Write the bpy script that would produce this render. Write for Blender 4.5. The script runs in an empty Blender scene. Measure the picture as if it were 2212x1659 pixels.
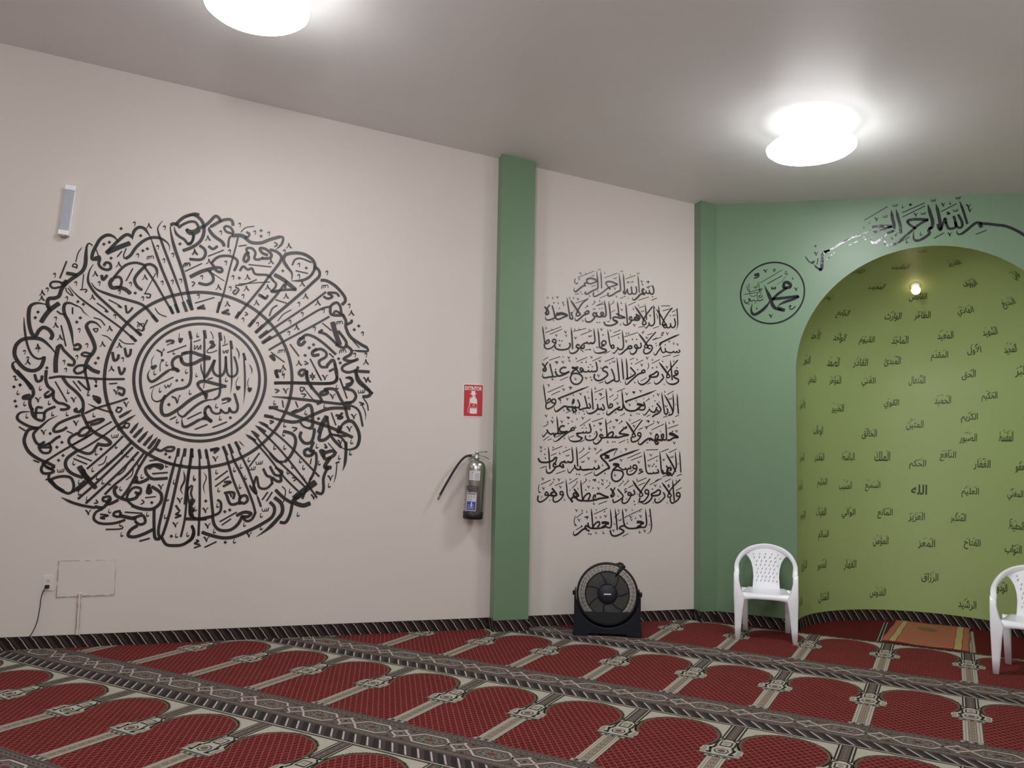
import bpy, math, random, unicodedata
from mathutils import Vector, Matrix

# ------------------------------------------------------------------ camera, world, exposure
SC = bpy.context.scene
COL = SC.collection
CAM_Z = 1.4878
YAW, PITCH, ROLL, FPX = -0.49735, 0.07644, 0.01839, 1745.4
cam_data = bpy.data.cameras.new('camera')
cam_data.sensor_fit = 'HORIZONTAL'
cam_data.sensor_width = 36.0
cam_data.lens = FPX * 36.0 / 2212.0
cam_data.clip_start = 0.05
cam = bpy.data.objects.new('camera', cam_data)
COL.objects.link(cam)
_f = Vector((math.sin(YAW) * math.cos(PITCH), math.cos(YAW) * math.cos(PITCH), math.sin(PITCH)))
_r = Vector((math.cos(YAW), -math.sin(YAW), 0))
_u = _r.cross(_f)
_rr = _r * math.cos(ROLL) + _u * math.sin(ROLL)
_uu = -_r * math.sin(ROLL) + _u * math.cos(ROLL)
cam.matrix_world = Matrix(((_rr.x, _uu.x, -_f.x, 0), (_rr.y, _uu.y, -_f.y, 0), (_rr.z, _uu.z, -_f.z, CAM_Z), (0, 0, 0, 1)))
SC.camera = cam

world = bpy.data.worlds.new('world')
SC.world = world
world.use_nodes = True
world.node_tree.nodes['Background'].inputs[0].default_value = (0.9, 0.95, 1.0, 1)
world.node_tree.nodes['Background'].inputs[1].default_value = 0.02

SC.view_settings.view_transform = 'Standard'
SC.view_settings.look = 'None'
SC.view_settings.gamma = 1.0
SC.view_settings.use_curve_mapping = False
SC.view_settings.exposure = -0.08
LAMP_STRENGTH = 47.0          # the two ceiling lamps in view
FILL_WATTS = 105.0        # unseen point lights added as fill for the rest of the hall
SC.cycles.max_bounces = 8
SC.cycles.diffuse_bounces = 5
SC.cycles.sample_clamp_indirect = 6.0
SC.cycles.use_denoising = True


def ceil_z(x, y):
    return 4.03 - 0.09 * x - 0.069 * y


def fill_light(x, y, f):  # added fill out of view: a bare point light with no fitting
    l = bpy.data.lights.new('hall_fill_light', 'POINT')
    l.energy = FILL_WATTS * f
    l.color = (0.97, 0.98, 1.0)
    l.shadow_soft_size = 0.16
    o = bpy.data.objects.new('hall_fill_light', l)
    COL.objects.link(o)
    o.location = (x, y, ceil_z(x, y) - 0.75)


for _x, _y, _e in ((1.75, 3.1, 0.40), (-1.05, 0.5, 1.30), (-6.4, -0.6, 0.50), (1.8, -2.2, 1.2)):
    fill_light(_x, _y, _e)

# ------------------------------------------------------------------ helpers


def tag(o, label=None, cat=None, group=None, kind=None):
    if label: o['label'] = label
    if cat: o['category'] = cat
    if group: o['group'] = group
    if kind: o['kind'] = kind
    return o


def empty(name, loc=(0, 0, 0), rotz=0.0):
    o = bpy.data.objects.new(name, None)
    COL.objects.link(o)
    o.location = loc
    o.rotation_euler = (0, 0, rotz)
    o.empty_display_size = 0.05
    return o


class MB:
    """collects vertices and faces of one mesh"""

    def __init__(self):
        self.v = []; self.f = []; self.m = []; self.s = []

    def add(self, verts, faces, mi=0, smooth=False):
        b = len(self.v)
        self.v += [tuple(p) for p in verts]
        for f in faces:
            self.f.append(tuple(b + i for i in f)); self.m.append(mi); self.s.append(smooth)

    def poly(self, pts, mi=0):
        self.add(pts, [tuple(range(len(pts)))], mi)

    def box(self, x0, x1, y0, y1, z0, z1, mi=0, M=None):
        v = [Vector((x, y, z)) for z in (z0, z1) for y in (y0, y1) for x in (x0, x1)]
        if M: v = [M @ p for p in v]
        self.add(v, [(0, 2, 3, 1), (4, 5, 7, 6), (0, 1, 5, 4), (2, 6, 7, 3), (0, 4, 6, 2), (1, 3, 7, 5)], mi)

    def prism(self, pts, depth_vec, mi=0):
        n = len(pts); d = Vector(depth_vec)
        v = [Vector(p) for p in pts] + [Vector(p) + d for p in pts]
        fs = [tuple(range(n - 1, -1, -1)), tuple(range(n, 2 * n))]
        fs += [(i, (i + 1) % n, n + (i + 1) % n, n + i) for i in range(n)]
        self.add(v, fs, mi)

    def tube(self, pts, rad, n=8, mi=0, closed=False, flat=None, up=None):
        pts = [Vector(p) for p in pts]
        k = len(pts)
        rads = rad if isinstance(rad, (list, tuple)) else [rad] * k
        V = []
        prev = Vector(up) if up else None
        for i, p in enumerate(pts):
            a = pts[(i - 1) % k] if (closed or i > 0) else p
            b = pts[(i + 1) % k] if (closed or i < k - 1) else p
            t = (b - a)
            t = t.normalized() if t.length > 1e-9 else Vector((0, 0, 1))
            if prev is None:
                prev = Vector((0, 0, 1)) if abs(t.z) < 0.9 else Vector((1, 0, 0))
            s = t.cross(prev)
            if s.length < 1e-6: s = t.cross(Vector((1, 0.1, 0)))
            s.normalize()
            w = s.cross(t).normalized()
            prev = w if up is None else Vector(up)
            for j in range(n):
                an = 2 * math.pi * j / n
                fx, fy = (1, 1) if flat is None else flat
                V.append(p + s * (rads[i] * math.cos(an) * fx) + w * (rads[i] * math.sin(an) * fy))
        fs = []
        rng = k if closed else k - 1
        for i in range(rng):
            i2 = (i + 1) % k
            for j in range(n):
                j2 = (j + 1) % n
                fs.append((i * n + j, i * n + j2, i2 * n + j2, i2 * n + j))
        if not closed:
            fs.append(tuple(range(n - 1, -1, -1)))
            fs.append(tuple((k - 1) * n + j for j in range(n)))
        self.add(V, fs, mi, True)

    def lathe(self, prof, n=32, M=None, mi=0, arc=2 * math.pi, caps=True):
        V = []
        full = abs(arc - 2 * math.pi) < 1e-6
        cols = n if full else n + 1
        for r, z in prof:
            for j in range(cols):
                a = arc * j / n
                p = Vector((r * math.cos(a), r * math.sin(a), z))
                V.append(M @ p if M else p)
        fs = []
        for i in range(len(prof) - 1):
            for j in range(n):
                j2 = (j + 1) % cols if full else j + 1
                fs.append((i * cols + j, i * cols + j2, (i + 1) * cols + j2, (i + 1) * cols + j))
        if caps and full:
            if prof[0][0] > 1e-5: fs.append(tuple(range(cols - 1, -1, -1)))
            if prof[-1][0] > 1e-5: fs.append(tuple((len(prof) - 1) * cols + j for j in range(cols)))
        self.add(V, fs, mi, True)

    def build(self, name, mats, parent=None, bevel=0.0, solid=0.0, sub=0, loc=None, rot=None, smooth_all=False):
        me = bpy.data.meshes.new(name)
        me.from_pydata(self.v, [], self.f)
        if not isinstance(mats, (list, tuple)): mats = [mats]
        for m in mats: me.materials.append(m)
        for p, mi, s in zip(me.polygons, self.m, self.s):
            p.material_index = mi
            p.use_smooth = s or smooth_all
        me.update()
        o = bpy.data.objects.new(name, me)
        COL.objects.link(o)
        if parent: o.parent = parent
        if loc: o.location = loc
        if rot: o.rotation_euler = rot
        if solid:
            md = o.modifiers.new('solid', 'SOLIDIFY'); md.thickness = solid; md.offset = 0
        if sub:
            md = o.modifiers.new('sub', 'SUBSURF'); md.levels = sub; md.render_levels = sub
        if bevel:
            md = o.modifiers.new('bevel', 'BEVEL'); md.width = bevel; md.segments = 2; md.limit_method = 'ANGLE'
        return o


def spline(P, per=6, closed=False):
    P = [Vector(p) for p in P]
    n = len(P)
    if n < 3 and not closed: return P
    out = []
    rng = n if closed else n - 1
    for i in range(rng):
        if closed: p0, p1, p2, p3 = P[(i - 1) % n], P[i], P[(i + 1) % n], P[(i + 2) % n]
        else: p0, p1, p2, p3 = P[max(i - 1, 0)], P[i], P[i + 1], P[min(i + 2, n - 1)]
        for k in range(per):
            t = k / per
            out.append(0.5 * ((2 * p1) + (p2 - p0) * t + (2 * p0 - 5 * p1 + 4 * p2 - p3) * t * t + (3 * p1 - p0 - 3 * p2 + p3) * t ** 3))
    if not closed: out.append(P[-1])
    return out


# ------------------------------------------------------------------ materials
MATS = {}


def mat(name, col, rough=0.6, metal=0.0, noise=0.0, nscale=8.0, bump=0.0, bscale=120.0, emit=None, estr=0.0, spec=0.5, trans=0.0, coat=0.0):
    m = bpy.data.materials.new(name)
    m.use_nodes = True
    nt = m.node_tree
    b = nt.nodes['Principled BSDF']
    b.inputs['Base Color'].default_value = (*col, 1)
    b.inputs['Roughness'].default_value = rough
    b.inputs['Metallic'].default_value = metal
    b.inputs['Specular IOR Level'].default_value = spec
    if trans: b.inputs['Transmission Weight'].default_value = trans
    if coat: b.inputs['Coat Weight'].default_value = coat
    if emit:
        b.inputs['Emission Color'].default_value = (*emit, 1)
        b.inputs['Emission Strength'].default_value = estr
    tc = nt.nodes.new('ShaderNodeTexCoord')
    if noise:
        nz = nt.nodes.new('ShaderNodeTexNoise'); nz.inputs['Scale'].default_value = nscale; nz.inputs['Detail'].default_value = 4
        nt.links.new(tc.outputs['Object'], nz.inputs['Vector'])
        mx = nt.nodes.new('ShaderNodeMix'); mx.data_type = 'RGBA'
        mx.inputs[6].default_value = (*[c * (1 - noise) for c in col], 1)
        mx.inputs[7].default_value = (*[min(1, c * (1 + noise)) for c in col], 1)
        nt.links.new(nz.outputs['Fac'], mx.inputs[0])
        nt.links.new(mx.outputs[2], b.inputs['Base Color'])
    if bump:
        n2 = nt.nodes.new('ShaderNodeTexNoise'); n2.inputs['Scale'].default_value = bscale; n2.inputs['Detail'].default_value = 3
        nt.links.new(tc.outputs['Object'], n2.inputs['Vector'])
        bp = nt.nodes.new('ShaderNodeBump'); bp.inputs['Strength'].default_value = bump; bp.inputs['Distance'].default_value = 0.01
        nt.links.new(n2.outputs['Fac'], bp.inputs['Height'])
        nt.links.new(bp.outputs['Normal'], b.inputs['Normal'])
    MATS[name] = m
    return m


M_cream = mat('cream_wall_paint', (0.69, 0.635, 0.59), 0.55, noise=0.035, nscale=1.3, bump=0.06, bscale=14, spec=0.3)
M_ceil = mat('ceiling_paint', (0.86, 0.86, 0.85), 0.45, noise=0.03, nscale=2, bump=0.05, bscale=10, spec=0.35)
M_green = mat('green_wall_paint', (0.160, 0.262, 0.158), 0.40, noise=0.04, nscale=2, bump=0.05, bscale=9, spec=0.5)
M_niche = mat('lime_niche_paint', (0.365, 0.465, 0.190), 0.45, noise=0.04, nscale=2, bump=0.05, bscale=9, spec=0.4)
M_ink = mat('black_lettering', (0.016, 0.014, 0.015), 0.4)
M_vinyl = mat('black_vinyl_lettering', (0.012, 0.016, 0.02), 0.16, bump=0.25, bscale=22)
M_nameink = mat('dark_green_lettering', (0.035, 0.05, 0.016), 0.4)
M_white = mat('white_plastic', (0.90, 0.92, 0.965), 0.28, noise=0.02, nscale=6)
M_offwhite = mat('off_white_plastic', (0.72, 0.68, 0.63), 0.4)
M_black = mat('black_plastic', (0.009, 0.010, 0.012), 0.40, spec=0.3)
M_blackmatte = mat('dark_grey_plastic', (0.035, 0.035, 0.037), 0.6)
M_navy = mat('navy_black_plastic', (0.009, 0.011, 0.019), 0.4, spec=0.35)
M_wire = mat('grille_plastic', (0.115, 0.112, 0.108), 0.45)
M_badge = mat('silver_badge', (0.55, 0.6, 0.68), 0.35, metal=0.3)
M_chrome = mat('polished_steel', (0.50, 0.49, 0.47), 0.27, metal=1.0)
M_steel = mat('satin_steel', (0.55, 0.54, 0.52), 0.35, metal=1.0)
M_rubber = mat('black_rubber', (0.012, 0.011, 0.011), 0.5)
M_signwhite = mat('sign_white', (0.82, 0.74, 0.74), 0.4)
M_signred = mat('sign_red', (0.52, 0.025, 0.035), 0.35)
M_signpink = mat('sign_margin', (0.62, 0.42, 0.42), 0.4)
M_labelwhite = mat('label_white', (0.66, 0.64, 0.66), 0.45)
M_labelgrey = mat('label_print_grey', (0.25, 0.25, 0.28), 0.5)
M_labelblack = mat('label_black', (0.03, 0.035, 0.035), 0.45)
M_labelblue = mat('label_blue', (0.035, 0.075, 0.35), 0.4)
M_clear = mat('clear_ribbed_cover', (0.80, 0.83, 0.90), 0.12, trans=0.35, spec=0.6)
M_grime = mat('grimy_seam', (0.33, 0.25, 0.19), 0.8, noise=0.3, nscale=30)
M_orange = mat('orange_rug_cloth', (0.33, 0.110, 0.055), 0.9, noise=0.12, nscale=20, bump=0.3, bscale=300)
M_yellow = mat('yellow_rug_stripe', (0.38, 0.30, 0.12), 0.9, noise=0.15, nscale=60)
M_rugdark = mat('rug_dark_motif', (0.16, 0.10, 0.035), 0.9, noise=0.4, nscale=60)
M_rugfringe = mat('rug_fringe', (0.22, 0.035, 0.025), 0.95, noise=0.3, nscale=80)
M_lamp = mat('lit_lamp_diffuser', (0.9, 0.9, 0.9), 0.4, emit=(0.97, 0.98, 1.0), estr=LAMP_STRENGTH)
M_bulb = mat('lit_warm_bulb', (0.9, 0.8, 0.6), 0.4, emit=(1.0, 0.74, 0.44), estr=4.5)
M_lampneck = mat('lamp_neck_glow', (0.9, 0.9, 0.9), 0.4, emit=(0.97, 0.98, 1.0), estr=2.2)
# carpet
M_cbrown = mat('carpet_brown', (0.125, 0.095, 0.078), 0.95, noise=0.35, nscale=130, bump=0.4, bscale=350, spec=0.1)
M_cdark = mat('carpet_dark', (0.030, 0.027, 0.025), 0.95, noise=0.3, nscale=130, bump=0.4, bscale=350, spec=0.1)
M_ccream = mat('carpet_cream', (0.40, 0.375, 0.31), 0.95, noise=0.13, nscale=55, bump=0.6, bscale=90, spec=0.1)
M_cpink = mat('carpet_pale_pink', (0.46, 0.40, 0.37), 0.95, noise=0.15, nscale=90, bump=0.3, bscale=350, spec=0.1)
M_cbeige = mat('carpet_beige', (0.27, 0.22, 0.165), 0.95, noise=0.2, nscale=90, bump=0.3, bscale=350, spec=0.1)
M_cgrey = mat('carpet_grey', (0.16, 0.155, 0.135), 0.95, noise=0.35, nscale=110, bump=0.3, bscale=350, spec=0.1)
M_cfringe = mat('carpet_arch_edge', (0.125, 0.085, 0.06), 0.95, noise=0.6, nscale=110, bump=0.4, bscale=300, spec=0.1)
M_cmauve = mat('carpet_mauve', (0.066, 0.051, 0.052), 0.95, noise=0.3, nscale=80, bump=0.4, bscale=350, spec=0.1)
M_credplain = mat('carpet_plain_red', (0.098, 0.012, 0.012), 0.95, noise=0.2, nscale=14, bump=0.3, bscale=350, spec=0.1)


def lattice_red():
    m = mat('carpet_red_lattice', (0.18, 0.02, 0.025), 0.95, spec=0.1)
    nt = m.node_tree; N = nt.nodes; L = nt.links
    b = N['Principled BSDF']
    tc = N.new('ShaderNodeTexCoord'); sp = N.new('ShaderNodeSeparateXYZ'); L.new(tc.outputs['Object'], sp.inputs[0])

    def mth(op, a, b_=None, c=None):
        n = N.new('ShaderNodeMath'); n.operation = op
        for i, x in enumerate((a, b_, c)):
            if x is None: continue
            if isinstance(x, (int, float)): n.inputs[i].default_value = x
            else: L.new(x, n.inputs[i])
        return n.outputs[0]
    wob = N.new('ShaderNodeTexNoise'); wob.inputs['Scale'].default_value = 60; L.new(tc.outputs['Object'], wob.inputs['Vector'])
    wv = mth('MULTIPLY', mth('SUBTRACT', wob.outputs['Fac'], 0.5), 0.25)
    sx = mth('MULTIPLY', sp.outputs[0], 25.0); sy = mth('MULTIPLY', sp.outputs[1], 19.0)
    masks = []
    for e in (mth('ADD', sx, sy), mth('SUBTRACT', sx, sy)):
        e = mth('ADD', e, wv)
        d = mth('ABSOLUTE', mth('SUBTRACT', mth('FRACT', e), 0.5))
        masks.append(mth('GREATER_THAN', d, 0.415))
    k = mth('MAXIMUM', masks[0], masks[1])
    nz = N.new('ShaderNodeTexNoise'); nz.inputs['Scale'].default_value = 5; nz.inputs['Detail'].default_value = 6; L.new(tc.outputs['Object'], nz.inputs['Vector'])
    mx0 = N.new('ShaderNodeMix'); mx0.data_type = 'RGBA'
    mx0.inputs[6].default_value = (0.085, 0.008, 0.008, 1); mx0.inputs[7].default_value = (0.135, 0.0155, 0.0155, 1)
    L.new(nz.outputs['Fac'], mx0.inputs[0])
    mx = N.new('ShaderNodeMix'); mx.data_type = 'RGBA'
    L.new(mth('MULTIPLY', k, 0.62), mx.inputs[0]); L.new(mx0.outputs[2], mx.inputs[6]); mx.inputs[7].default_value = (0.33, 0.10, 0.095, 1)
    L.new(mx.outputs[2], b.inputs['Base Color'])
    n2 = N.new('ShaderNodeTexNoise'); n2.inputs['Scale'].default_value = 300; L.new(tc.outputs['Object'], n2.inputs['Vector'])
    bp = N.new('ShaderNodeBump'); bp.inputs['Strength'].default_value = 0.4; bp.inputs['Distance'].default_value = 0.01
    L.new(n2.outputs['Fac'], bp.inputs['Height']); L.new(bp.outputs['Normal'], b.inputs['Normal'])
    return m


M_cred = lattice_red()

# ------------------------------------------------------------------ room shell
WA = Vector((-5.859, 3.38, 0.0))                       # reference point on the left wall
WD = Vector((3.839, 3.745, 0.0)).normalized()          # along the left wall, away from the viewer
WN = Vector((WD.y, -WD.x, 0.0))                        # out of the left wall into the hall
NX = -1.144                                            # left edge of the niche opening
NYW = 7.16                                             # plane of the niche wall
NR = 0.995                                             # radius of the niche
NZ0 = 2.147                                            # spring line of its arch
NCX = NX + NR


def wpt(s, z, off=0.0):
    p = WA + WD * s + WN * off
    return Vector((p.x, p.y, z))


def npt(s, z, off=0.0):
    return Vector((NX + s, NYW - off, z))


def struct(o):
    o['kind'] = 'structure'
    return o


S_CORNER = (NYW - WA.y) / WD.y
BACK_Y = -4.0
S_BACK = -6.0
bl = wpt(S_BACK, 0)
CORNERS = [Vector((4.2, BACK_Y, 0)), Vector((4.2, NYW, 0)), wpt(S_CORNER, 0), bl, Vector((bl.x, BACK_Y, 0))]


def wall_slab(name, a, b, m, out=0.12):
    """plain wall from a to b on the floor, up to the sloping ceiling"""
    a = Vector(a); b = Vector(b)
    n = (b - a).cross(Vector((0, 0, 1))).normalized()
    mb = MB()
    za, zb = ceil_z(a.x, a.y) + 0.03, ceil_z(b.x, b.y) + 0.03
    v = [Vector((a.x, a.y, -0.02)), Vector((b.x, b.y, -0.02)), Vector((b.x, b.y, zb)), Vector((a.x, a.y, za))]
    mb.prism(v, n * out)
    return struct(mb.build(name, m))


wall_slab('wall_left', wpt(S_CORNER + 0.1, 0), bl, M_cream)
wall_slab('wall_right', Vector((4.2, BACK_Y, 0)), Vector((4.2, NYW, 0)), M_cream)
wall_slab('wall_back', Vector((bl.x, BACK_Y, 0)), Vector((4.2, BACK_Y, 0)), M_cream)
wall_slab('wall_rear_left', bl, Vector((bl.x, BACK_Y, 0)), M_cream)

# ceiling
mb = MB()
cpts = []
for x, y in ((4.4, BACK_Y - 0.2), (4.4, NYW + 0.2), (-2.4, NYW + 0.2), (bl.x - 0.4, bl.y + 0.3), (bl.x - 0.4, BACK_Y - 0.2)):
    cpts.append(Vector((x, y, ceil_z(x, y))))
mb.prism(cpts, (0, 0, 0.12))
struct(mb.build('ceiling', M_ceil))

# niche wall (front face with the round-headed opening) and the niche shell
mb = MB()
NSEG = 48
x_l = -2.06


def cz(x): return ceil_z(x, NYW) + 0.03


def fquad(x0, x1, zb0, zb1):
    mb.add([(x0, NYW, zb0), (x1, NYW, zb1), (x1, NYW, cz(x1)), (x0, NYW, cz(x0))], [(0, 1, 2, 3)])


fquad(x_l, NX, -0.02, -0.02)
xr = NX + 2 * NR
fquad(xr, 4.3, -0.02, -0.02)
for i in range(NSEG):
    a0 = math.pi * (1 - i / NSEG); a1 = math.pi * (1 - (i + 1) / NSEG)
    fquad(NCX + NR * math.cos(a0), NCX + NR * math.cos(a1), NZ0 + NR * math.sin(a0), NZ0 + NR * math.sin(a1))
struct(mb.build('wall_niche_front', M_green))
mb = MB()
n, k = 48, 24
V = []
for iz in (0, 1):
    for j in range(n + 1):
        a = math.pi * (1 - j / n)
        V.append((NCX + NR * math.cos(a), NYW + NR * math.sin(a), -0.02 if iz == 0 else NZ0))
mb.add(V, [(j, n + 1 + j, n + 2 + j, j + 1) for j in range(n)], 0, True)
V = []
for i in range(k + 1):
    ph = math.pi / 2 * i / k
    for j in range(n + 1):
        a = math.pi * (1 - j / n)
        V.append((NCX + NR * math.cos(ph) * math.cos(a), NYW + NR * math.cos(ph) * math.sin(a), NZ0 + NR * math.sin(ph)))
mb.add(V, [(i * (n + 1) + j, (i + 1) * (n + 1) + j, (i + 1) * (n + 1) + j + 1, i * (n + 1) + j + 1) for i in range(k) for j in range(n)], 0, True)
struct(mb.build('wall_niche', M_niche))

# green pilasters on the left wall
def pilaster(name, s0, s1, off, top_pad=0.03):
    mb = MB()
    v = []
    for z in (0, 1):
        for s, o in ((s0, -0.01), (s1, -0.01), (s1, off), (s0, off)):
            p = wpt(s, 0, o)
            v.append((p.x, p.y, -0.01 if z == 0 else ceil_z(p.x, p.y) + top_pad))
    mb.add(v, [(3, 2, 1, 0), (4, 5, 6, 7), (0, 1, 5, 4), (1, 2, 6, 5), (2, 3, 7, 6), (3, 0, 4, 7)])
    return struct(mb.build(name, M_green))


P_S0, P_S1, P_OFF = 3.521, 3.814, 0.125
C_S0, C_OFF = 5.374, 0.118
pilaster('trim_1', P_S0, P_S1, P_OFF)
pilaster('trim_2', C_S0, 5.75, C_OFF)

# ------------------------------------------------------------------ carpeted floor
PITCH_U = 0.54
ROWS = [(1.985, 0.02), (3.258, 0.034), (4.539, 0.052), (5.814, 0.074), (7.080, 0.082)]   # far edge of each row, column shift
fl = MB()
RED, CRE, FRI, BRN, DRK, PNK, BEI, GRY, MAU, PLN = range(10)
FMATS = [M_cred, M_ccream, M_cfringe, M_cbrown, M_cdark, M_cpink, M_cbeige, M_cgrey, M_cmauve, M_credplain]
LZ = 0.0004


def fp(pts, v0, u0, mi, layer):
    fl.poly([(u0 + u, v0 - w, layer * LZ) for u, w in pts][::-1], mi)


def frect(u0, u1, w0, w1, v, uc, mi, layer):
    fp([(u0, w0), (u1, w0), (u1, w1), (u0, w1)], v, uc, mi, layer)


def arch_outline(grow=0.0):
    """half outline of the red field around u=0, from the top centre down the right side"""
    h = [(0.0, 0.036), (0.05, 0.043), (0.105, 0.064), (0.152, 0.100), (0.184, 0.150), (0.201, 0.205), (0.203, 0.255), (0.195, 0.300), (0.180, 0.335), (0.170, 0.360)]
    if grow:
        h2 = []
        for i, (a, b) in enumerate(h):
            p = h[max(i - 1, 0)]; q = h[min(i + 1, len(h) - 1)]
            t = Vector((q[0] - p[0], q[1] - p[1])).normalized()
            h2.append((max(0, a + t.y * grow), b - t.x * grow))
        h = h2
    return h


def arch_poly(v, uc, grow, mi, layer, rag=0.0, rng=None):
    h = arch_outline(grow)
    pts = [(a, b) for a, b in h] + [(0.170, 0.470), (0.218, 0.478), (0.224, 0.905)]
    if grow: pts = [(a, b) for a, b in h]
    full = pts + [(-a, b) for a, b in reversed(pts)]
    full = [p for i, p in enumerate(full) if i == 0 or p != full[i - 1]]
    if full[0] == full[-1]: full.pop()
    fp(full, v, uc, mi, layer)


def diamond(u, w, a, b, v, uc, mi, layer):
    fp([(u - a, w), (u, w - b), (u + a, w), (u, w + b)], v, uc, mi, layer)


def ell(u, w, a, b, v, uc, mi, layer, n=10):
    fp([(u + a * math.cos(2 * math.pi * i / n), w + b * math.sin(2 * math.pi * i / n)) for i in range(n)], v, uc, mi, layer)


def bar(p, q, wd, v, uc, mi, layer):
    d = Vector((q[0] - p[0], q[1] - p[1])).normalized(); nn = Vector((-d.y, d.x)) * wd / 2
    fp([(p[0] + nn.x, p[1] + nn.y), (q[0] + nn.x, q[1] + nn.y), (q[0] - nn.x, q[1] - nn.y), (p[0] - nn.x, p[1] - nn.y)], v, uc, mi, layer)


def column(v, uc):
    # shaft
    frect(-0.047, 0.047, 0.495, 0.868, v, uc, CRE, 4)
    for s in (-1, 1):
        frect(s * 0.0195 - 0.001, s * 0.0195 + 0.001, 0.495, 0.868, v, uc, DRK, 6)
        frect(s * 0.033 - 0.0014, s * 0.033 + 0.0014, 0.495, 0.868, v, uc, GRY, 6)
        frect(s * 0.0465 - 0.0012, s * 0.0465 + 0.0012, 0.495, 0.868, v, uc, GRY, 6)
    frect(-0.0185, 0.0185, 0.495, 0.868, v, uc, BEI, 5)
    for i in range(7):
        ell(0, 0.53 + 0.049 * i, 0.011, 0.016, v, uc, BRN, 6, 8)
        ell(0, 0.53 + 0.049 * i, 0.007, 0.011, v, uc, BEI, 7, 8)
    # base
    frect(-0.062, 0.062, 0.866, 0.900, v, uc, GRY, 5)
    for i in range(6):
        frect(-0.058 + 0.021 * i, -0.047 + 0.021 * i, 0.872, 0.893, v, uc, DRK if i % 2 else CRE, 6)
    # collar under the capital
    frect(-0.066, 0.066, 0.474, 0.500, v, uc, GRY, 5)
    for i in range(7):
        frect(-0.060 + 0.0185 * i, -0.051 + 0.0185 * i, 0.480, 0.495, v, uc, (CRE, DRK)[i % 2], 6)
    # capital
    fp([(-0.098, 0.468), (-0.094, 0.365), (-0.055, 0.345), (-0.046, 0.22), (0.046, 0.22), (0.055, 0.345), (0.094, 0.365), (0.098, 0.468)], v, uc, CRE, 4)
    frect(-0.104, 0.104, 0.462, 0.475, v, uc, GRY, 6)
    frect(-0.100, 0.100, 0.466, 0.470, v, uc, DRK, 7)
    for s in (-1, 1):
        frect(s * 0.089 - 0.002, s * 0.089 + 0.002, 0.37, 0.455, v, uc, GRY, 6)
        frect(s * 0.079 - 0.002, s * 0.079 + 0.002, 0.38, 0.452, v, uc, GRY, 6)
        bar((s * 0.040, 0.335), (s * 0.050, 0.375), 0.013, v, uc, DRK, 6)
        bar((s * 0.062, 0.372), (s * 0.046, 0.450), 0.012, v, uc, DRK, 6)
        ell(s * 0.060, 0.44, 0.011, 0.009, v, uc, DRK, 6, 8)
        ell(s * 0.057, 0.385, 0.010, 0.009, v, uc, DRK, 6, 8)
        bar((s * 0.046, 0.262), (s * 0.046, 0.335), 0.011, v, uc, DRK, 6)
        bar((s * 0.020, 0.235), (s * 0.046, 0.262), 0.010, v, uc, DRK, 6)
    ell(0, 0.405, 0.038, 0.036, v, uc, DRK, 6, 8)
    ell(0, 0.405, 0.031, 0.029, v, uc, CRE, 7, 8)
    ell(0, 0.405, 0.020, 0.020, v, uc, BRN, 8, 8)
    frect(-0.030, 0.030, 0.270, 0.335, v, uc, DRK, 6)
    frect(-0.023, 0.023, 0.278, 0.326, v, uc, CRE, 7)
    ell(0, 0.302, 0.014, 0.015, v, uc, BEI, 8, 8)
    # pillar head reaching the band
    frect(-0.044, 0.044, 0.0, 0.232, v, uc, CRE, 4)
    frect(-0.022, 0.022, 0.0, 0.225, v, uc, BRN, 5)
    for i in range(5):
        diamond(0, 0.03 + 0.045 * i, 0.007, 0.014, v, uc, GRY, 7)
    for s in (-1, 1):
        frect(s * 0.0245 - 0.004, s * 0.0245 + 0.004, 0.0, 0.232, v, uc, DRK, 6)
        frect(s * 0.040 - 0.004, s * 0.040 + 0.004, 0.0, 0.225, v, uc, DRK, 6)


def twist(v, uc, w0, w1, slant, period, u0, u1, layer, ticks):
    """one stretch of twisted-rope stripe"""
    frect(u0, u1, w0, w1, v, uc, MAU, layer)
    n = int(round((u1 - u0) / period))
    for i in range(n):
        a = u0 + period * i
        fp([(a + 0.36 * period, w0), (a + 0.78 * period, w0), (a + 0.78 * period + slant, w1), (a + 0.36 * period + slant, w1)], v, uc, DRK, layer + 1)
        fp([(a + 0.86 * period, w0 + 0.006), (a + 1.04 * period, w0 + 0.010), (a + 0.98 * period + slant, w1 - 0.006), (a + 0.80 * period + slant, w1 - 0.010)], v, uc, PNK, layer + 2)


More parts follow.
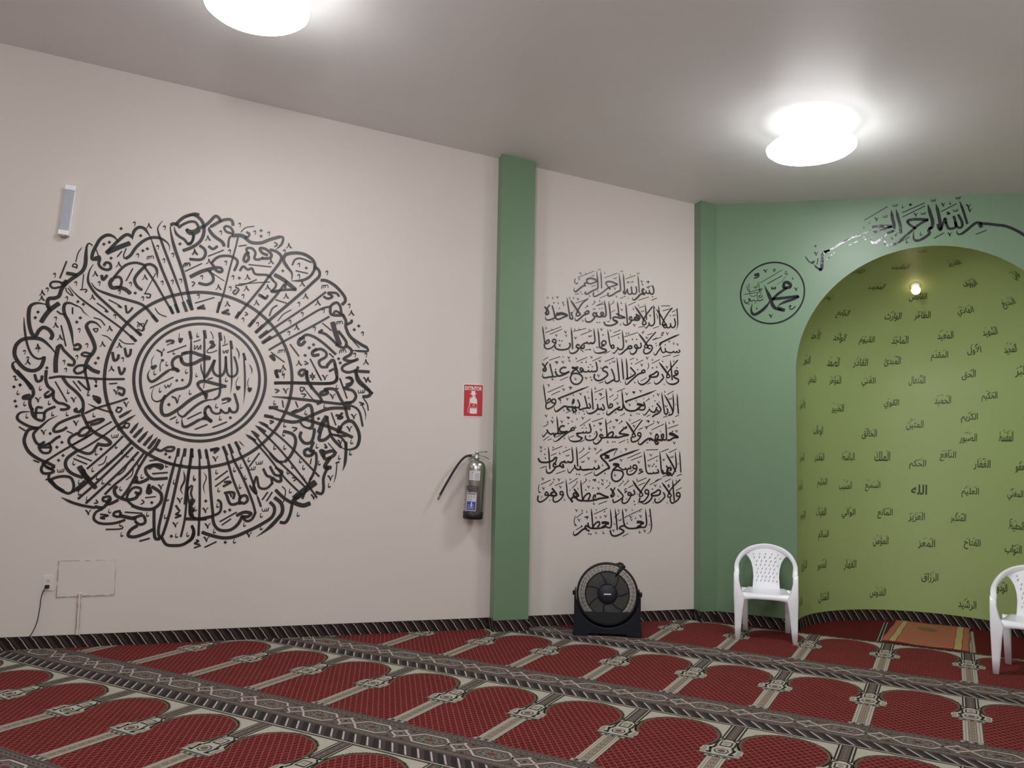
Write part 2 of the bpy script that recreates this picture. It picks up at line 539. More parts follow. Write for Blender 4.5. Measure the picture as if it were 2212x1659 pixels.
def band(v, u0, u1):
    """patterned band on the far side of a row, w from -0.385 to 0"""
    frect(u0, u1, -0.385, 0.002, v, 0, BRN, 1.5)
    for w in (-0.372, -0.322, -0.182, -0.140):
        frect(u0, u1, w - 0.002, w + 0.002, v, 0, DRK, 2)
    for a, b in ((-0.366, -0.328), (-0.176, -0.146)):
        k = int((u1 - u0) / 0.036)
        for i in range(k):
            uc = u0 + 0.018 + 0.036 * i
            ell(uc, (a + b) / 2, 0.014, (b - a) * 0.34, v, 0, GRY, 2, 6)
            ell(uc, (a + b) / 2, 0.009, (b - a) * 0.20, v, 0, DRK if a < -0.3 else BRN, 3, 6)
    c = -0.251
    per = 0.36
    i0 = math.floor(u0 / per); i1 = math.ceil(u1 / per)
    for i in range(i0, i1):
        m = per * i
        hx = [(m + 0.058, c), (m + 0.115, c - 0.060), (m + 0.245, c - 0.060), (m + 0.302, c), (m + 0.245, c + 0.060), (m + 0.115, c + 0.060)]
        for j in range(6):
            bar(hx[j], hx[(j + 1) % 6], 0.011, v, 0, PNK, 4)
        ell(m + 0.18, c, 0.080, 0.045, v, 0, GRY, 2, 12)
        for t in range(14):
            a = 2 * math.pi * t / 14
            ell(m + 0.18 + 0.062 * math.cos(a), c + 0.034 * math.sin(a), 0.010, 0.006, v, 0, (DRK, FRI)[t % 2], 3, 5)
        ell(m + 0.18, c, 0.036, 0.020, v, 0, FRI, 3, 8)
        ell(m + 0.18, c, 0.018, 0.010, v, 0, RED, 4, 6)
        sd = [(m - 0.058, c), (m, c - 0.044), (m + 0.058, c), (m, c + 0.044)]
        for j in range(4):
            bar(sd[j], sd[(j + 1) % 4], 0.011, v, 0, PNK, 5)
        ell(m, c, 0.030, 0.020, v, 0, GRY, 3, 8)
        ell(m, c, 0.014, 0.010, v, 0, DRK, 4, 6)
        for s in (-1, 1):
            bar((m - 0.058, c), (m - 0.058 - 0.02, c + s * 0.016), 0.011, v, 0, PNK, 4)
            for t in (-0.045, 0.0, 0.045):
                ell(m + t, c + s * 0.056, 0.012, 0.007, v, 0, (DRK, PNK)[t == 0], 3, 6)
    twist(v, 0, -0.132, -0.022, 0.075, PITCH_U / 7, u0, u1, 2, PNK)
    frect(u0, u1, -0.020, -0.008, v, 0, CRE, 3)
    frect(u0, u1, -0.010, -0.005, v, 0, DRK, 4)


def inside(x, y, pad=0.5):
    return (Vector((x, y, 0)) - WA).dot(WN) > -pad and x < 4.2 + pad


fl.poly([(4.4, BACK_Y - 0.2, 0), (4.4, 8.4, 0), (-3.0, 8.4, 0), (bl.x - 0.4, bl.y + 0.3, 0), (bl.x - 0.4, BACK_Y - 0.2, 0)], PLN)
for r, (v0, sh) in enumerate(ROWS):
    us = [sh + PITCH_U * i for i in range(-15, 9)]
    us = [u for u in us if inside(u, v0 - 0.6, 1.0) and u < (4.2 if r < 4 else 2.6)]
    for u in us:
        frect(-0.27, 0.27, -0.005, 0.420, v0, u, CRE, 1)
        frect(-0.27, 0.27, 0.420, 0.905, v0, u, RED, 1)
        c = u + 0.27
        fp([(a, b) for a, b in arch_outline(0.020)] + [(-a, b) for a, b in reversed(arch_outline(0.020))][:-1], v0, c, FRI, 2)
        # ragged edge of the arch border
        h = arch_outline(0.020)
        rnd = random.Random(int(u * 1000) + r)
        for s in (-1, 1):
            for i in range(len(h) - 1):
                for t in (0.15, 0.4, 0.65, 0.9):
                    a = h[i][0] + (h[i + 1][0] - h[i][0]) * t; b = h[i][1] + (h[i + 1][1] - h[i][1]) * t
                    ell(s * a, b, 0.006 + 0.004 * rnd.random(), 0.006 + 0.003 * rnd.random(), v0, c, (FRI, GRY)[rnd.random() < 0.25], 2, 5)
        h = [(a, b) for a, b in arch_outline()] + [(0.165, 0.425)]
        fp(h + [(-a, b) for a, b in reversed(h)][:-1], v0, c, RED, 3)
        column(v0, u)
    if us and r < 4:
        band(v0, us[0] - 0.27, us[-1] + 0.27)
    elif us:
        frect(us[0] - 0.27, us[-1] + 0.27, -0.09, 0.004, v0, 0, PLN, 1.5)
        frect(us[0] - 0.27, us[-1] + 0.27, -0.028, 0.004, v0, 0, BRN, 2)
        k = int((us[-1] - us[0]) / 0.02)
        for i in range(k):
            a = us[0] + 0.02 * i
            frect(a, a + 0.009, -0.026, 0.006, v0, 0, (DRK, GRY, DRK)[i % 3], 3)
# two loose pieces of pillar pattern at the mouth of the niche
for cx0, mi in ((-0.53, DRK), (0.115, BEI)):
    frect(cx0 - 0.022, cx0 + 0.022, -0.88, -0.05, 7.08, 0, mi, 2)
    for s_ in (-1, 1):
        frect(cx0 + s_ * 0.012 - 0.003, cx0 + s_ * 0.012 + 0.003, -0.88, -0.05, 7.08, 0, CRE, 3)
struct(fl.build('floor', FMATS))

# ------------------------------------------------------------------ carpet turned up the walls as a baseboard
SK_H = 0.088


def skirt(name, path, seed=0):
    """path: points on the floor along the wall, hall on the left-hand side of travel when reversed"""
    P = [Vector(p) for p in path]
    mb = MB()
    T = 0.012
    nrm = []
    for i in range(len(P)):
        a = P[max(i - 1, 0)]; b = P[min(i + 1, len(P) - 1)]
        d = (b - a).normalized(); nrm.append(Vector((d.y, -d.x, 0)))
    zv = Vector((0, 0, SK_H))
    for i in range(len(P) - 1):
        a, b = P[i], P[i + 1]
        a1, b1 = a + nrm[i] * T, b + nrm[i + 1] * T
        mb.add([a1, b1, b1 + zv, a1 + zv, a + zv, b + zv], [(0, 1, 2, 3), (3, 2, 5, 4)], 0)
    ln = [0.0]
    for i in range(len(P) - 1): ln.append(ln[-1] + (P[i + 1] - P[i]).length)

    def at(s, z, off):
        s = min(max(s, 0), ln[-1])
        for i in range(len(P) - 1):
            if s <= ln[i + 1] + 1e-9:
                t = (s - ln[i]) / max(ln[i + 1] - ln[i], 1e-9)
                p = P[i].lerp(P[i + 1], t); n_ = nrm[i].lerp(nrm[i + 1], t)
                return p + n_ * (T + off) + Vector((0, 0, z))
    per = 0.077
    rnd = random.Random(seed)
    k = int(ln[-1] / per) + 2
    steps = [0.0, 0.3, 0.7, 1.0]
    for i in range(-1, k):
        s0 = i * per + rnd.uniform(-0.004, 0.004)

        def stripe(o, wd, mi, off, wob):
            pts = []
            for t in steps:
                sh = 0.070 * t + wob * math.sin(t * 5.5)
                pts.append((s0 + o + sh, SK_H * (1 - t)))
            for a, b in zip(pts[:-1], pts[1:]):
                q = [a[0], a[0] + wd, b[0] + wd, b[0]]
                if min(q) < 0.001 or max(q) > ln[-1] - 0.001: continue
                mb.add([at(b[0], b[1], off), at(b[0] + wd, b[1], off), at(a[0] + wd, a[1], off), at(a[0], a[1], off)], [(0, 1, 2, 3)], mi)
        stripe(0.0, 0.0075, 1, 0.0012, 0.004)
        stripe(0.018, 0.024, 2, 0.0006, 0.002)
    return struct(mb.build(name, [M_skdark, M_skcream, M_skbrown]))


M_skdark = mat('skirt_dark_brown', (0.022, 0.016, 0.016), 0.95, noise=0.3, nscale=90, bump=0.4, bscale=300, spec=0.1)
M_skbrown = mat('skirt_brown', (0.050, 0.036, 0.034), 0.95, noise=0.4, nscale=90, spec=0.1)
M_skcream = mat('skirt_cream', (0.42, 0.36, 0.32), 0.95, noise=0.2, nscale=90, spec=0.1)
skirt('baseboard_left', [wpt(-5.9, 0), wpt(P_S0, 0)], 1)
skirt('baseboard_pilaster', [wpt(P_S0, 0, 0.0), wpt(P_S0, 0, P_OFF), wpt(P_S1, 0, P_OFF), wpt(P_S1, 0, 0.0)], 2)
skirt('baseboard_left_far', [wpt(P_S1, 0), wpt(C_S0, 0)], 3)
cx_end = wpt(C_S0, 0, C_OFF)
s_end = (NYW - cx_end.y) / WD.y
cend = cx_end + WD * s_end
skirt('baseboard_corner', [wpt(C_S0, 0, 0.0), wpt(C_S0, 0, C_OFF), cend], 4)
skirt('baseboard_niche_front', [cend, Vector((NX, NYW, 0))], 5)
skirt('baseboard_niche', [Vector((NCX + NR * math.cos(math.pi * (1 - j / 40)), NYW + NR * math.sin(math.pi * (1 - j / 40)), 0)) for j in range(41)], 6)
skirt('baseboard_right', [Vector((NX + 2 * NR, NYW, 0)), Vector((4.2, NYW, 0))], 7)

# ------------------------------------------------------------------ traced lettering, millimetres in the plane of each wall
INK_OUTER = [
[3,18.0,901,3136,876,3095,873,3061,896,2994,949,2861,1003,2729,1056,2596,1095,2470],[1,19.5,825,3005,906,2790,993,2591,1047,2446],[1,23.0,961,3112,962,3069,992,2951,1065,2751,1102,2616,1142,2473],
[0,16.2,790,2780,865,2676,924,2578,1010,2435],[0,22.9,1075,2529,1103,2458],[0,24.6,1106,2548,1142,2473],[0,22.8,983,2488,1009,2435],[0,22.9,1021,2508,1047,2446],
[3,22.6,700,2977,707,3037,737,3072,776,3069,809,3029,827,2997],[2,22.4,661,2828,694,2857,729,2920,780,2975,833,3003,888,3004,936,2980,959,2948,961,2914],
[0,9.6,661,2905,647,2854,653,2827],[0,23.8,528,2860,605,2960,648,3004,675,3010,699,2994],[0,35.0,530,2861,608,2908,686,2948],[1,24.0,601,2955,573,2987,527,2995,484,2962,458,2909,438,2853,435,2811,454,2804],
[0,34.8,454,2808,491,2825],[0,20.6,488,2807,482,2773,503,2745,541,2734,564,2750,557,2783,530,2787,517,2763],[1,7.9,450,2896,466,2864,476,2831],[4,0,496,2923,508,2938,521,2926,509,2911],
[4,0,532,2941,544,2956,558,2943,546,2928],[4,0,606,3051,619,3066,632,3054,620,3039],[4,0,742,3010,755,3025,769,3013,756,2998],[4,0,550,2823,562,2837,575,2825,563,2810],
[4,0,763,2897,776,2912,790,2899,777,2885],[4,0,793,2914,806,2929,820,2916,807,2902],[1,26.9,434,2907,411,2922,396,2900,393,2841,393,2766,377,2714,342,2678,307,2647,269,2607,245,2564,233,2518,205,2499,169,2493,160,2459,177,2411],
[0,26.5,272,2688,312,2684,342,2678],[0,15.5,269,2603,228,2620,184,2617,171,2591,194,2572,237,2584,273,2599],[0,31.0,247,2597,278,2632],[0,7.8,274,2578,283,2550,325,2524,288,2579],
[1,7.9,366,2890,341,2845,329,2777],[0,10.2,335,2736,309,2742,319,2761,338,2753,336,2729],[0,11.7,268,2776,231,2649],[0,5.0,198,2651,201,2672],[0,8.1,201,2672,196,2682,186,2673],
[0,11.0,140,2518,132,2524,127,2533],[0,8.0,127,2531,120,2552],[0,6.0,120,2552,116,2526,106,2513],[0,11.0,139,2477,131,2483,126,2492],[0,8.0,126,2490,119,2511],
[0,6.0,119,2511,115,2485,104,2472],[0,5.0,156,2541,160,2562],[0,8.0,160,2562,155,2572,145,2563],[1,26.1,153,2449,92,2455,51,2428,44,2362,55,2282,76,2226,98,2218,117,2257,145,2281,182,2265,205,2229,196,2196],
[0,32.5,236,2464,181,2412,147,2360,127,2317],[0,9.2,153,2447,174,2407,195,2408],[4,0,90,2389,102,2403,115,2391,103,2377],[4,0,75,2348,87,2362,100,2349,88,2335],
[3,23.4,354,2447,317,2468,280,2466,268,2434,277,2385,302,2337,328,2256,343,2175,355,2135],[0,20.1,349,2135,379,2132,394,2153,377,2170,354,2159],[2,7.8,324,2466,377,2441,401,2409,440,2378],
[0,12.4,284,2385,251,2387,226,2405],[4,0,368,2364,380,2378,394,2366,382,2352],[4,0,347,2332,358,2346,372,2333,360,2319],[4,0,346,2482,358,2497,371,2484,359,2470],
[4,0,384,2466,396,2480,409,2468,397,2453],[1,14.0,294,2594,358,2522,513,2408,653,2308,764,2212],[1,18.9,445,2766,423,2718,416,2651,435,2602,483,2539,586,2446,689,2352,796,2259],
[1,20.5,441,2629,481,2582,581,2546,680,2521,773,2497,821,2465,904,2369],[0,24.2,866,2413,904,2369],[0,24.0,756,2297,796,2259],[0,22.3,724,2250,764,2212],
[0,28.8,708,2567,669,2598,623,2607,581,2603,565,2637,582,2671],[0,19.1,582,2673,623,2687,643,2659,636,2617,608,2606],[0,19.1,589,2680,631,2743,675,2786,735,2803,789,2791],
[2,21.0,790,2787,835,2799,876,2770,888,2699],[0,22.6,801,2786,754,2727,730,2674,751,2625,785,2600],[0,7.3,873,2734,849,2675,823,2613,808,2578],[0,11.3,802,2574,843,2571,839,2545,817,2549],
[4,0,727,2573,740,2587,753,2575,741,2560],[0,10.4,714,2757,673,2661],[0,10.4,633,2882,604,2837],[0,7.8,386,2690,381,2582],[0,10.2,368,2573,411,2576,404,2554],
[0,11.4,635,2767,627,2772,622,2782],[0,8.3,622,2780,615,2801],[0,6.2,615,2801,610,2774,599,2761],[0,11.3,481,2683,473,2689,468,2699],[0,8.2,468,2696,461,2718],
[0,6.2,461,2718,456,2691,445,2678],[0,22.1,505,2691,518,2658,543,2694],[0,11.6,819,2683,811,2689,806,2699],[0,8.4,806,2697,799,2718],[0,6.3,799,2718,794,2691,783,2678],
[0,5.3,921,3070,925,3091],[0,8.5,925,3091,919,3102,909,3092],[0,5.3,881,2916,885,2938],[0,8.5,885,2938,880,2948,869,2938],[0,5.3,929,2817,933,2839],[0,8.5,933,2839,927,2850,917,2840],
[0,5.3,925,2647,929,2668],[0,8.5,929,2668,924,2679,913,2669],[0,5.3,995,2660,999,2682],[0,8.5,999,2682,994,2692,983,2683],[0,5.3,1053,2673,1058,2694],[0,8.5,1058,2694,1052,2705,1041,2695],
[0,5.3,989,2865,994,2887],[0,8.5,994,2887,988,2897,977,2888],[0,5.2,707,2622,711,2643],[0,8.3,711,2643,705,2654,695,2644],[0,5.2,796,2519,800,2540],[0,8.4,800,2540,795,2551,784,2541],
[0,5.2,634,2558,638,2579],[0,8.3,638,2579,632,2590,622,2580],[0,5.1,495,2611,499,2632],[0,8.2,499,2632,494,2643,484,2633],[0,5.1,340,2600,344,2621],[0,8.1,344,2621,338,2631,328,2622],
[0,5.0,287,2485,291,2505],[0,8.1,291,2505,285,2516,276,2506],[0,5.1,613,2373,617,2394],[0,8.2,617,2394,611,2404,601,2395],[0,5.3,711,3080,715,3102],[0,8.4,715,3102,709,3112,699,3102],
[0,11.6,828,3076,819,3082,814,3092],[0,8.5,814,3089,807,3111],[0,6.3,807,3111,802,3084,791,3071],[0,5.2,746,2841,750,2862],[0,8.4,750,2862,744,2873,734,2863],
[0,11.2,472,2508,463,2513,458,2523],[0,8.2,458,2521,451,2542],[0,6.1,451,2542,447,2516,436,2503],[0,9.5,563,2511,629,2478,653,2459],[0,9.4,486,2481,541,2443,564,2419],
[0,9.4,470,2372,515,2358,547,2319],[0,14.3,630,2470,649,2458],[0,14.2,542,2426,561,2421],[0,6.3,854,2843,849,2862,837,2861,833,2843],[0,6.3,835,2861,823,2858,820,2838],
[0,6.3,825,2860,811,2855,808,2832],[1,15.2,15,2344,23,2272,39,2184,62,2112,92,2067,129,2051,164,2067],[1,26.1,238,2092,188,2151,135,2193,77,2199,17,2186,-23,2142,-29,2075,2,2016,47,1974,98,1964,139,1988,157,2036,160,2068],
[0,30.6,242,1958,237,2048,248,2150],[0,20.0,248,2150,264,2156,284,2123,323,2084,358,2047,352,2016,315,2019],[3,26.7,522,2299,488,2333,449,2339,425,2311,438,2271,471,2207,489,2150,476,2108,455,2078,437,2032,432,1983,450,1902,466,1812],
[0,15.6,465,2103,424,2112,403,2095,433,2085,466,2095],[0,18.6,431,2017,385,2012,361,1980,382,1956,424,1974,441,2006],[0,28.0,444,2016,483,1985,529,1969],
[4,0,502,2075,514,2089,528,2076,516,2062],[4,0,486,2037,498,2051,512,2038,500,2024],[4,0,170,1988,182,2001,195,1989,183,1975],[4,0,498,1869,510,1883,523,1870,511,1857],
[1,21.1,-9,2030,-36,2011,-29,1975,7,1932,54,1886,91,1831],[0,16.8,201,1915,265,1929,331,1928,390,1928,553,1922,699,1928],[0,19.7,107,1937,125,1889,152,1900,154,1930],
[0,20.5,608,2123,622,2064,646,2077,650,2107],[0,19.0,689,2158,706,2099,727,2112,731,2152],[0,18.9,655,2017,672,1964,692,1986,696,2011],[0,15.9,679,2477,691,2423,715,2442,727,2463],
[0,8.1,882,2469,911,2429,963,2409],[0,7.9,650,2220,689,2193,754,2193],[0,9.6,765,2357,813,2317,802,2292,771,2307],[0,11.3,833,2377,802,2296],[0,11.2,557,2164,549,2170,543,2180],
[0,8.2,543,2178,536,2199],[0,6.1,536,2199,532,2173,521,2160],[0,11.3,670,2162,661,2168,656,2177],[0,8.2,656,2175,649,2196],[0,6.2,649,2196,645,2170,634,2158],
[0,10.9,133,2126,125,2132,120,2141],[0,7.9,120,2139,114,2160],[0,5.9,114,2160,109,2134,99,2122],[0,10.8,75,2010,68,2016,62,2025],[0,7.9,62,2023,56,2044],
[0,5.9,56,2044,52,2019,41,2007],[0,11.3,626,1986,618,1992,612,2001],[0,8.2,612,1999,606,2020],[0,6.1,606,2020,601,1994,590,1982],[0,11.3,599,2283,591,2289,586,2298],
[0,8.2,586,2296,579,2317],[0,6.2,579,2317,574,2291,563,2278],[1,7.9,525,2247,566,2237,598,2209],[0,5.0,222,2333,226,2353],[0,8.0,226,2353,221,2363,211,2354],
[0,11.0,240,2287,232,2293,227,2302],[0,8.0,227,2300,220,2321],[0,6.0,220,2321,216,2295,205,2283],[0,11.0,274,2199,266,2205,261,2214],[0,8.0,261,2212,254,2233],
[0,6.0,254,2233,250,2207,239,2195],[0,10.8,258,2302,297,2152],[0,9.4,472,2289,502,2291,490,2266,470,2288],[0,10.9,326,2437,328,2392],[0,5.1,380,2256,384,2276],
[0,8.1,384,2276,379,2287,369,2278],[0,4.9,35,2079,39,2099],[0,7.9,39,2099,33,2109,24,2100],[0,4.9,120,2099,123,2119],[0,7.9,123,2119,118,2130,108,2121],
[0,5.1,438,2148,442,2168],[0,8.1,442,2168,436,2179,426,2170],[0,5.0,294,2018,298,2038],[0,8.0,298,2038,293,2049,283,2040],[0,5.0,376,2059,380,2079],[0,8.1,380,2079,375,2089,365,2080],
[0,5.0,308,1962,312,1982],[0,8.0,312,1982,307,1992,297,1983],[0,4.9,59,2032,63,2052],[0,7.9,63,2052,57,2062,48,2053],[0,5.1,682,2056,686,2077],[0,8.2,686,2077,680,2088,670,2078],
[0,6.3,813,2327,808,2347,796,2346,793,2328],[0,6.3,794,2346,782,2343,779,2323],[0,6.2,784,2345,771,2340,768,2318],[0,4.9,-18,1892,-15,1912],[0,7.8,-15,1912,-20,1922,-29,1913],
[4,0,-32,1843,-20,1856,-8,1844,-19,1830],[4,0,6,1859,18,1872,30,1860,19,1846],[0,24.7,961,3112,984,3124,1016,3113],[0,24.7,996,3115,1022,3152,1060,3186,1123,3212,1158,3209],
[0,19.8,1017,3095,1047,3124,1094,3150,1134,3150,1155,3121,1152,3099],[1,19.8,985,3101,999,3055,1028,3027,1061,3009,1094,2975,1117,2996,1127,3045],[0,19.9,1073,3088,1090,3061,1130,3058,1169,3088],
[4,0,1019,2970,1032,2986,1046,2973,1033,2958],[0,11.9,1158,2907,1150,2913,1144,2923],[0,8.6,1144,2921,1137,2943],[0,6.5,1137,2943,1132,2915,1120,2902],
[0,6.4,1114,2812,1109,2832,1097,2831,1094,2813],[0,6.4,1095,2831,1083,2827,1079,2807],[0,6.4,1085,2830,1070,2824,1067,2802],[1,24.9,1060,3182,1114,3204,1163,3183,1194,3134,1197,3064,1172,3001,1118,2953,1056,2922],
[0,25.1,1194,3125,1128,3080,1096,3077,1072,3088],[0,19.9,1112,3074,1126,3040,1116,2996,1085,2972],[0,23.4,1191,3112,1237,3164,1275,3210,1304,3197,1316,3167],
[0,23.5,1246,3125,1325,3181,1382,3195,1403,3175,1406,3149],[1,25.1,1250,3130,1235,3103,1274,3054,1332,3015,1350,2982],[0,21.6,1173,2971,1210,2944,1216,2901,1186,2864,1106,2861],
[0,18.6,1411,3084,1361,3097,1344,3126,1359,3140,1392,3130,1414,3093],[0,30.4,1403,3070,1469,3076,1510,3057],[0,25.5,1502,3061,1545,3029,1619,3032,1685,3064,1759,3093],
[2,19.0,1759,3093,1783,3086,1774,3036,1730,2986],[0,8.5,1467,3102,1499,3140,1564,3159],[0,18.7,1508,3106,1530,3094,1518,3067,1493,3073],[1,16.9,1411,3075,1384,3046,1379,2975],
[0,13.6,1448,3065,1432,2971,1398,2811,1362,2617,1324,2467],[0,20.0,1336,2546,1322,2463],[0,20.0,1284,2819,1267,2844,1305,2891,1361,2908,1418,2902,1453,2868,1431,2796],
[0,28.0,1116,2724,1198,2774,1285,2806],[0,21.7,1288,2811,1333,2810,1342,2785,1318,2779,1293,2794],[0,21.7,1249,2782,1279,2741,1277,2698,1234,2673,1178,2682],
[0,22.1,1536,2945,1511,2934,1497,2889,1514,2873,1533,2901,1524,2935],[0,18.7,1523,2944,1514,2978,1555,2982,1581,2949,1575,2904,1608,2898,1640,2918],[0,22.3,1633,2909,1691,2918,1698,2950,1654,2986,1613,2987,1631,2953,1673,2939],
[0,22.4,1688,2984,1739,2971,1774,2938,1767,2893,1728,2828,1684,2763],[0,18.6,1472,2799,1495,2836,1529,2813,1561,2824,1588,2782,1679,2780,1723,2739],[0,17.2,1723,2739,1745,2714,1733,2678,1709,2654,1751,2653],
[0,30.9,1729,2788,1798,2754,1893,2681],[0,18.8,1718,2655,1818,2675,1898,2681],[0,17.3,1819,2746,1813,2684],[1,26.0,1861,2758,1859,2812,1819,2862,1792,2913,1811,2955,1874,2973,1942,2970,2003,2939,2031,2897,2032,2852],
[2,21.1,2032,2852,2000,2796,1942,2760,1857,2749],[0,13.9,1861,2874,1880,2920,1927,2933,2005,2908],[0,22.8,2031,2879,2067,2845,2069,2801,2027,2753,1937,2657,1710,2431,1614,2329],
[0,24.6,2083,2770,2130,2769,2201,2730,2265,2662,2279,2618,2254,2585],[4,0,1778,2823,1790,2837,1803,2825,1791,2811],[4,0,1955,2859,1967,2873,1981,2861,1968,2847],
[4,0,1456,2741,1470,2756,1484,2743,1471,2728],[4,0,1601,3127,1615,3143,1630,3130,1616,3114],[4,0,1603,3083,1617,3099,1631,3086,1618,3070],[0,18.9,1688,2772,1633,2680,1524,2524,1463,2433],
[0,19.0,1807,2719,1736,2608,1641,2488,1563,2378],[0,15.8,2125,2679,1991,2563,1745,2371,1649,2292],[0,15.8,2163,2565,2078,2533,1912,2416,1781,2325,1667,2249],
[0,15.8,2158,2484,2040,2406,1816,2266,1711,2195],[0,19.3,2109,2642,2144,2627,2178,2647,2142,2672,2203,2676,2230,2651],[0,21.1,2164,2561,2180,2584,2214,2600,2241,2570,2252,2517,2270,2491],
[0,22.9,2164,2556,2174,2503,2253,2499],[0,17.6,2191,2509,2208,2532,2248,2512],[0,24.8,2261,2509,2289,2457,2291,2403,2328,2333,2400,2283,2463,2251],[2,17.8,2463,2251,2468,2224,2402,2221,2340,2226],
[0,21.3,2299,2430,2333,2450,2332,2468],[4,0,2376,2421,2391,2437,2406,2423,2392,2408],[4,0,2342,2390,2356,2405,2372,2391,2357,2376],[0,20.9,2080,2355,2137,2341,2208,2282,2235,2257],
[0,38.7,2185,2441,2209,2362,2248,2262],[0,21.0,2110,2375,2085,2355],[0,22.9,2231,2373,2276,2321,2299,2278,2279,2241,2217,2265],[0,23.0,2300,2260,2340,2226,2333,2190,2282,2152,2343,2137,2395,2157],
[0,21.3,2378,2148,2284,2099,2276,2063,2320,2047,2381,2067,2397,2095],[0,26.0,1975,2305,1942,2294,1930,2259,1952,2247,1981,2279],[0,20.7,1942,2286,1983,2328,2043,2318,2122,2269,2220,2185],
[4,0,2031,2253,2045,2268,2060,2255,2046,2240],[4,0,1999,2227,2013,2242,2028,2228,2014,2213],[4,0,1970,2166,1984,2180,1999,2167,1985,2152],[4,0,2228,2151,2242,2166,2257,2153,2243,2138],
[4,0,2242,2119,2256,2134,2271,2120,2257,2105],[0,24.3,2072,2222,2039,2194,2048,2168,2091,2178],[0,20.8,2047,2203,2098,2223,2142,2199,2143,2163,2093,2125,2111,2082,2163,2084],
[0,24.4,2154,2093,2195,2139,2214,2113,2224,2052,2235,1990,2202,1958,2099,1949,1896,1946,1762,1941],[0,19.2,2173,2049,2207,2069],[0,22.4,1993,2051,1959,2049,1943,2022,1969,2006,1998,2042,2004,1981,2049,1904],
[0,24.8,2390,2059,2487,2058],[0,21.2,2381,2067,2392,1987,2446,1936,2519,1885],[0,17.6,2304,2002,2348,2004,2349,1968,2306,1949],[0,12.0,1868,2247,1938,2158],
[0,12.1,2024,2140,2115,1976],[0,12.3,2257,1995,2290,1913],[0,10.5,2108,2428,2179,2374],[0,8.9,2328,2324,2401,2247],[0,18.7,1636,2619,1670,2595,1686,2622],
[0,23.8,1619,2622,1670,2595],[0,21.4,1179,2484,1225,2513],[0,19.8,1186,2493,1234,2488],[0,21.7,1356,2461,1403,2490],[0,20.0,1364,2466,1413,2456],[0,23.8,1737,2161,1755,2119,1721,2152],
[0,23.8,1767,2041,1786,1981,1767,2032,1809,2034],[0,10.2,1728,2178,1831,2105],[0,25.2,1485,2478,1459,2428],[0,25.4,1594,2424,1555,2369],[0,25.5,1662,2384,1606,2324],
[0,27.2,1697,2342,1637,2287],[0,27.2,1723,2300,1659,2246],[0,20.0,1237,2972,1270,2953,1301,2978],[0,9.9,1161,2526,1295,2578],[0,10.0,1237,2894,1347,2951],
[0,9.9,1079,2765,1195,2834],[0,10.2,1456,2991,1513,3005],[0,10.2,1535,2853,1702,2848],[0,10.4,1888,2832,1982,2817],[0,10.3,1745,2591,1830,2570],[0,12.0,1759,2548,1723,2519,1704,2461],
[0,8.6,1768,2425,1808,2481,1866,2519],[0,10.2,1598,2739,1501,2692,1444,2684],[0,8.4,1468,2694,1566,2710,1698,2729],[0,13.5,1445,2671,1470,2651,1447,2614,1430,2630,1450,2649],
[0,12.2,2168,2191,2203,2162],[0,12.0,1249,3019,1240,3025,1234,3035],[0,8.7,1235,3033,1227,3055],[0,6.5,1227,3055,1222,3027,1210,3014],[0,11.9,1162,2899,1153,2905,1148,2915],
[0,8.6,1148,2912,1141,2934],[0,6.5,1141,2934,1136,2907,1124,2894],[0,11.9,1265,2838,1256,2844,1251,2854],[0,8.7,1251,2852,1243,2874],[0,6.5,1243,2874,1238,2846,1226,2833],
[0,12.0,1342,2644,1333,2650,1327,2660],[0,8.7,1328,2658,1320,2680],[0,6.5,1320,2680,1315,2653,1303,2639],[0,12.0,1412,2519,1403,2525,1398,2535],[0,8.7,1398,2533,1390,2555],
[0,6.5,1390,2555,1385,2527,1373,2514],[0,12.1,1550,2738,1541,2744,1536,2754],[0,8.8,1536,2752,1528,2774],[0,6.6,1528,2774,1523,2746,1511,2733],[0,12.3,1719,2874,1710,2881,1704,2890],
[0,8.9,1704,2888,1697,2911],[0,6.7,1697,2911,1692,2883,1679,2869],[0,12.1,1545,2650,1537,2656,1531,2666],[0,8.8,1531,2664,1524,2686],[0,6.6,1524,2686,1518,2658,1506,2645],
[0,12.2,1702,2670,1693,2676,1687,2686],[0,8.9,1687,2684,1680,2706],[0,6.7,1680,2706,1675,2678,1662,2665],[0,12.2,1624,2542,1615,2548,1610,2558],[0,8.8,1610,2556,1602,2578],
[0,6.6,1602,2578,1597,2550,1585,2537],[0,12.3,1843,2609,1834,2615,1828,2625],[0,9.0,1828,2623,1821,2646],[0,6.7,1821,2646,1815,2618,1803,2604],[0,12.5,1962,2715,1953,2721,1947,2731],
[0,9.1,1947,2729,1940,2752],[0,6.8,1940,2752,1934,2724,1921,2710],[0,12.5,1991,2619,1982,2625,1976,2636],[0,9.1,1976,2633,1969,2656],[0,6.8,1969,2656,1963,2628,1950,2614],
[0,12.5,2087,2572,2078,2578,2072,2589],[0,9.1,2072,2586,2065,2609],[0,6.8,2065,2609,2059,2581,2046,2567],[0,12.4,1932,2367,1923,2374,1917,2384],[0,9.0,1918,2381,1910,2404],
[0,6.7,1910,2404,1905,2376,1892,2363],[0,12.7,2351,2508,2341,2515,2335,2525],[0,9.2,2335,2522,2328,2545],[0,6.9,2328,2545,2322,2517,2308,2503],[0,12.4,1849,3010,1840,3016,1834,3026],
[0,9.0,1834,3023,1827,3046],[0,6.8,1827,3046,1821,3018,1808,3004],[0,12.4,2065,1995,2056,2001,2050,2011],[0,9.0,2050,2009,2043,2032],[0,6.7,2043,2032,2037,2004,2024,1991],
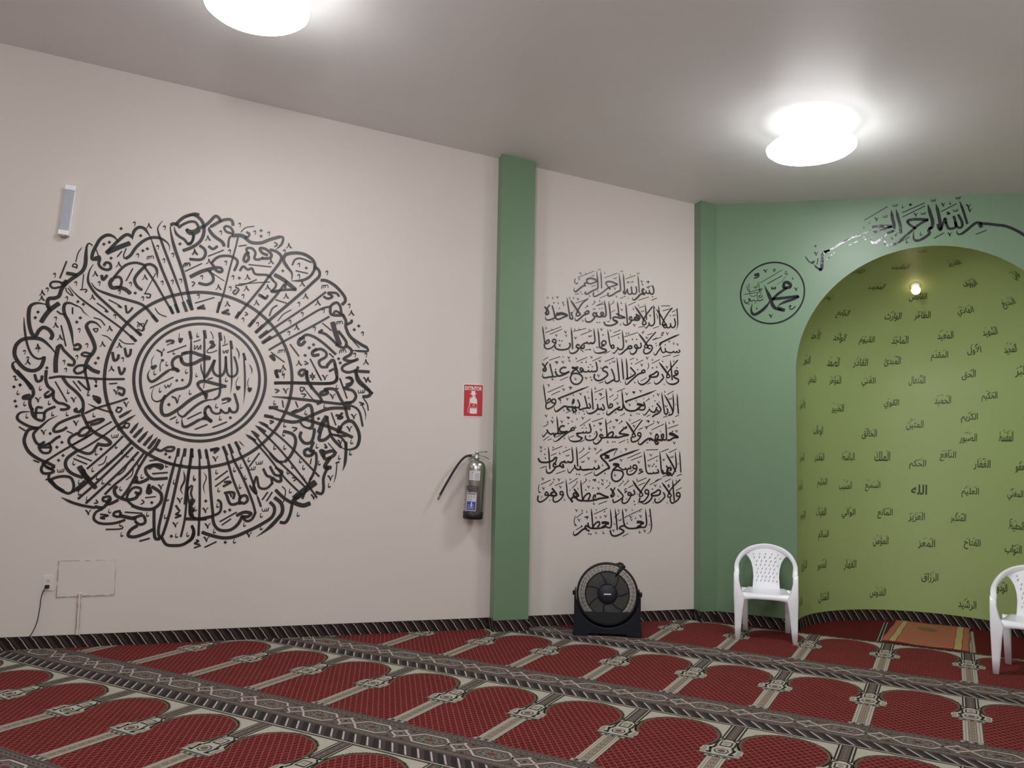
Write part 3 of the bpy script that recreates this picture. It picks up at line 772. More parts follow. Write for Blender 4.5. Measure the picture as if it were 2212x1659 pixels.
[0,12.7,2478,2119,2468,2126,2462,2136],[0,9.3,2462,2134,2455,2157],[0,6.9,2455,2157,2449,2128,2435,2115],[0,12.7,2500,1977,2490,1983,2484,1993],[0,9.2,2484,1991,2477,2014],
[0,6.9,2477,2014,2471,1986,2458,1973],[0,12.2,1843,2047,1834,2053,1829,2063],[0,8.9,1829,2061,1821,2083],[0,6.7,1821,2083,1816,2056,1803,2043],[0,12.3,1960,2087,1951,2093,1945,2103],
[0,9.0,1945,2101,1937,2124],[0,6.7,1937,2124,1932,2096,1919,2083],[0,5.5,1323,3067,1327,3089],[0,8.8,1327,3089,1321,3100,1310,3090],[0,5.5,1459,3141,1463,3163],
[0,8.8,1463,3163,1457,3174,1446,3164],[0,5.6,1676,3090,1681,3113],[0,9.0,1681,3113,1675,3124,1664,3113],[0,5.6,1572,3090,1577,3112],[0,8.9,1577,3112,1571,3123,1560,3113],
[0,5.5,1394,2925,1398,2947],[0,8.8,1398,2947,1393,2958,1381,2948],[0,5.6,1799,2959,1804,2981],[0,9.0,1804,2981,1798,2992,1786,2982],[0,5.7,1913,2861,1918,2883],
[0,9.1,1918,2883,1912,2894,1900,2884],[0,5.7,1917,2772,1921,2794],[0,9.1,1921,2794,1915,2805,1904,2795],[0,5.7,2130,2815,2135,2837],[0,9.2,2135,2837,2129,2849,2117,2838],
[0,5.8,2313,2562,2318,2585],[0,9.2,2318,2585,2312,2596,2300,2586],[0,5.8,2426,2344,2431,2366],[0,9.3,2431,2366,2425,2377,2412,2367],[0,5.8,2458,2174,2463,2197],
[0,9.3,2463,2197,2457,2208,2444,2198],[0,5.8,2370,2170,2375,2192],[0,9.2,2375,2192,2369,2204,2356,2194],[0,5.6,1925,2550,1930,2572],[0,9.0,1930,2572,1924,2584,1912,2574],
[0,5.6,1953,2472,1958,2494],[0,9.0,1958,2494,1952,2506,1940,2496],[0,5.6,1863,2405,1867,2427],[0,9.0,1867,2427,1861,2438,1850,2428],[0,5.6,1858,2317,1862,2339],
[0,8.9,1862,2339,1856,2350,1845,2340],[0,5.5,1506,2584,1511,2606],[0,8.8,1511,2606,1505,2617,1494,2607],[0,5.5,1410,2638,1415,2660],[0,8.7,1415,2660,1409,2671,1398,2661],
[0,5.4,1202,2710,1206,2731],[0,8.6,1206,2731,1200,2742,1189,2732],[0,5.5,1427,2726,1431,2748],[0,8.8,1431,2748,1426,2759,1414,2749],[0,5.5,1369,2835,1374,2857],
[0,8.7,1374,2857,1368,2868,1357,2858],[0,5.4,1184,2562,1189,2584],[0,8.6,1189,2584,1183,2594,1172,2585],[0,5.5,1622,2373,1627,2395],[0,8.8,1627,2395,1621,2406,1609,2396],
[0,5.5,1514,2402,1518,2423],[0,8.8,1518,2423,1513,2434,1501,2425],[0,5.5,1829,1978,1833,2000],[0,8.9,1833,2000,1827,2011,1816,2002],[0,5.7,2051,2363,2056,2385],
[0,9.1,2056,2385,2050,2396,2038,2386],[0,5.7,2115,2509,2119,2531],[0,9.1,2119,2531,2113,2543,2101,2533],[0,6.9,2265,2430,2259,2451,2246,2450,2242,2431],
[0,6.9,2244,2450,2230,2447,2226,2425],[0,6.9,2232,2449,2217,2444,2213,2420],[0,6.9,2298,2204,2293,2224,2280,2224,2276,2205],[0,6.9,2277,2224,2264,2221,2260,2200],
[0,6.9,2266,2223,2250,2218,2247,2194],[0,6.7,1829,2181,1824,2201,1811,2200,1807,2182],[0,6.7,1809,2200,1796,2197,1792,2176],[0,6.7,1798,2199,1783,2194,1779,2171],
[0,6.4,1110,2803,1105,2823,1092,2822,1089,2804],[0,6.4,1090,2822,1078,2818,1075,2798],[0,6.4,1080,2821,1066,2815,1063,2793],[0,6.9,2142,2714,2137,2734,2123,2733,2119,2714],
[0,6.9,2121,2733,2108,2730,2104,2709],[0,6.9,2110,2732,2094,2727,2091,2703],[0,10.1,1526,2480,1543,2464,1523,2454],[0,9.9,1130,2687,1150,2680,1135,2653],
[0,12.1,1719,3045,1741,3029,1721,3009],[0,10.4,1982,2120,2008,2104,1983,2094],[0,6.7,1221,2797,1361,2712],[0,22.6,-9,1961,53,1892,94,1845,107,1797,88,1757,90,1717,107,1677],
[0,19.6,106,1693,108,1653,131,1622,168,1607,185,1623,186,1664,207,1688,252,1710],[0,18.1,131,1630,134,1698,170,1699],[0,13.6,115,1661,183,1663],[0,21.1,86,1789,51,1779,45,1763,81,1764],
[4,0,7,1856,18,1870,31,1857,19,1844],[4,0,-32,1842,-20,1855,-8,1843,-19,1830],[4,0,-19,1741,-7,1754,5,1742,-6,1729],[4,0,-9,1704,2,1717,15,1705,3,1692],
[3,19.6,93,1669,37,1663,14,1635,26,1603,92,1565,150,1554,177,1575,218,1616,274,1646],[0,22.6,150,1554,93,1541,71,1493,70,1445,102,1382,162,1335,228,1304,272,1281],
[0,18.2,272,1277,237,1265,192,1304],[0,19.6,150,1550,124,1510,133,1470,156,1439,199,1432,234,1448,268,1481,296,1498],[0,18.1,198,1456,164,1423,188,1380,231,1380,240,1416,220,1448],
[0,15.1,164,1415,236,1416],[4,0,218,1516,230,1529,243,1516,231,1503],[4,0,297,1453,309,1467,322,1454,310,1441],[4,0,267,1418,278,1432,291,1419,280,1406],
[4,0,310,1360,321,1373,334,1360,323,1347],[4,0,283,1325,294,1338,307,1325,296,1312],[0,19.6,227,1328,206,1304,187,1264,203,1232,246,1233,267,1249,215,1280],
[0,19.6,240,1221,242,1185,287,1138,362,1090,397,1106,402,1154,378,1202,319,1210,263,1193,243,1169],[0,25.7,249,1185,287,1138,340,1102],[0,10.5,220,1185,241,1193],
[0,15.1,227,1328,317,1394,415,1460,500,1518],[0,22.8,398,1102,432,1130,474,1178],[0,21.4,180,1970,180,1905,197,1857,235,1818,208,1785,180,1776],[0,19.8,235,1818,238,1770,269,1739,305,1732,343,1708,315,1691,286,1691],
[0,15.2,206,1821,179,1792,209,1777],[0,10.7,242,1891,326,1748],[0,9.3,358,1900,413,1829],[0,21.5,287,1925,327,1870,388,1816,428,1760,435,1703,433,1662,458,1606,483,1558],
[0,15.5,391,1901,445,1850,468,1843,449,1916],[0,21.6,394,1702,381,1685,410,1678,435,1703],[0,15.5,448,1667,519,1706,592,1733,666,1760,725,1786],[1,12.4,466,1737,534,1706,633,1676],
[0,20.0,419,1654,333,1619,277,1586,250,1545,266,1529,308,1542,336,1563],[0,20.1,498,1559,460,1566,425,1541,419,1508,456,1509,491,1542],[0,20.1,459,1598,495,1607,538,1625,575,1626,540,1600,489,1583],
[0,24.7,483,1558,537,1519,597,1488,629,1456,600,1439,540,1446],[4,0,556,1410,567,1423,581,1410,569,1397],[4,0,498,1870,510,1884,523,1871,511,1857],[0,12.5,628,1611,542,1551,457,1485,372,1435],
[0,14.1,660,1579,574,1503,475,1428,418,1395],[0,20.0,411,1524,362,1491,357,1450,410,1403,478,1376,514,1389,541,1438],[0,23.0,411,1395,349,1338,344,1282,383,1234,458,1202],
[0,38.3,431,1283,471,1219,503,1183],[0,30.7,455,1259,487,1195,550,1127],[0,10.7,413,1363,510,1324],[0,10.7,392,1338,482,1299],[0,15.7,709,1506,638,1423,484,1267],
[0,18.9,771,1466,679,1359,510,1187,426,1106],[0,17.3,780,1426,681,1310,541,1155,437,1050],[0,17.3,820,1393,721,1269,580,1115,489,1018],[0,17.4,858,1386,760,1237,667,1147,611,1082],
[0,19.0,881,1378,826,1270,806,1213,765,1123,724,1058],[1,22.1,809,1607,760,1532],[1,23.8,845,1575,784,1500],[1,23.8,877,1547,816,1467],[1,23.9,913,1523,855,1443],
[1,23.9,944,1503,887,1419],[1,20.5,759,1701,679,1645],[1,20.6,784,1664,667,1579],[0,21.9,672,1554,720,1580],[0,23.8,896,1386,932,1428,960,1487],[0,19.1,933,1420,972,1404,1017,1430,1063,1430,1049,1405,1003,1405],
[4,0,995,1380,1007,1393,1021,1380,1008,1366],[4,0,1023,1357,1035,1370,1049,1357,1036,1344],[4,0,948,1412,956,1421,965,1412,957,1403],[1,11.1,951,1354,1022,1314,1069,1302,1132,1298],
[0,26.9,894,1271,931,1296,986,1272],[0,22.3,986,1272,985,1297,931,1300,879,1279,881,1238,921,1198,982,1198,1028,1202],[0,12.7,923,1234,1026,1244],[0,11.1,899,1329,956,1338],
[0,23.6,814,1213,823,1172,853,1173,898,1197],[0,23.6,823,1172,793,1172],[0,23.7,907,1156,895,1099,918,1099,901,1140],[0,23.7,923,1140,987,1091,990,1026,939,977,863,977,794,1001],
[0,18.8,802,1001,762,1042,767,1091,803,1132,848,1124,843,1083,812,1099],[0,23.5,834,1099,821,1058,769,1042,732,1050,686,1074,672,1115,690,1139],[0,18.5,597,1058,641,1066,647,1034,606,1034,598,1054],
[0,23.2,642,1050,629,1018,601,986,549,994],[1,19.7,331,1058,394,1026,468,1002,550,986],[4,0,916,1022,929,1035,942,1021,930,1008],[0,9.4,882,1058,954,1066],
[0,9.4,860,1042,876,1026,854,1009],[0,10.8,554,1042,566,1022,544,1018],[0,21.6,630,1010,659,1018,702,1042],[0,18.6,721,961,684,953,678,929,716,921,722,953],
[0,26.4,715,929,783,912,829,904],[0,20.3,814,912,873,928,891,879,854,863,822,888],[0,23.4,839,855,795,823,782,783,828,774,895,798,954,830],[0,18.7,754,896,681,873,592,873,547,906,559,954,602,978],
[0,13.8,589,938,641,929,590,914,620,905],[4,0,800,916,809,926,819,916,810,906],[0,10.9,751,953,868,944],[0,10.8,631,829,728,832,742,848],[0,12.5,860,742,927,761],
[0,22.1,947,977,953,846,964,764,995,756],[1,20.9,1095,1423,1063,1273,1014,1009,984,821,1003,756],[1,21.0,1137,1423,1109,1273,1061,976,1023,813,1003,756],
[1,16.2,1188,1424,1172,1257,1164,926,1140,770],[0,24.1,1095,1423,1090,1364],[0,24.2,1141,1423,1136,1365],[0,24.3,1188,1420,1187,1357],[0,22.1,1010,764,1043,715,1097,706,1158,713,1211,753,1228,810,1215,844],
[4,0,1062,775,1074,789,1088,775,1075,762],[0,15.9,1095,1001,1124,959],[0,14.4,1120,951,1098,935,1133,926,1095,910],[3,14.5,1138,1253,1148,1191,1124,1124,1141,1083],
[3,16.1,1209,1150,1196,1091,1213,1050,1229,1050],[0,24.1,1221,1042,1197,984,1203,926,1243,901,1314,901],[0,19.3,1225,959,1208,984],[0,20.4,653,1866,699,1851,693,1810,662,1825],
[0,18.6,493,1795,538,1780,539,1747,501,1779],[0,20.2,523,1779,540,1743],[0,11.0,599,1889,651,1895],[0,12.6,660,1718,691,1711,677,1682,654,1693,668,1718],
[0,12.6,719,1605,749,1597,736,1568,712,1580,726,1605],[0,11.2,630,1846,638,1840,643,1831],[0,8.2,643,1833,650,1812],[0,6.1,650,1812,655,1838,666,1850],
[0,10.8,121,1771,129,1765,134,1756],[0,7.9,134,1758,141,1738],[0,5.9,141,1738,145,1763,156,1775],[0,11.0,352,1779,360,1773,365,1764],[0,8.0,365,1766,372,1745],
[0,6.0,372,1745,376,1771,387,1783],[0,11.0,376,1610,384,1604,389,1594],[0,8.0,389,1596,396,1576],[0,6.0,396,1576,400,1601,411,1613],[0,10.8,170,1540,178,1534,183,1525],
[0,7.9,183,1527,190,1507],[0,5.9,190,1507,194,1532,205,1543],[0,11.1,492,1923,500,1917,505,1908],[0,8.1,505,1910,512,1889],[0,6.1,512,1889,516,1914,527,1927],
[0,11.3,967,1154,975,1148,981,1138],[0,8.2,981,1140,988,1119],[0,6.2,988,1119,992,1145,1004,1157],[0,11.4,1102,1056,1111,1049,1116,1040],[0,8.3,1116,1042,1123,1020],
[0,6.2,1123,1020,1128,1046,1139,1058],[0,11.4,1080,875,1088,869,1094,859],[0,8.3,1094,861,1101,840],[0,6.2,1101,840,1105,865,1117,877],[0,10.9,491,968,498,961,504,952],
[0,8.0,504,954,510,933],[0,6.0,510,933,515,958,526,970],[0,11.3,702,1758,710,1752,715,1742],[0,8.2,715,1745,722,1723],[0,6.1,722,1723,727,1749,738,1761],
[0,4.9,-11,1921,-14,1901],[0,7.8,-14,1901,-9,1891,0,1899],[0,4.9,146,1855,142,1835],[0,7.9,142,1835,148,1824,157,1833],[0,4.9,6,1817,2,1798],[0,7.8,2,1798,7,1787,17,1796],
[0,4.9,53,1739,49,1719],[0,7.8,49,1719,54,1709,64,1718],[0,4.9,209,1752,206,1732],[0,7.9,206,1732,211,1722,221,1731],[0,4.9,72,1652,68,1632],[0,7.8,68,1632,74,1622,83,1630],
[0,4.9,235,1673,232,1653],[0,7.9,232,1653,237,1642,247,1651],[0,5.0,329,1675,326,1655],[0,8.0,326,1655,331,1645,341,1654],[0,5.0,328,1837,324,1817],[0,8.0,324,1817,329,1807,339,1816],
[0,5.0,505,1672,502,1652],[0,8.1,502,1652,507,1642,517,1650],[0,5.0,460,1826,457,1806],[0,8.1,457,1806,462,1795,472,1804],[0,5.0,535,1397,531,1377],[0,8.0,531,1377,536,1366,546,1375],
[0,5.1,666,1448,662,1427],[0,8.1,662,1427,667,1417,677,1426],[0,5.1,705,1408,701,1387],[0,8.1,701,1387,707,1377,717,1385],[0,5.1,744,1384,740,1363],[0,8.1,740,1363,745,1353,756,1361],
[0,5.1,783,1360,779,1339],[0,8.2,779,1339,784,1329,795,1337],[0,5.1,823,1319,819,1299],[0,8.2,819,1299,824,1288,834,1297],[0,5.0,392,1322,388,1302],[0,7.9,388,1302,394,1292,404,1300],
[0,5.0,519,1275,515,1255],[0,8.0,515,1255,520,1245,531,1253],[0,5.0,551,1219,548,1199],[0,8.0,548,1199,553,1188,563,1197],[0,5.0,590,1187,586,1167],[0,8.0,586,1167,591,1156,602,1165],
[0,5.0,635,1179,631,1159],[0,8.1,631,1159,636,1149,646,1157],[0,5.0,613,1317,609,1297],[0,8.1,609,1297,614,1286,625,1295],[0,5.0,436,1186,432,1166],[0,7.9,432,1166,437,1156,447,1164],
[0,5.0,440,1106,436,1086],[0,7.9,436,1086,442,1076,452,1084],[0,5.0,493,1066,490,1046],[0,8.0,490,1046,495,1036,505,1044],[0,5.1,711,1139,707,1119],[0,8.1,707,1119,713,1108,723,1117],
[0,5.1,850,1229,846,1209],[0,8.2,846,1209,851,1199,862,1207],[0,5.2,1014,1313,1010,1293],[0,8.3,1010,1293,1015,1282,1026,1291],[0,5.2,1074,1190,1069,1169],
[0,8.3,1069,1169,1075,1159,1086,1167],[0,5.2,1024,935,1020,915],[0,8.2,1020,915,1025,904,1036,912],[0,5.1,901,952,897,932],[0,8.2,897,932,903,921,913,930],
[0,5.0,724,880,720,860],[0,8.1,720,860,726,850,736,858],[0,5.0,735,807,732,787],[0,8.1,732,787,737,777,747,785],[0,5.2,1033,1066,1029,1046],[0,8.3,1029,1046,1035,1035,1045,1044],
[0,5.0,645,977,641,957],[0,8.0,641,957,647,947,657,955],[0,5.2,1212,1216,1208,1195],[0,8.4,1208,1195,1214,1184,1225,1193],[0,5.2,1230,992,1226,971],[0,8.4,1226,971,1232,960,1242,969],
[0,5.2,1107,795,1103,775],[0,8.3,1103,775,1109,764,1119,772],[0,5.2,1184,802,1180,782],[0,8.3,1180,782,1186,771,1197,780],[0,6.1,632,1515,637,1496,649,1496,652,1513],
[0,6.1,651,1496,662,1499,665,1518],[0,6.1,661,1497,674,1501,677,1523],[0,5.9,291,1260,295,1241,307,1241,309,1258],[0,5.9,308,1241,320,1243,322,1262],[0,5.9,318,1241,331,1245,333,1266],
[0,7.8,608,1358,592,1309,556,1292],[0,7.8,749,1294,729,1253,693,1220],[0,7.8,792,1270,783,1221,747,1188],[0,10.5,29,1559,69,1533],[0,10.5,134,1323,171,1308],
[0,9.2,338,1535,375,1519],[0,22.0,1762,1938,1896,1948,2056,1950,2176,1954,2227,1978,2233,2041,2214,2111],[1,22.0,1750,1834,1900,1826,2121,1807,2276,1794,2354,1806],
[0,22.4,2002,2048,2013,1970,2058,1901,2111,1842,2121,1807,2088,1788],[1,8.6,1981,1912,2034,1848,2079,1797],[1,25.3,1728,1751,1854,1716,1982,1672,2197,1607,2372,1532],
[0,25.3,1729,1747,1795,1753],[0,25.2,1698,1686,1764,1674],[1,25.2,1698,1686,1840,1651,1941,1645,2057,1700,2191,1756,2347,1761],[0,22.6,2169,1905,2114,1877,2128,1860,2170,1879,2143,1904,2221,1907,2266,1838,2303,1777,2323,1707,2337,1672],
[0,22.9,2321,2009,2357,1983,2341,1947,2298,1919,2360,1903,2387,1860,2363,1815,2302,1804],[0,26.5,2372,2064,2410,1986,2464,1934,2501,1891,2484,1863,2440,1857],
[1,10.6,2440,1853,2477,1801,2488,1748],[0,12.4,2415,1812,2451,1800,2425,1790],[2,8.8,2433,1799,2466,1729,2468,1667],[0,17.5,2312,1778,2364,1779,2418,1737,2448,1622],
[0,25.6,1905,1713,1971,1741,2020,1777,2046,1761,2057,1700,2060,1613,2035,1595],[0,15.4,2035,1595,1992,1611,1966,1645],[0,11.9,1896,1717,1937,1740],[4,0,2090,1673,2104,1687,2119,1674,2105,1659],
[0,38.1,2168,1694,2136,1632,2113,1562],[0,22.5,2168,1694,2179,1633,2198,1563,2226,1512,2288,1451],[0,25.9,2121,1562,2115,1509,2157,1510,2199,1546],[0,17.3,2198,1555,2268,1539,2312,1496,2327,1443],
[0,38.3,2274,1618,2258,1565],[3,26.1,2259,1556,2274,1609,2316,1654,2368,1656,2414,1586,2425,1515,2401,1453,2332,1435,2270,1460],[0,17.4,2233,1547,2320,1540],
[2,24.4,2321,1496,2324,1408,2318,1320,2303,1268],[0,12.2,2201,1722,2239,1626],[0,20.9,2236,1705,2289,1689,2254,1679,2287,1724],[0,23.9,1977,1567,1970,1524,2006,1481,2056,1491,2075,1561,2073,1596],
[0,24.0,2073,1491,2050,1421,2075,1422,2060,1387,2017,1386,2008,1421,2041,1438],[0,23.7,1843,1569,1911,1549,1937,1506,1931,1445,1901,1376,1861,1332],[0,20.2,1852,1332,1811,1336,1777,1365,1751,1399],
[0,25.8,2152,1427,2162,1362,2205,1371,2238,1398,2220,1424,2161,1406],[0,20.7,2152,1423,2126,1422,2154,1371],[0,29.4,2205,1371,2165,1301,2199,1284],[0,29.2,2165,1293,2216,1293],
[0,22.4,2190,1302,2159,1214,2162,1128,2147,1089,2104,1102],[0,20.5,2060,1387,2093,1405,2100,1327,2082,1248,2058,1196],[1,21.8,1659,1637,1726,1605],[1,21.7,1636,1607,1711,1561],
[1,21.7,1605,1568,1663,1526],[1,21.6,1569,1537,1640,1491],[0,15.1,1692,1621,1863,1487,2125,1223],[0,15.1,1661,1586,1824,1426,1999,1213,2114,1059],[0,15.0,1630,1542,1751,1399,1914,1247,2027,1136],
[0,15.0,1615,1508,1744,1365,1857,1221,1969,1110],[0,47.3,1942,1050,2011,1110,2101,1179],[0,17.1,2066,1214,2035,1136,2005,1050],[0,33.9,2003,1084,1938,1033,2007,999,2065,1016],
[0,25.1,1803,1118,1863,1059,1931,1016],[0,23.6,1931,1016,1917,931,1887,871,1845,872],[0,8.4,1851,1144,1877,1110,1864,1024],[2,28.4,1797,1059,1848,1016,1859,948,1820,889,1757,822,1678,764],
[0,25.0,1765,1025,1800,982,1786,914,1707,856,1611,806,1517,766,1438,758,1358,776,1286,802],[0,20.0,1706,1279,1733,1228,1766,1212,1776,1161],[0,20.1,1755,1297,1790,1237,1831,1229,1847,1255,1822,1272,1796,1289],
[0,18.4,1776,1169,1745,1135,1712,1126,1679,1143,1659,1219,1639,1126,1665,1084],[0,21.9,1831,1229,1841,1187,1808,1186,1774,1212],[0,16.6,1665,1084,1631,1118,1613,1151],
[1,16.6,1665,1084,1701,991],[1,16.5,1495,1480,1531,1396,1592,1278,1646,1143,1665,1092],[1,18.1,1451,1462,1484,1353,1563,1202,1635,1033,1663,940],[1,18.1,1408,1445,1445,1336,1491,1193,1553,1050],
[0,23.0,1408,1445,1439,1378],[0,23.1,1447,1462,1478,1395],[0,23.1,1495,1480,1529,1421],[1,21.2,1286,1426,1316,1284,1336,1092,1359,925],[0,22.6,1187,1424,1183,1341,1167,1174,1159,1009],
[1,17.9,1238,1425,1249,1275,1261,1009,1263,777],[0,22.6,1184,1416,1194,1357],[0,22.7,1239,1417,1250,1350],[0,22.8,1286,1417,1301,1351],[0,19.6,1326,1414,1377,1427,1346,1393],
[0,24.5,1318,1414,1369,1427],[0,19.9,1662,949,1640,898,1600,882,1567,916],[0,24.6,1526,924,1581,949,1630,940,1607,915,1559,916],[0,23.0,1567,916,1537,857,1483,816,1411,817,1370,859,1355,925],
[0,19.6,1431,1092,1471,1100,1503,1092,1497,1050],[0,18.0,1421,1142,1475,1176,1428,1176],[0,19.5,1386,1042,1411,1017,1405,950,1344,917],[0,21.3,1447,1084,1474,1017,1507,1008,1546,1025],
[0,21.4,1547,1008,1545,1058,1584,1075,1602,1042,1579,1016,1546,1025],[4,0,1463,966,1476,980,1490,966,1477,953],[4,0,1428,954,1440,967,1455,954,1442,940],
[4,0,1290,1033,1302,1047,1316,1033,1304,1020],[4,0,1441,725,1454,738,1468,725,1455,711],[0,24.0,1164,902,1266,901,1344,917],[0,19.3,1204,1050,1192,984,1210,918,1266,897],
[0,20.8,1213,852,1231,802,1218,753,1173,721],[0,16.1,1227,893,1171,1091,1200,1150],[0,14.4,1249,744,1265,736,1239,720,1274,711],[0,11.2,1236,687,1282,703],
[0,11.3,1310,690,1391,730],[0,11.4,1409,879,1525,949],[0,11.4,1425,854,1487,899],[0,11.4,1363,1192,1448,1260],[0,11.4,1365,1142,1458,1218],[0,11.7,1673,1398,1604,1295],
[0,11.6,1707,1042,1746,1101],[0,11.7,1740,1033,1779,1101],[0,6.5,1650,1332,1655,1312,1668,1313,1671,1330],[0,6.5,1670,1313,1682,1315,1686,1335],[0,6.5,1680,1313,1695,1317,1698,1340],
[0,6.5,1709,976,1714,957,1727,957,1730,974],[0,6.5,1729,957,1742,959,1745,979],[0,6.5,1740,957,1754,961,1758,983],[0,6.5,1599,1289,1604,1269,1616,1270,1620,1287],
[0,6.5,1619,1270,1631,1272,1635,1292],[0,6.5,1629,1270,1644,1274,1647,1296],[0,6.9,2402,1908,2408,1887,2421,1888,2425,1906],[0,6.9,2423,1888,2437,1890,2441,1911],
[0,6.9,2435,1888,2451,1893,2455,1917],[0,10.3,1956,1915,1990,1908,1966,1880,1956,1906],[0,10.3,1966,1863,2000,1860,1984,1837],[0,11.9,1768,1891,1798,1883,1774,1865],
[0,11.9,1909,1600,1943,1593,1918,1570],[0,10.3,2061,1361,2054,1317],[0,10.1,1923,1213,1957,1204,1933,1187],[0,11.9,1826,1806,1836,1754],[0,12.0,1926,1801,1945,1758],
[0,13.5,1741,1648,1766,1640,1742,1626],[0,12.3,2257,1997,2318,1840],[0,10.4,2070,2051,2115,1974],[0,8.6,2184,1484,2255,1407],[0,13.8,2249,1328,2275,1337],
[2,8.7,2258,1320,2252,1232,2237,1171],[0,13.8,2158,1475,2176,1449,2159,1449],[0,12.4,2027,2012,2036,2005,2042,1995],[0,9.0,2042,1997,2049,1975],[0,6.7,2049,1975,2055,2002,2068,2016],
[0,12.4,2121,2015,2130,2009,2136,1999],[0,9.0,2136,2001,2143,1978],[0,6.8,2143,1978,2149,2006,2162,2019],[0,12.2,1829,1899,1838,1892,1844,1882],[0,8.9,1843,1885,1851,1862],
[0,6.6,1851,1862,1856,1890,1869,1903],[0,12.7,2442,2011,2452,2004,2458,1994],[0,9.2,2457,1996,2465,1973],[0,6.9,2465,1973,2471,2002,2484,2015],[0,12.4,2186,1868,2195,1861,2201,1851],
[0,9.1,2201,1854,2208,1831],[0,6.8,2208,1831,2214,1859,2227,1872],[0,12.5,2355,1714,2365,1708,2371,1698],[0,9.1,2371,1700,2378,1677],[0,6.8,2378,1677,2384,1705,2397,1718],
[0,12.5,2324,1616,2333,1610,2339,1600],[0,9.1,2339,1602,2347,1579],[0,6.8,2347,1579,2352,1607,2366,1620],[0,12.4,2258,1509,2268,1503,2274,1493],[0,9.0,2273,1495,2281,1472],
[0,6.8,2281,1472,2287,1500,2300,1513],[0,12.3,2191,1229,2200,1223,2206,1212],[0,9.0,2206,1215,2213,1192],[0,6.7,2213,1192,2219,1219,2232,1232],[0,12.2,2069,1082,2078,1075,2084,1065],
[0,8.9,2084,1067,2091,1045],[0,6.6,2091,1045,2097,1072,2109,1084],[0,11.7,1602,795,1611,789,1616,779],[0,8.6,1616,781,1624,759],[0,6.4,1624,759,1629,785,1641,797],
[0,11.5,1305,865,1313,858,1319,849],[0,8.4,1319,851,1326,829],[0,6.3,1326,829,1331,855,1343,867],[0,11.5,1284,981,1292,975,1298,965],[0,8.4,1298,967,1305,945],
[0,6.3,1305,945,1310,971,1322,983],[0,11.7,1338,1365,1347,1359,1352,1349],[0,8.5,1352,1351,1359,1330],[0,6.4,1359,1330,1364,1356,1376,1368],[0,11.7,1461,1098,1470,1091,1475,1081],
[0,8.5,1475,1084,1482,1062],[0,6.4,1482,1062,1488,1088,1500,1100],[0,11.5,1301,766,1310,759,1315,749],[0,8.4,1315,752,1322,730],[0,6.3,1322,730,1327,756,1339,767],
[0,5.5,1824,2040,1819,2018],[0,8.9,1819,2018,1825,2007,1837,2017],[0,5.7,2236,1943,2231,1921],[0,9.1,2231,1921,2237,1909,2249,1919],[0,5.5,1767,1804,1762,1782],
[0,8.8,1762,1782,1768,1771,1779,1780],[0,5.6,2146,1790,2141,1768],[0,9.0,2141,1768,2147,1757,2159,1766],[0,5.6,2004,1733,1999,1711],[0,8.9,1999,1711,2005,1700,2017,1709],
[0,5.5,1848,1633,1843,1612],[0,8.8,1843,1612,1849,1601,1861,1610],[0,5.5,1842,1564,1838,1542],[0,8.8,1838,1542,1844,1531,1855,1541],[0,5.5,1780,1459,1776,1438],
[0,8.7,1776,1438,1781,1427,1793,1436],[0,5.5,1855,1461,1850,1439],[0,8.8,1850,1439,1856,1428,1867,1437],[0,5.5,1918,1315,1914,1294],[0,8.8,1914,1294,1920,1283,1931,1292],
[0,5.5,2002,1308,1998,1286],[0,8.8,1998,1286,2004,1275,2015,1284],[0,5.5,1975,1359,1971,1338],[0,8.8,1971,1338,1977,1327,1988,1336],[0,5.5,1887,1272,1882,1251],
[0,8.8,1882,1251,1888,1240,1900,1249],[0,5.5,2005,1230,2001,1209],[0,8.8,2001,1209,2007,1198,2018,1207],[0,5.5,1909,1127,1904,1105],[0,8.8,1904,1105,1910,1094,1922,1103],
[0,5.6,2098,1474,2093,1452],[0,8.9,2093,1452,2099,1441,2111,1450],[0,5.7,2357,1426,2352,1404],[0,9.1,2352,1404,2358,1393,2370,1402],[0,5.7,2363,1514,2358,1492],
[0,9.1,2358,1492,2364,1481,2376,1490],[0,5.6,2272,1389,2267,1368],[0,9.0,2267,1368,2273,1356,2285,1366],[0,5.6,2119,1344,2115,1322],[0,8.9,2115,1322,2121,1311,2132,1320],
[0,5.6,2202,1171,2197,1149],[0,8.9,2197,1149,2203,1138,2215,1147],[0,5.5,1974,947,1969,926],[0,8.8,1969,926,1975,915,1987,924],[0,5.4,1702,940,1698,919],
[0,8.6,1698,919,1704,908,1715,917],[0,5.4,1706,847,1702,826],[0,8.6,1702,826,1707,815,1719,824],[0,5.3,1584,873,1579,853],[0,8.5,1579,853,1585,842,1596,850],
[0,5.3,1517,749,1512,728],[0,8.5,1512,728,1518,717,1529,726],[0,5.3,1370,825,1366,805],[0,8.4,1366,805,1372,794,1383,802],[0,5.3,1389,1133,1384,1113],[0,8.5,1384,1113,1390,1102,1401,1110],
[0,5.3,1386,1016,1381,996],[0,8.5,1381,996,1387,985,1398,993],[0,5.2,1211,1224,1207,1203],[0,8.4,1207,1203,1212,1193,1223,1201],[0,5.2,1214,983,1210,963],
[0,8.3,1210,963,1216,952,1226,961],[0,5.4,1596,1363,1591,1342],[0,8.6,1591,1342,1597,1331,1608,1340],[0,5.4,1541,1311,1537,1290],[0,8.6,1537,1290,1542,1279,1554,1288],
[0,5.4,1577,1227,1573,1206],[0,8.6,1573,1206,1578,1195,1589,1204],[0,5.4,1539,1159,1535,1138],[0,8.6,1535,1138,1541,1127,1552,1136],[0,5.4,1494,1285,1490,1264],
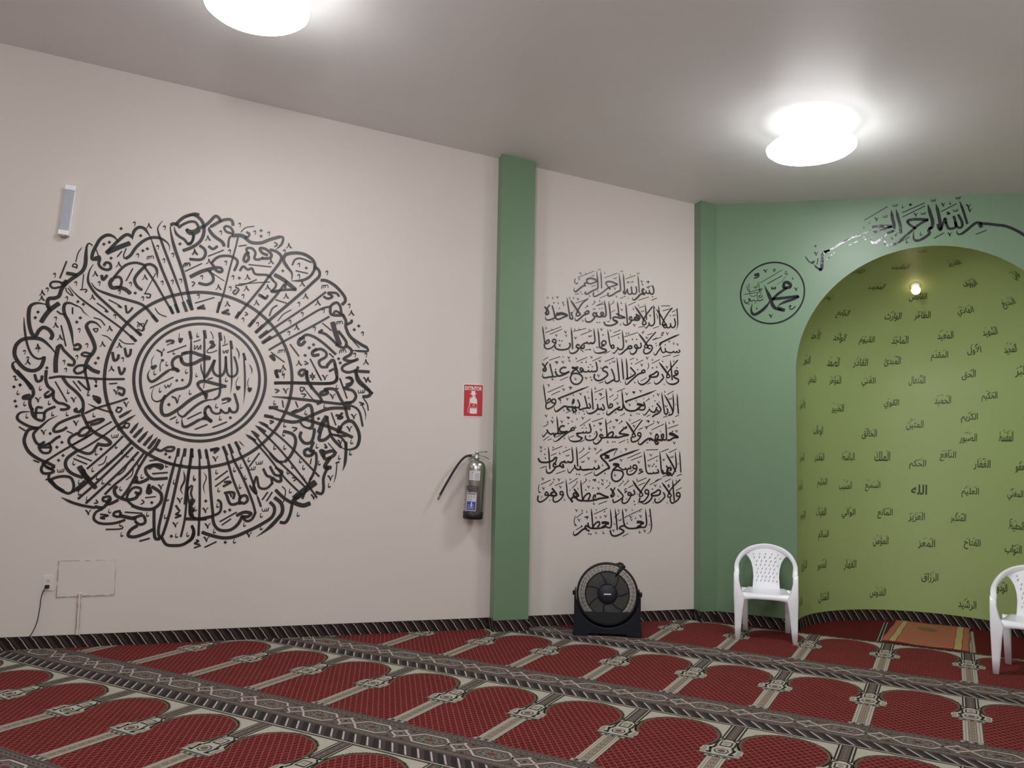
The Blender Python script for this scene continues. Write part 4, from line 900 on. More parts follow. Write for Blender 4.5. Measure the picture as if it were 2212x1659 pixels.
[0,8.6,1490,1264,1495,1253,1506,1262],[0,5.3,1367,1267,1363,1246],[0,8.5,1363,1246,1368,1236,1379,1244],[3,8.1,1278,1246,1299,1208,1282,1142,1297,1083],
[3,8.3,1519,1489,1535,1472,1561,1447],
]
INK_CENTRE = [
[3,21.0,1131,2312,1146,2227,1149,2095,1157,1970,1147,1907,1111,1877,1059,1864,1013,1834,968,1787,928,1769,898,1785,890,1824,902,1875],[0,22.1,1131,2307,1145,2250],
[0,24.5,1235,2321,1246,2261],[0,24.7,1346,2310,1357,2250],[0,21.4,1428,2251,1439,2190],[0,20.4,1525,2160,1541,2108],[1,16.7,1235,2318,1243,2157,1253,1934],
[1,17.9,1346,2307,1354,2140,1365,1938,1368,1875,1359,1823,1328,1799],[3,18.9,1328,1799,1264,1786,1207,1750,1151,1697,1116,1662,1083,1678,1077,1712,1097,1735],
[3,14.6,1428,2248,1439,2109,1448,1970,1448,1901,1443,1843],[3,14.7,1525,2160,1539,2032,1546,1916,1546,1847,1541,1772],[0,16.9,1458,2130,1473,2093,1485,2041,1482,2001,1456,1977,1423,1987,1407,2038,1398,2130],
[0,19.1,1398,2124,1400,2072,1394,2014,1369,1979,1336,1983,1313,2011,1309,2045,1320,2098],[0,22.3,1320,2098,1301,2051,1281,2004,1261,1969,1245,1968],[2,12.2,1251,1968,1233,2007,1223,2047,1225,2076],
[0,25.3,1084,2132,1120,2145,1163,2148,1211,2133,1287,2113],[0,25.6,1287,2110,1229,2099,1177,2068,1124,2054,1092,2070,1080,2103],[0,15.4,1084,2069,1080,2103,1089,2132,1120,2147],
[0,21.9,1074,2115,1048,2108,1025,2084,1021,2050,1036,2022,1066,2000],[0,24.0,1020,2015,1052,2017,1069,1998],[3,20.8,1046,2022,1005,2009,960,1973,915,1932,884,1916,863,1935,856,1969,872,2009],
[0,24.3,1203,1909,1226,1930,1268,1932,1323,1919,1410,1900],[1,24.6,1410,1897,1357,1883,1288,1861,1230,1836,1158,1788,1087,1723,1021,1676,984,1669,965,1691,960,1736,969,1782,988,1816],
[0,18.7,1205,1909,1217,1887,1251,1848,1271,1809],[0,19.9,1251,1837,1273,1837,1269,1800],[0,19.1,1472,1847,1488,1799,1501,1753,1492,1712,1462,1706,1439,1734],
[0,16.8,1441,1740,1435,1705,1408,1699,1380,1721],[0,16.7,1380,1726,1376,1698,1344,1691,1316,1707,1304,1735,1287,1746],[0,22.1,1298,1747,1272,1729,1268,1695,1286,1661,1319,1633],
[0,19.9,1265,1700,1270,1666,1249,1648],[0,25.3,1259,1654,1286,1649,1319,1628],[3,22.1,1276,1649,1233,1642,1187,1613,1146,1589,1119,1589,1110,1617,1106,1656],
[0,18.6,971,2221,1000,2231,1021,2226,1011,2208],[0,7.6,978,2195,1006,2211],[0,19.8,1062,2251,1069,2223,1081,2252],[0,5.5,1060,2288,1060,2251],[0,9.8,983,2139,1112,2199],
[0,13.0,909,2155,941,2137,945,2111],[0,5.4,945,2120,956,2166,962,2152],[0,6.5,940,1995,938,2051,952,2086],[0,18.5,944,2080,960,2078],[1,5.4,894,2117,877,2071,884,2026],
[0,21.6,881,2032,890,2015,909,2039],[0,9.7,876,1868,1034,1956],[4,0,1046,1931,1058,1944,1071,1932,1059,1919],[4,0,1086,1936,1097,1949,1110,1937,1098,1924],
[0,7.6,976,1895,985,1872,1000,1896,1006,1879,1023,1908],[0,7.7,1171,2205,1172,2171,1192,2201,1199,2172,1216,2208,1215,2173],[0,8.9,1164,2228,1211,2248],
[0,7.8,1377,2175,1383,2153,1398,2177,1405,2154,1414,2183],[0,9.0,1372,2210,1407,2226],[0,14.5,1277,2234,1315,2213,1284,2188,1304,2235,1282,2240],[0,7.8,1316,2207,1279,2188,1261,2158,1291,2154,1333,2173],
[0,6.7,1281,2315,1299,2281,1300,2258],[0,6.7,1380,2286,1387,2251,1383,2228],[3,10.2,1468,2203,1492,2158,1491,2111],[3,9.1,1570,2077,1591,2040,1592,2000],
[1,5.6,1497,1978,1480,1925,1498,1886],[0,20.2,1489,1903,1495,1883,1508,1903],[1,5.7,1574,1976,1565,1929,1581,1877],[0,21.5,1575,1894,1581,1871,1591,1895],
[4,0,998,1749,1011,1764,1026,1750,1013,1734],[0,14.1,1030,1809,1057,1796,1069,1762],[0,6.5,1072,1762,1082,1819,1090,1814],[0,10.8,1025,1637,1066,1660],
[0,10.9,1146,1646,1241,1699],[0,11.0,1202,1568,1288,1607],[0,11.1,1327,1585,1427,1630],[0,11.1,1276,1949,1310,1962],[4,0,1437,1662,1450,1676,1464,1663,1451,1649],
[0,18.9,1385,1795,1420,1808,1444,1803,1426,1785],[0,7.8,1386,1767,1421,1779],[0,5.3,1187,2298,1183,2276],[0,8.5,1183,2276,1188,2266,1199,2275],[0,5.3,1120,2019,1115,1998],
[0,8.4,1115,1998,1121,1987,1132,1997],[0,4.6,1193,1992,1189,1973],[0,7.4,1189,1973,1194,1964,1203,1972],[0,5.2,980,2070,976,2049],[0,8.4,976,2049,982,2038,992,2047],
[0,5.2,900,1998,896,1977],[0,8.3,896,1977,902,1967,912,1976],[0,5.2,943,1870,939,1849],[0,8.3,939,1849,944,1839,955,1848],[0,5.3,1153,1861,1149,1840],[0,8.4,1149,1840,1155,1829,1165,1838],
[0,4.6,1026,2155,1023,2137],[0,7.4,1023,2137,1027,2127,1037,2136],[0,5.3,1345,1765,1340,1744],[0,8.5,1340,1744,1346,1733,1357,1742],[0,5.4,1406,1968,1402,1947],
[0,8.6,1402,1947,1408,1936,1419,1945],[0,5.3,1376,1674,1371,1653],[0,8.5,1371,1653,1377,1642,1388,1651],[0,5.2,1074,1643,1069,1622],[0,8.3,1069,1622,1075,1612,1086,1621],
[0,6.6,1253,1917,1249,1882],
]
INK_LINES = []
INK_LINES.append([
[0,14.1,4959,2936,4972,2901,4970,2871,4954,2858,4934,2868,4927,2891],[0,12.5,4931,2868,4913,2860,4899,2872,4895,2885],[0,12.5,4899,2866,4881,2860,4868,2870,4863,2889],
[2,15.6,4881,2894,4863,2896,4860,2870,4874,2861],[0,17.1,4860,2856,4885,2850],[2,17.1,4867,2857,4839,2845,4811,2814,4783,2795,4767,2801,4770,2821],[1,10.9,4816,3021,4824,2956,4833,2864],
[0,13.2,4799,2915,4807,2876,4796,2852,4772,2848,4761,2866,4755,2911],[0,13.2,4764,2863,4751,2844,4727,2847,4719,2869,4717,2889],[0,11.6,4719,2886,4708,2862,4697,2842,4684,2844,4677,2866],
[1,13.9,4676,3023,4683,2959,4689,2894,4692,2848],[1,15.4,4637,3024,4645,2956,4652,2897,4648,2868,4614,2852,4580,2827,4545,2812,4533,2821,4535,2840],[0,16.8,4510,2929,4537,2941,4579,2938,4624,2921],
[0,13.8,4624,2921,4586,2906,4545,2890,4510,2864,4476,2836,4435,2811,4408,2799,4396,2811,4401,2834],[0,12.2,4510,2926,4524,2908,4552,2874],[0,15.3,4538,2889,4555,2874],
[1,12.2,4464,3030,4469,2962,4474,2878],[1,15.2,4425,3027,4434,2959,4438,2901,4435,2872,4407,2857,4373,2839,4340,2817,4321,2819,4324,2835],[0,18.1,4331,2942,4365,2958,4399,2954,4437,2937],
[0,13.7,4437,2937,4400,2921,4366,2908,4342,2917,4331,2939],[2,15.1,4345,2914,4318,2912,4315,2893,4332,2881],[2,16.6,4322,2893,4291,2878,4258,2850,4234,2830,4218,2837,4221,2866],
[4,0,4431,2846,4438,2853,4445,2847,4438,2840],[4,0,4285,2812,4292,2819,4300,2813,4292,2806],[4,0,4271,2830,4278,2837,4286,2831,4278,2824],[4,0,4952,2833,4959,2841,4967,2834,4959,2827],
[2,7.9,4226,2944,4223,2912,4237,2897],[0,12.0,4237,2898,4250,2907],[0,5.9,4250,2955,4402,3023],[0,6.0,4499,2971,4620,3022],[0,6.1,4700,2976,4795,3016],
[0,6.0,4456,2789,4525,2820],[0,6.1,4650,2799,4702,2822],[0,6.1,4825,2795,4924,2831],[0,6.2,4952,2803,5002,2827],[0,6.2,4945,2932,4902,2915],[0,5.9,4225,2806,4265,2815],
[0,6.0,4376,2884,4414,2900],[0,10.2,4902,2965,4923,2970,4919,2956],[0,3.2,4437,3046,4439,3037,4446,3037,4448,3046],[0,3.2,4447,3037,4453,3039,4455,3049],
[0,3.2,4452,3038,4460,3041,4462,3051],[0,3.2,4648,3046,4650,3037,4657,3037,4659,3046],[0,3.2,4658,3038,4665,3039,4667,3049],[0,3.2,4664,3038,4671,3041,4674,3051],
[0,3.3,4806,3040,4808,3031,4815,3031,4817,3040],[0,3.3,4816,3031,4823,3033,4825,3043],[0,3.3,4822,3032,4830,3034,4832,3045],[0,3.2,4376,2986,4378,2977,4385,2978,4387,2986],
[0,3.2,4386,2978,4392,2979,4394,2989],[0,3.2,4391,2978,4399,2981,4401,2991],[0,3.6,4584,2980,4587,2970,4594,2970,4597,2980],[0,3.6,4596,2970,4603,2972,4605,2983],
[0,3.6,4602,2971,4611,2974,4613,2986],[0,3.7,4745,2959,4748,2949,4755,2949,4758,2959],[0,3.7,4756,2949,4764,2951,4767,2962],[0,3.7,4763,2950,4772,2953,4774,2965],
[0,6.5,4266,3000,4271,2996,4274,2992],[0,4.8,4274,2993,4278,2981],[0,3.6,4278,2981,4281,2996,4288,3002],[0,5.8,4254,2950,4259,2947,4261,2942],[0,4.2,4261,2943,4265,2933],
[0,3.2,4265,2933,4268,2946,4274,2952],[0,6.8,4845,2972,4850,2968,4853,2963],[0,4.9,4853,2964,4857,2953],[0,3.7,4857,2953,4861,2967,4868,2975],[0,6.0,4910,2919,4915,2917,4917,2912],
[0,4.4,4917,2913,4921,2903],[0,3.3,4921,2903,4924,2916,4931,2922],[0,6.7,4589,2891,4594,2888,4598,2883],[0,4.8,4598,2884,4601,2872],[0,3.6,4601,2872,4605,2887,4612,2894],
[0,2.7,4323,3007,4321,2997],[0,4.2,4321,2997,4323,2992,4329,2997],[0,3.0,4501,3025,4498,3014],[0,4.8,4498,3014,4501,3008,4508,3014],[0,2.7,4745,3024,4742,3013],
[0,4.3,4742,3013,4745,3008,4751,3013],[0,3.4,4614,2826,4610,2814],[0,5.4,4610,2814,4614,2807,4622,2813],[0,3.3,4359,2815,4356,2803],[0,5.3,4356,2803,4360,2796,4367,2802],
[0,6.8,4718,2955,4732,2949,4718,2941,4715,2951],[0,10.9,4859,2942,4866,2933],[0,2.4,4726,2815,4723,2806],[0,3.8,4723,2806,4726,2801,4731,2805],
])
INK_LINES.append([
[2,11.9,5201,2744,5208,2645,5207,2585,5187,2547],[0,13.4,5176,2653,5187,2604,5172,2575,5147,2573,5136,2607],[0,13.4,5140,2588,5125,2567,5102,2571,5095,2601],
[0,12.6,5100,2572,5082,2563,5068,2577,5061,2609],[0,8.2,5068,2577,5082,2597,5097,2578],[1,15.6,4996,2727,5039,2674,5075,2617],[0,12.5,5075,2623,5088,2591,5068,2580,5057,2593,5082,2650,5118,2705,5155,2747],
[1,14.1,5018,2760,5028,2680,5036,2588],[1,14.1,4970,2761,4977,2677,4981,2605,4961,2577,4936,2577,4925,2601],[2,10.9,4929,2585,4911,2561,4896,2550,4883,2566],
[1,18.6,4790,2740,4840,2675,4882,2618],[0,14.0,4882,2622,4900,2593,4879,2579,4865,2591,4893,2658,4960,2745],[1,12.4,4889,2764,4898,2691,4904,2626],[0,18.5,4801,2666,4833,2648,4830,2622,4798,2616,4791,2636,4826,2635],
[0,10.8,4798,2646,4819,2657],[0,13.9,4791,2619,4756,2611,4738,2629,4752,2643,4763,2627],[2,15.4,4759,2617,4749,2591,4714,2566,4686,2571,4681,2593],[1,13.9,4700,2764,4710,2693,4720,2582],
[1,13.8,4622,2768,4633,2701,4638,2639],[0,15.3,4616,2661,4651,2647,4698,2632],[0,15.4,4698,2632,4651,2625,4609,2631,4585,2623,4589,2604,4617,2596,4624,2583,4589,2562,4548,2552,4513,2557,4499,2582],
[0,18.3,4592,2601,4624,2590],[1,13.7,4542,2766,4552,2695,4561,2609],[1,15.2,4501,2770,4512,2706,4518,2654,4509,2631,4478,2629],[0,15.2,4482,2639,4495,2653,4478,2665,4468,2651,4475,2629,4444,2624,4430,2643,4427,2662],
[0,13.6,4437,2627,4410,2625,4393,2640,4406,2657,4423,2642],[2,15.1,4413,2629,4403,2602,4370,2575,4339,2573,4323,2591,4332,2611],[0,15.0,4328,2659,4352,2670,4355,2651,4328,2639,4318,2655],
[2,15.0,4335,2640,4308,2628,4275,2598,4245,2577,4229,2588,4234,2611],[1,17.9,4185,2755,4226,2700,4267,2645],[0,13.5,4267,2648,4278,2633,4254,2619,4240,2631,4267,2690,4300,2737,4347,2776],
[1,13.4,4155,2772,4166,2696,4179,2627,4184,2592],[0,13.4,4184,2592,4207,2590,4204,2616,4193,2647],[4,0,4213,2662,4220,2669,4227,2663,4220,2657],[4,0,4200,2647,4207,2654,4213,2648,4207,2642],
[0,16.3,4070,2614,4107,2626,4160,2619],[0,14.8,4070,2617,4086,2634,4120,2635,4160,2618,4120,2598,4081,2579,4057,2584,4054,2606,4070,2636],[4,0,4080,2675,4087,2682,4094,2676,4087,2669],
[4,0,4027,2719,4035,2727,4043,2720,4035,2712],[0,13.3,4019,2693,4036,2643,4047,2593],[2,13.3,4047,2590,4014,2575,3981,2567,3962,2579,3964,2601],[0,16.2,3953,2679,3984,2646,3987,2621,3968,2614,3961,2632],
[0,13.2,3967,2617,3973,2658,3996,2698],[4,0,4470,2700,4478,2707,4485,2701,4478,2694],[4,0,4448,2695,4456,2702,4463,2696,4456,2689],[4,0,4427,2572,4434,2579,4442,2572,4435,2565],
[4,0,4450,2573,4457,2580,4465,2574,4457,2567],[0,5.9,4232,2729,4333,2768],[0,6.0,4388,2724,4415,2751],[0,6.0,4433,2723,4494,2756],[0,6.0,4560,2738,4587,2756],
[0,6.1,4727,2743,4797,2777],[0,6.1,4829,2726,4878,2746],[0,6.2,5060,2715,5139,2740],[0,6.2,5154,2711,5190,2730],[0,6.1,4968,2551,5025,2574],[0,6.1,4826,2553,4883,2566],
[0,5.9,4321,2693,4348,2714],[0,6.2,5046,2757,5132,2766],[0,6.0,4423,2719,4498,2740],[0,6.0,4567,2671,4602,2692],[0,3.7,4849,2704,4852,2694,4859,2694,4862,2704],
[0,3.7,4861,2694,4868,2696,4871,2707],[0,3.7,4867,2695,4876,2697,4878,2709],[0,3.7,5156,2687,5159,2677,5167,2677,5169,2687],[0,3.7,5168,2677,5176,2679,5178,2690],
[0,3.7,5175,2678,5184,2681,5186,2693],[0,3.2,4393,2694,4395,2684,4402,2685,4404,2693],[0,3.2,4403,2685,4409,2686,4411,2696],[0,3.2,4408,2685,4416,2688,4418,2698],
[0,3.2,4527,2592,4530,2583,4536,2584,4538,2592],[0,3.2,4537,2584,4544,2585,4546,2595],[0,3.2,4543,2584,4551,2587,4553,2597],[0,6.4,4058,2776,4062,2773,4065,2768],
[0,4.7,4065,2769,4069,2758],[0,3.5,4069,2758,4073,2772,4080,2779],[0,6.5,4245,2773,4250,2770,4253,2765],[0,4.7,4253,2766,4257,2755],[0,3.6,4257,2755,4260,2769,4268,2776],
[0,6.5,4108,2732,4113,2729,4116,2724],[0,4.7,4116,2725,4120,2714],[0,3.5,4120,2714,4123,2728,4130,2734],[0,5.0,4117,2712,4121,2709,4124,2705],[0,3.7,4124,2706,4126,2697],
[0,2.7,4126,2697,4129,2708,4135,2714],[0,7.4,4776,2578,4781,2574,4785,2569],[0,5.4,4785,2570,4789,2557],[0,4.1,4789,2557,4793,2573,4802,2581],[0,6.7,4657,2707,4662,2703,4665,2698],
[0,4.8,4665,2699,4669,2688],[0,3.6,4669,2688,4673,2702,4680,2709],[0,6.8,4928,2671,4933,2668,4936,2663],[0,4.9,4936,2664,4940,2653],[0,3.7,4940,2653,4944,2667,4952,2674],
[0,3.2,3978,2773,3974,2760],[0,5.2,3974,2760,3978,2754,3985,2760],[0,3.2,4024,2773,4021,2760],[0,5.2,4021,2760,4024,2754,4031,2760],[0,3.3,4074,2732,4071,2719],
[0,5.2,4071,2719,4075,2713,4082,2719],[0,3.3,4177,2783,4174,2771],[0,5.2,4174,2771,4177,2765,4185,2770],[0,3.3,4214,2786,4211,2773],[0,5.3,4211,2773,4214,2767,4222,2773],
[0,3.3,4408,2770,4404,2758],[0,5.3,4404,2758,4408,2751,4415,2757],[0,3.3,4456,2776,4452,2764],[0,5.3,4452,2764,4456,2758,4463,2763],[0,3.3,4340,2724,4337,2711],
[0,5.3,4337,2711,4340,2705,4348,2711],[0,3.4,4586,2779,4583,2766],[0,5.4,4583,2766,4587,2760,4594,2766],[0,3.4,4660,2771,4656,2758],[0,5.4,4656,2758,4660,2752,4667,2758],
[0,3.4,4824,2762,4821,2749],[0,5.4,4821,2749,4824,2743,4832,2749],[0,3.4,4654,2582,4651,2569],[0,5.4,4651,2569,4654,2563,4662,2569],[0,3.4,4775,2726,4772,2713],
[0,5.4,4772,2713,4775,2707,4783,2713],[0,3.4,4980,2753,4977,2740],[0,5.5,4977,2740,4981,2733,4988,2739],[0,3.3,4301,2593,4298,2580],[0,5.3,4298,2580,4301,2574,4309,2580],
[0,2.8,5135,2688,5132,2678],[0,4.4,5132,2678,5135,2672,5142,2677],[0,2.6,4034,2575,4031,2565],[0,4.1,4031,2565,4034,2560,4040,2564],[3,6.9,4996,2691,5010,2659,5007,2632],

])
INK_LINES.append([
[0,11.8,5220,2374,5231,2358,5213,2347,5198,2360],[0,12.6,5202,2357,5184,2345,5166,2358],[0,12.6,5169,2355,5148,2343,5112,2346,5090,2358,5087,2381],[0,12.5,5090,2351,5069,2340,5051,2353,5040,2391],
[0,17.2,5029,2401,5047,2424],[2,12.5,5040,2378,5019,2351,4998,2320,4983,2316,4973,2342],[1,15.8,5227,2513,5169,2487,5097,2453,5033,2420],[4,0,4989,2418,4996,2425,5003,2419,4996,2412],
[4,0,4994,2399,5001,2405,5008,2399,5001,2393],[4,0,5079,2410,5087,2417,5094,2410,5087,2403],[0,14.0,4941,2367,4912,2378,4933,2399,4958,2390,4955,2358,4927,2330,4895,2322,4877,2337,4884,2364],
[1,18.5,4827,2498,4877,2442,4912,2395],[0,12.4,4905,2404,4919,2385,4895,2374,4887,2390,4919,2437,4993,2520],[4,0,4801,2444,4810,2452,4818,2445,4810,2437],
[0,13.9,4849,2417,4852,2382,4828,2367,4803,2366,4789,2382,4806,2396,4821,2374],[2,15.4,4810,2373,4807,2340,4779,2313,4751,2318,4747,2344],[0,15.3,4730,2379,4758,2383,4761,2364,4737,2360,4723,2372],
[2,15.3,4737,2363,4709,2348,4675,2318,4647,2303,4634,2319],[1,13.8,4671,2518,4680,2444,4684,2379,4671,2350,4647,2347,4626,2364],[2,10.7,4633,2354,4612,2327,4592,2309,4578,2323],
[1,12.9,4534,2517,4545,2450,4556,2392,4574,2354],[0,13.7,4574,2354,4595,2359,4591,2381,4574,2377,4567,2361],[4,0,4481,2465,4490,2474,4499,2466,4490,2458],
[0,13.6,4508,2377,4477,2388,4494,2415,4518,2409,4515,2384],[2,15.1,4505,2377,4481,2366,4474,2349,4509,2342,4523,2329,4489,2312,4441,2304,4410,2317,4406,2346],
[1,13.6,4441,2521,4452,2444,4459,2352],[1,13.6,4404,2519,4412,2455,4416,2410,4399,2387,4379,2392],[0,12.0,4412,2404,4392,2385,4372,2395],[0,12.0,4379,2392,4358,2382,4341,2400],
[0,15.0,4345,2388,4318,2383,4291,2359,4285,2340,4312,2341,4318,2367],[0,14.9,4298,2347,4271,2339,4244,2350,4257,2370,4274,2362],[2,14.9,4261,2345,4258,2319,4225,2295,4191,2294,4179,2322],
[1,13.4,4194,2516,4203,2444,4211,2330],[0,14.8,4180,2379,4190,2360,4171,2331,4131,2319,4091,2317,4058,2328,4051,2347],[4,0,4082,2396,4090,2403,4098,2397,4090,2389],
[4,0,4105,2394,4113,2402,4121,2395,4113,2387],[0,13.3,4057,2372,4027,2383,4037,2403,4057,2398,4054,2366,4025,2333,3985,2318,3959,2330,3955,2361],[1,11.7,3936,2511,3947,2442,3958,2373],
[0,13.2,3958,2373,3972,2362,3998,2376,3991,2397,3971,2380,3965,2368],[0,5.8,3963,2456,4105,2517],[0,5.8,4003,2445,4112,2496],[0,5.9,4216,2482,4333,2515],
[0,5.9,4283,2454,4388,2500],[0,6.0,4563,2451,4652,2488],[0,6.0,4590,2491,4655,2520],[0,6.0,4691,2461,4820,2507],[0,6.1,4912,2489,4961,2508],[0,6.1,4961,2446,5004,2471],
[0,6.1,4961,2446,5047,2477],[0,6.0,4506,2303,4557,2328],[0,6.2,5062,2301,5141,2324],[0,6.2,5166,2306,5224,2328],[0,5.9,4325,2326,4379,2335],[0,10.5,4433,2360,4440,2351],
[0,4.0,4355,2455,4358,2444,4366,2444,4368,2455],[0,4.0,4367,2444,4375,2446,4378,2458],[0,4.0,4374,2445,4383,2448,4386,2461],[0,7.2,4134,2480,4139,2476,4143,2471],
[0,5.2,4143,2472,4147,2460],[0,3.9,4147,2460,4151,2475,4159,2482],[0,5.7,4143,2447,4148,2444,4150,2440],[0,4.2,4150,2441,4154,2431],[0,3.1,4154,2431,4157,2443,4163,2449],
[0,6.4,4053,2446,4057,2443,4060,2438],[0,4.7,4060,2439,4064,2428],[0,3.5,4064,2428,4067,2442,4075,2448],[0,7.1,4082,2363,4088,2359,4091,2354],[0,5.2,4091,2355,4095,2343],
[0,3.9,4095,2343,4099,2358,4107,2366],[0,7.2,4225,2434,4230,2430,4234,2425],[0,5.2,4234,2426,4238,2414],[0,3.9,4238,2414,4242,2429,4250,2437],[0,7.3,4464,2521,4470,2517,4473,2512],
[0,5.3,4473,2513,4478,2501],[0,4.0,4478,2501,4482,2516,4490,2524],[0,7.4,4700,2431,4706,2427,4709,2422],[0,5.4,4709,2423,4713,2410],[0,4.0,4713,2410,4717,2426,4726,2433],
[0,7.5,4896,2471,4902,2467,4905,2461],[0,5.4,4905,2463,4910,2450],[0,4.1,4910,2450,4914,2466,4922,2473],[0,7.6,5095,2521,5101,2517,5105,2512],[0,5.5,5105,2513,5109,2500],
[0,4.1,5109,2500,5113,2516,5122,2524],[0,6.1,5116,2448,5121,2445,5124,2441],[0,4.4,5124,2442,5127,2431],[0,3.3,5127,2431,5130,2444,5137,2450],[0,6.8,5198,2427,5203,2424,5206,2418],
[0,5.0,5206,2420,5210,2408],[0,3.7,5210,2408,5214,2422,5222,2429],[0,5.1,4364,2337,4368,2334,4371,2330],[0,3.7,4371,2331,4374,2323],[0,2.8,4374,2323,4376,2333,4382,2339],
[0,3.2,3969,2509,3965,2497],[0,5.2,3965,2497,3969,2491,3976,2497],[0,3.2,4021,2500,4018,2488],[0,5.2,4018,2488,4022,2482,4029,2487],[0,3.3,4228,2512,4225,2500],
[0,5.2,4225,2500,4228,2493,4235,2499],[0,3.3,4268,2517,4265,2505],[0,5.2,4265,2505,4268,2499,4276,2504],[0,3.3,4363,2516,4360,2504],[0,5.3,4360,2504,4363,2498,4371,2503],
[0,3.3,4561,2521,4558,2509],[0,5.3,4558,2509,4561,2503,4569,2508],[0,3.3,4638,2464,4635,2452],[0,5.4,4635,2452,4638,2446,4646,2451],[0,3.4,4711,2504,4707,2491],
[0,5.4,4707,2491,4711,2485,4718,2491],[0,3.4,4731,2508,4728,2496],[0,5.4,4728,2496,4732,2490,4739,2495],[0,3.4,4770,2455,4767,2443],[0,5.4,4767,2443,4770,2437,4778,2442],
[0,3.4,4865,2519,4861,2507],[0,5.4,4861,2507,4865,2500,4873,2506],[0,2.0,4904,2475,4902,2467],[0,3.3,4902,2467,4904,2464,4909,2467],[0,4.1,5168,2443,5164,2427],
[0,6.6,5164,2427,5168,2420,5178,2427],[0,4.8,5053,2517,5048,2500],[0,7.7,5048,2500,5053,2491,5064,2499],[0,3.4,4875,2530,4872,2517],[0,5.4,4872,2517,4875,2511,4883,2516],
[0,2.6,4038,2319,4035,2309],[0,4.1,4035,2309,4038,2304,4044,2309],[3,6.9,5047,2503,5068,2524,5061,2491],[0,6.5,4285,2327,4312,2309],
])
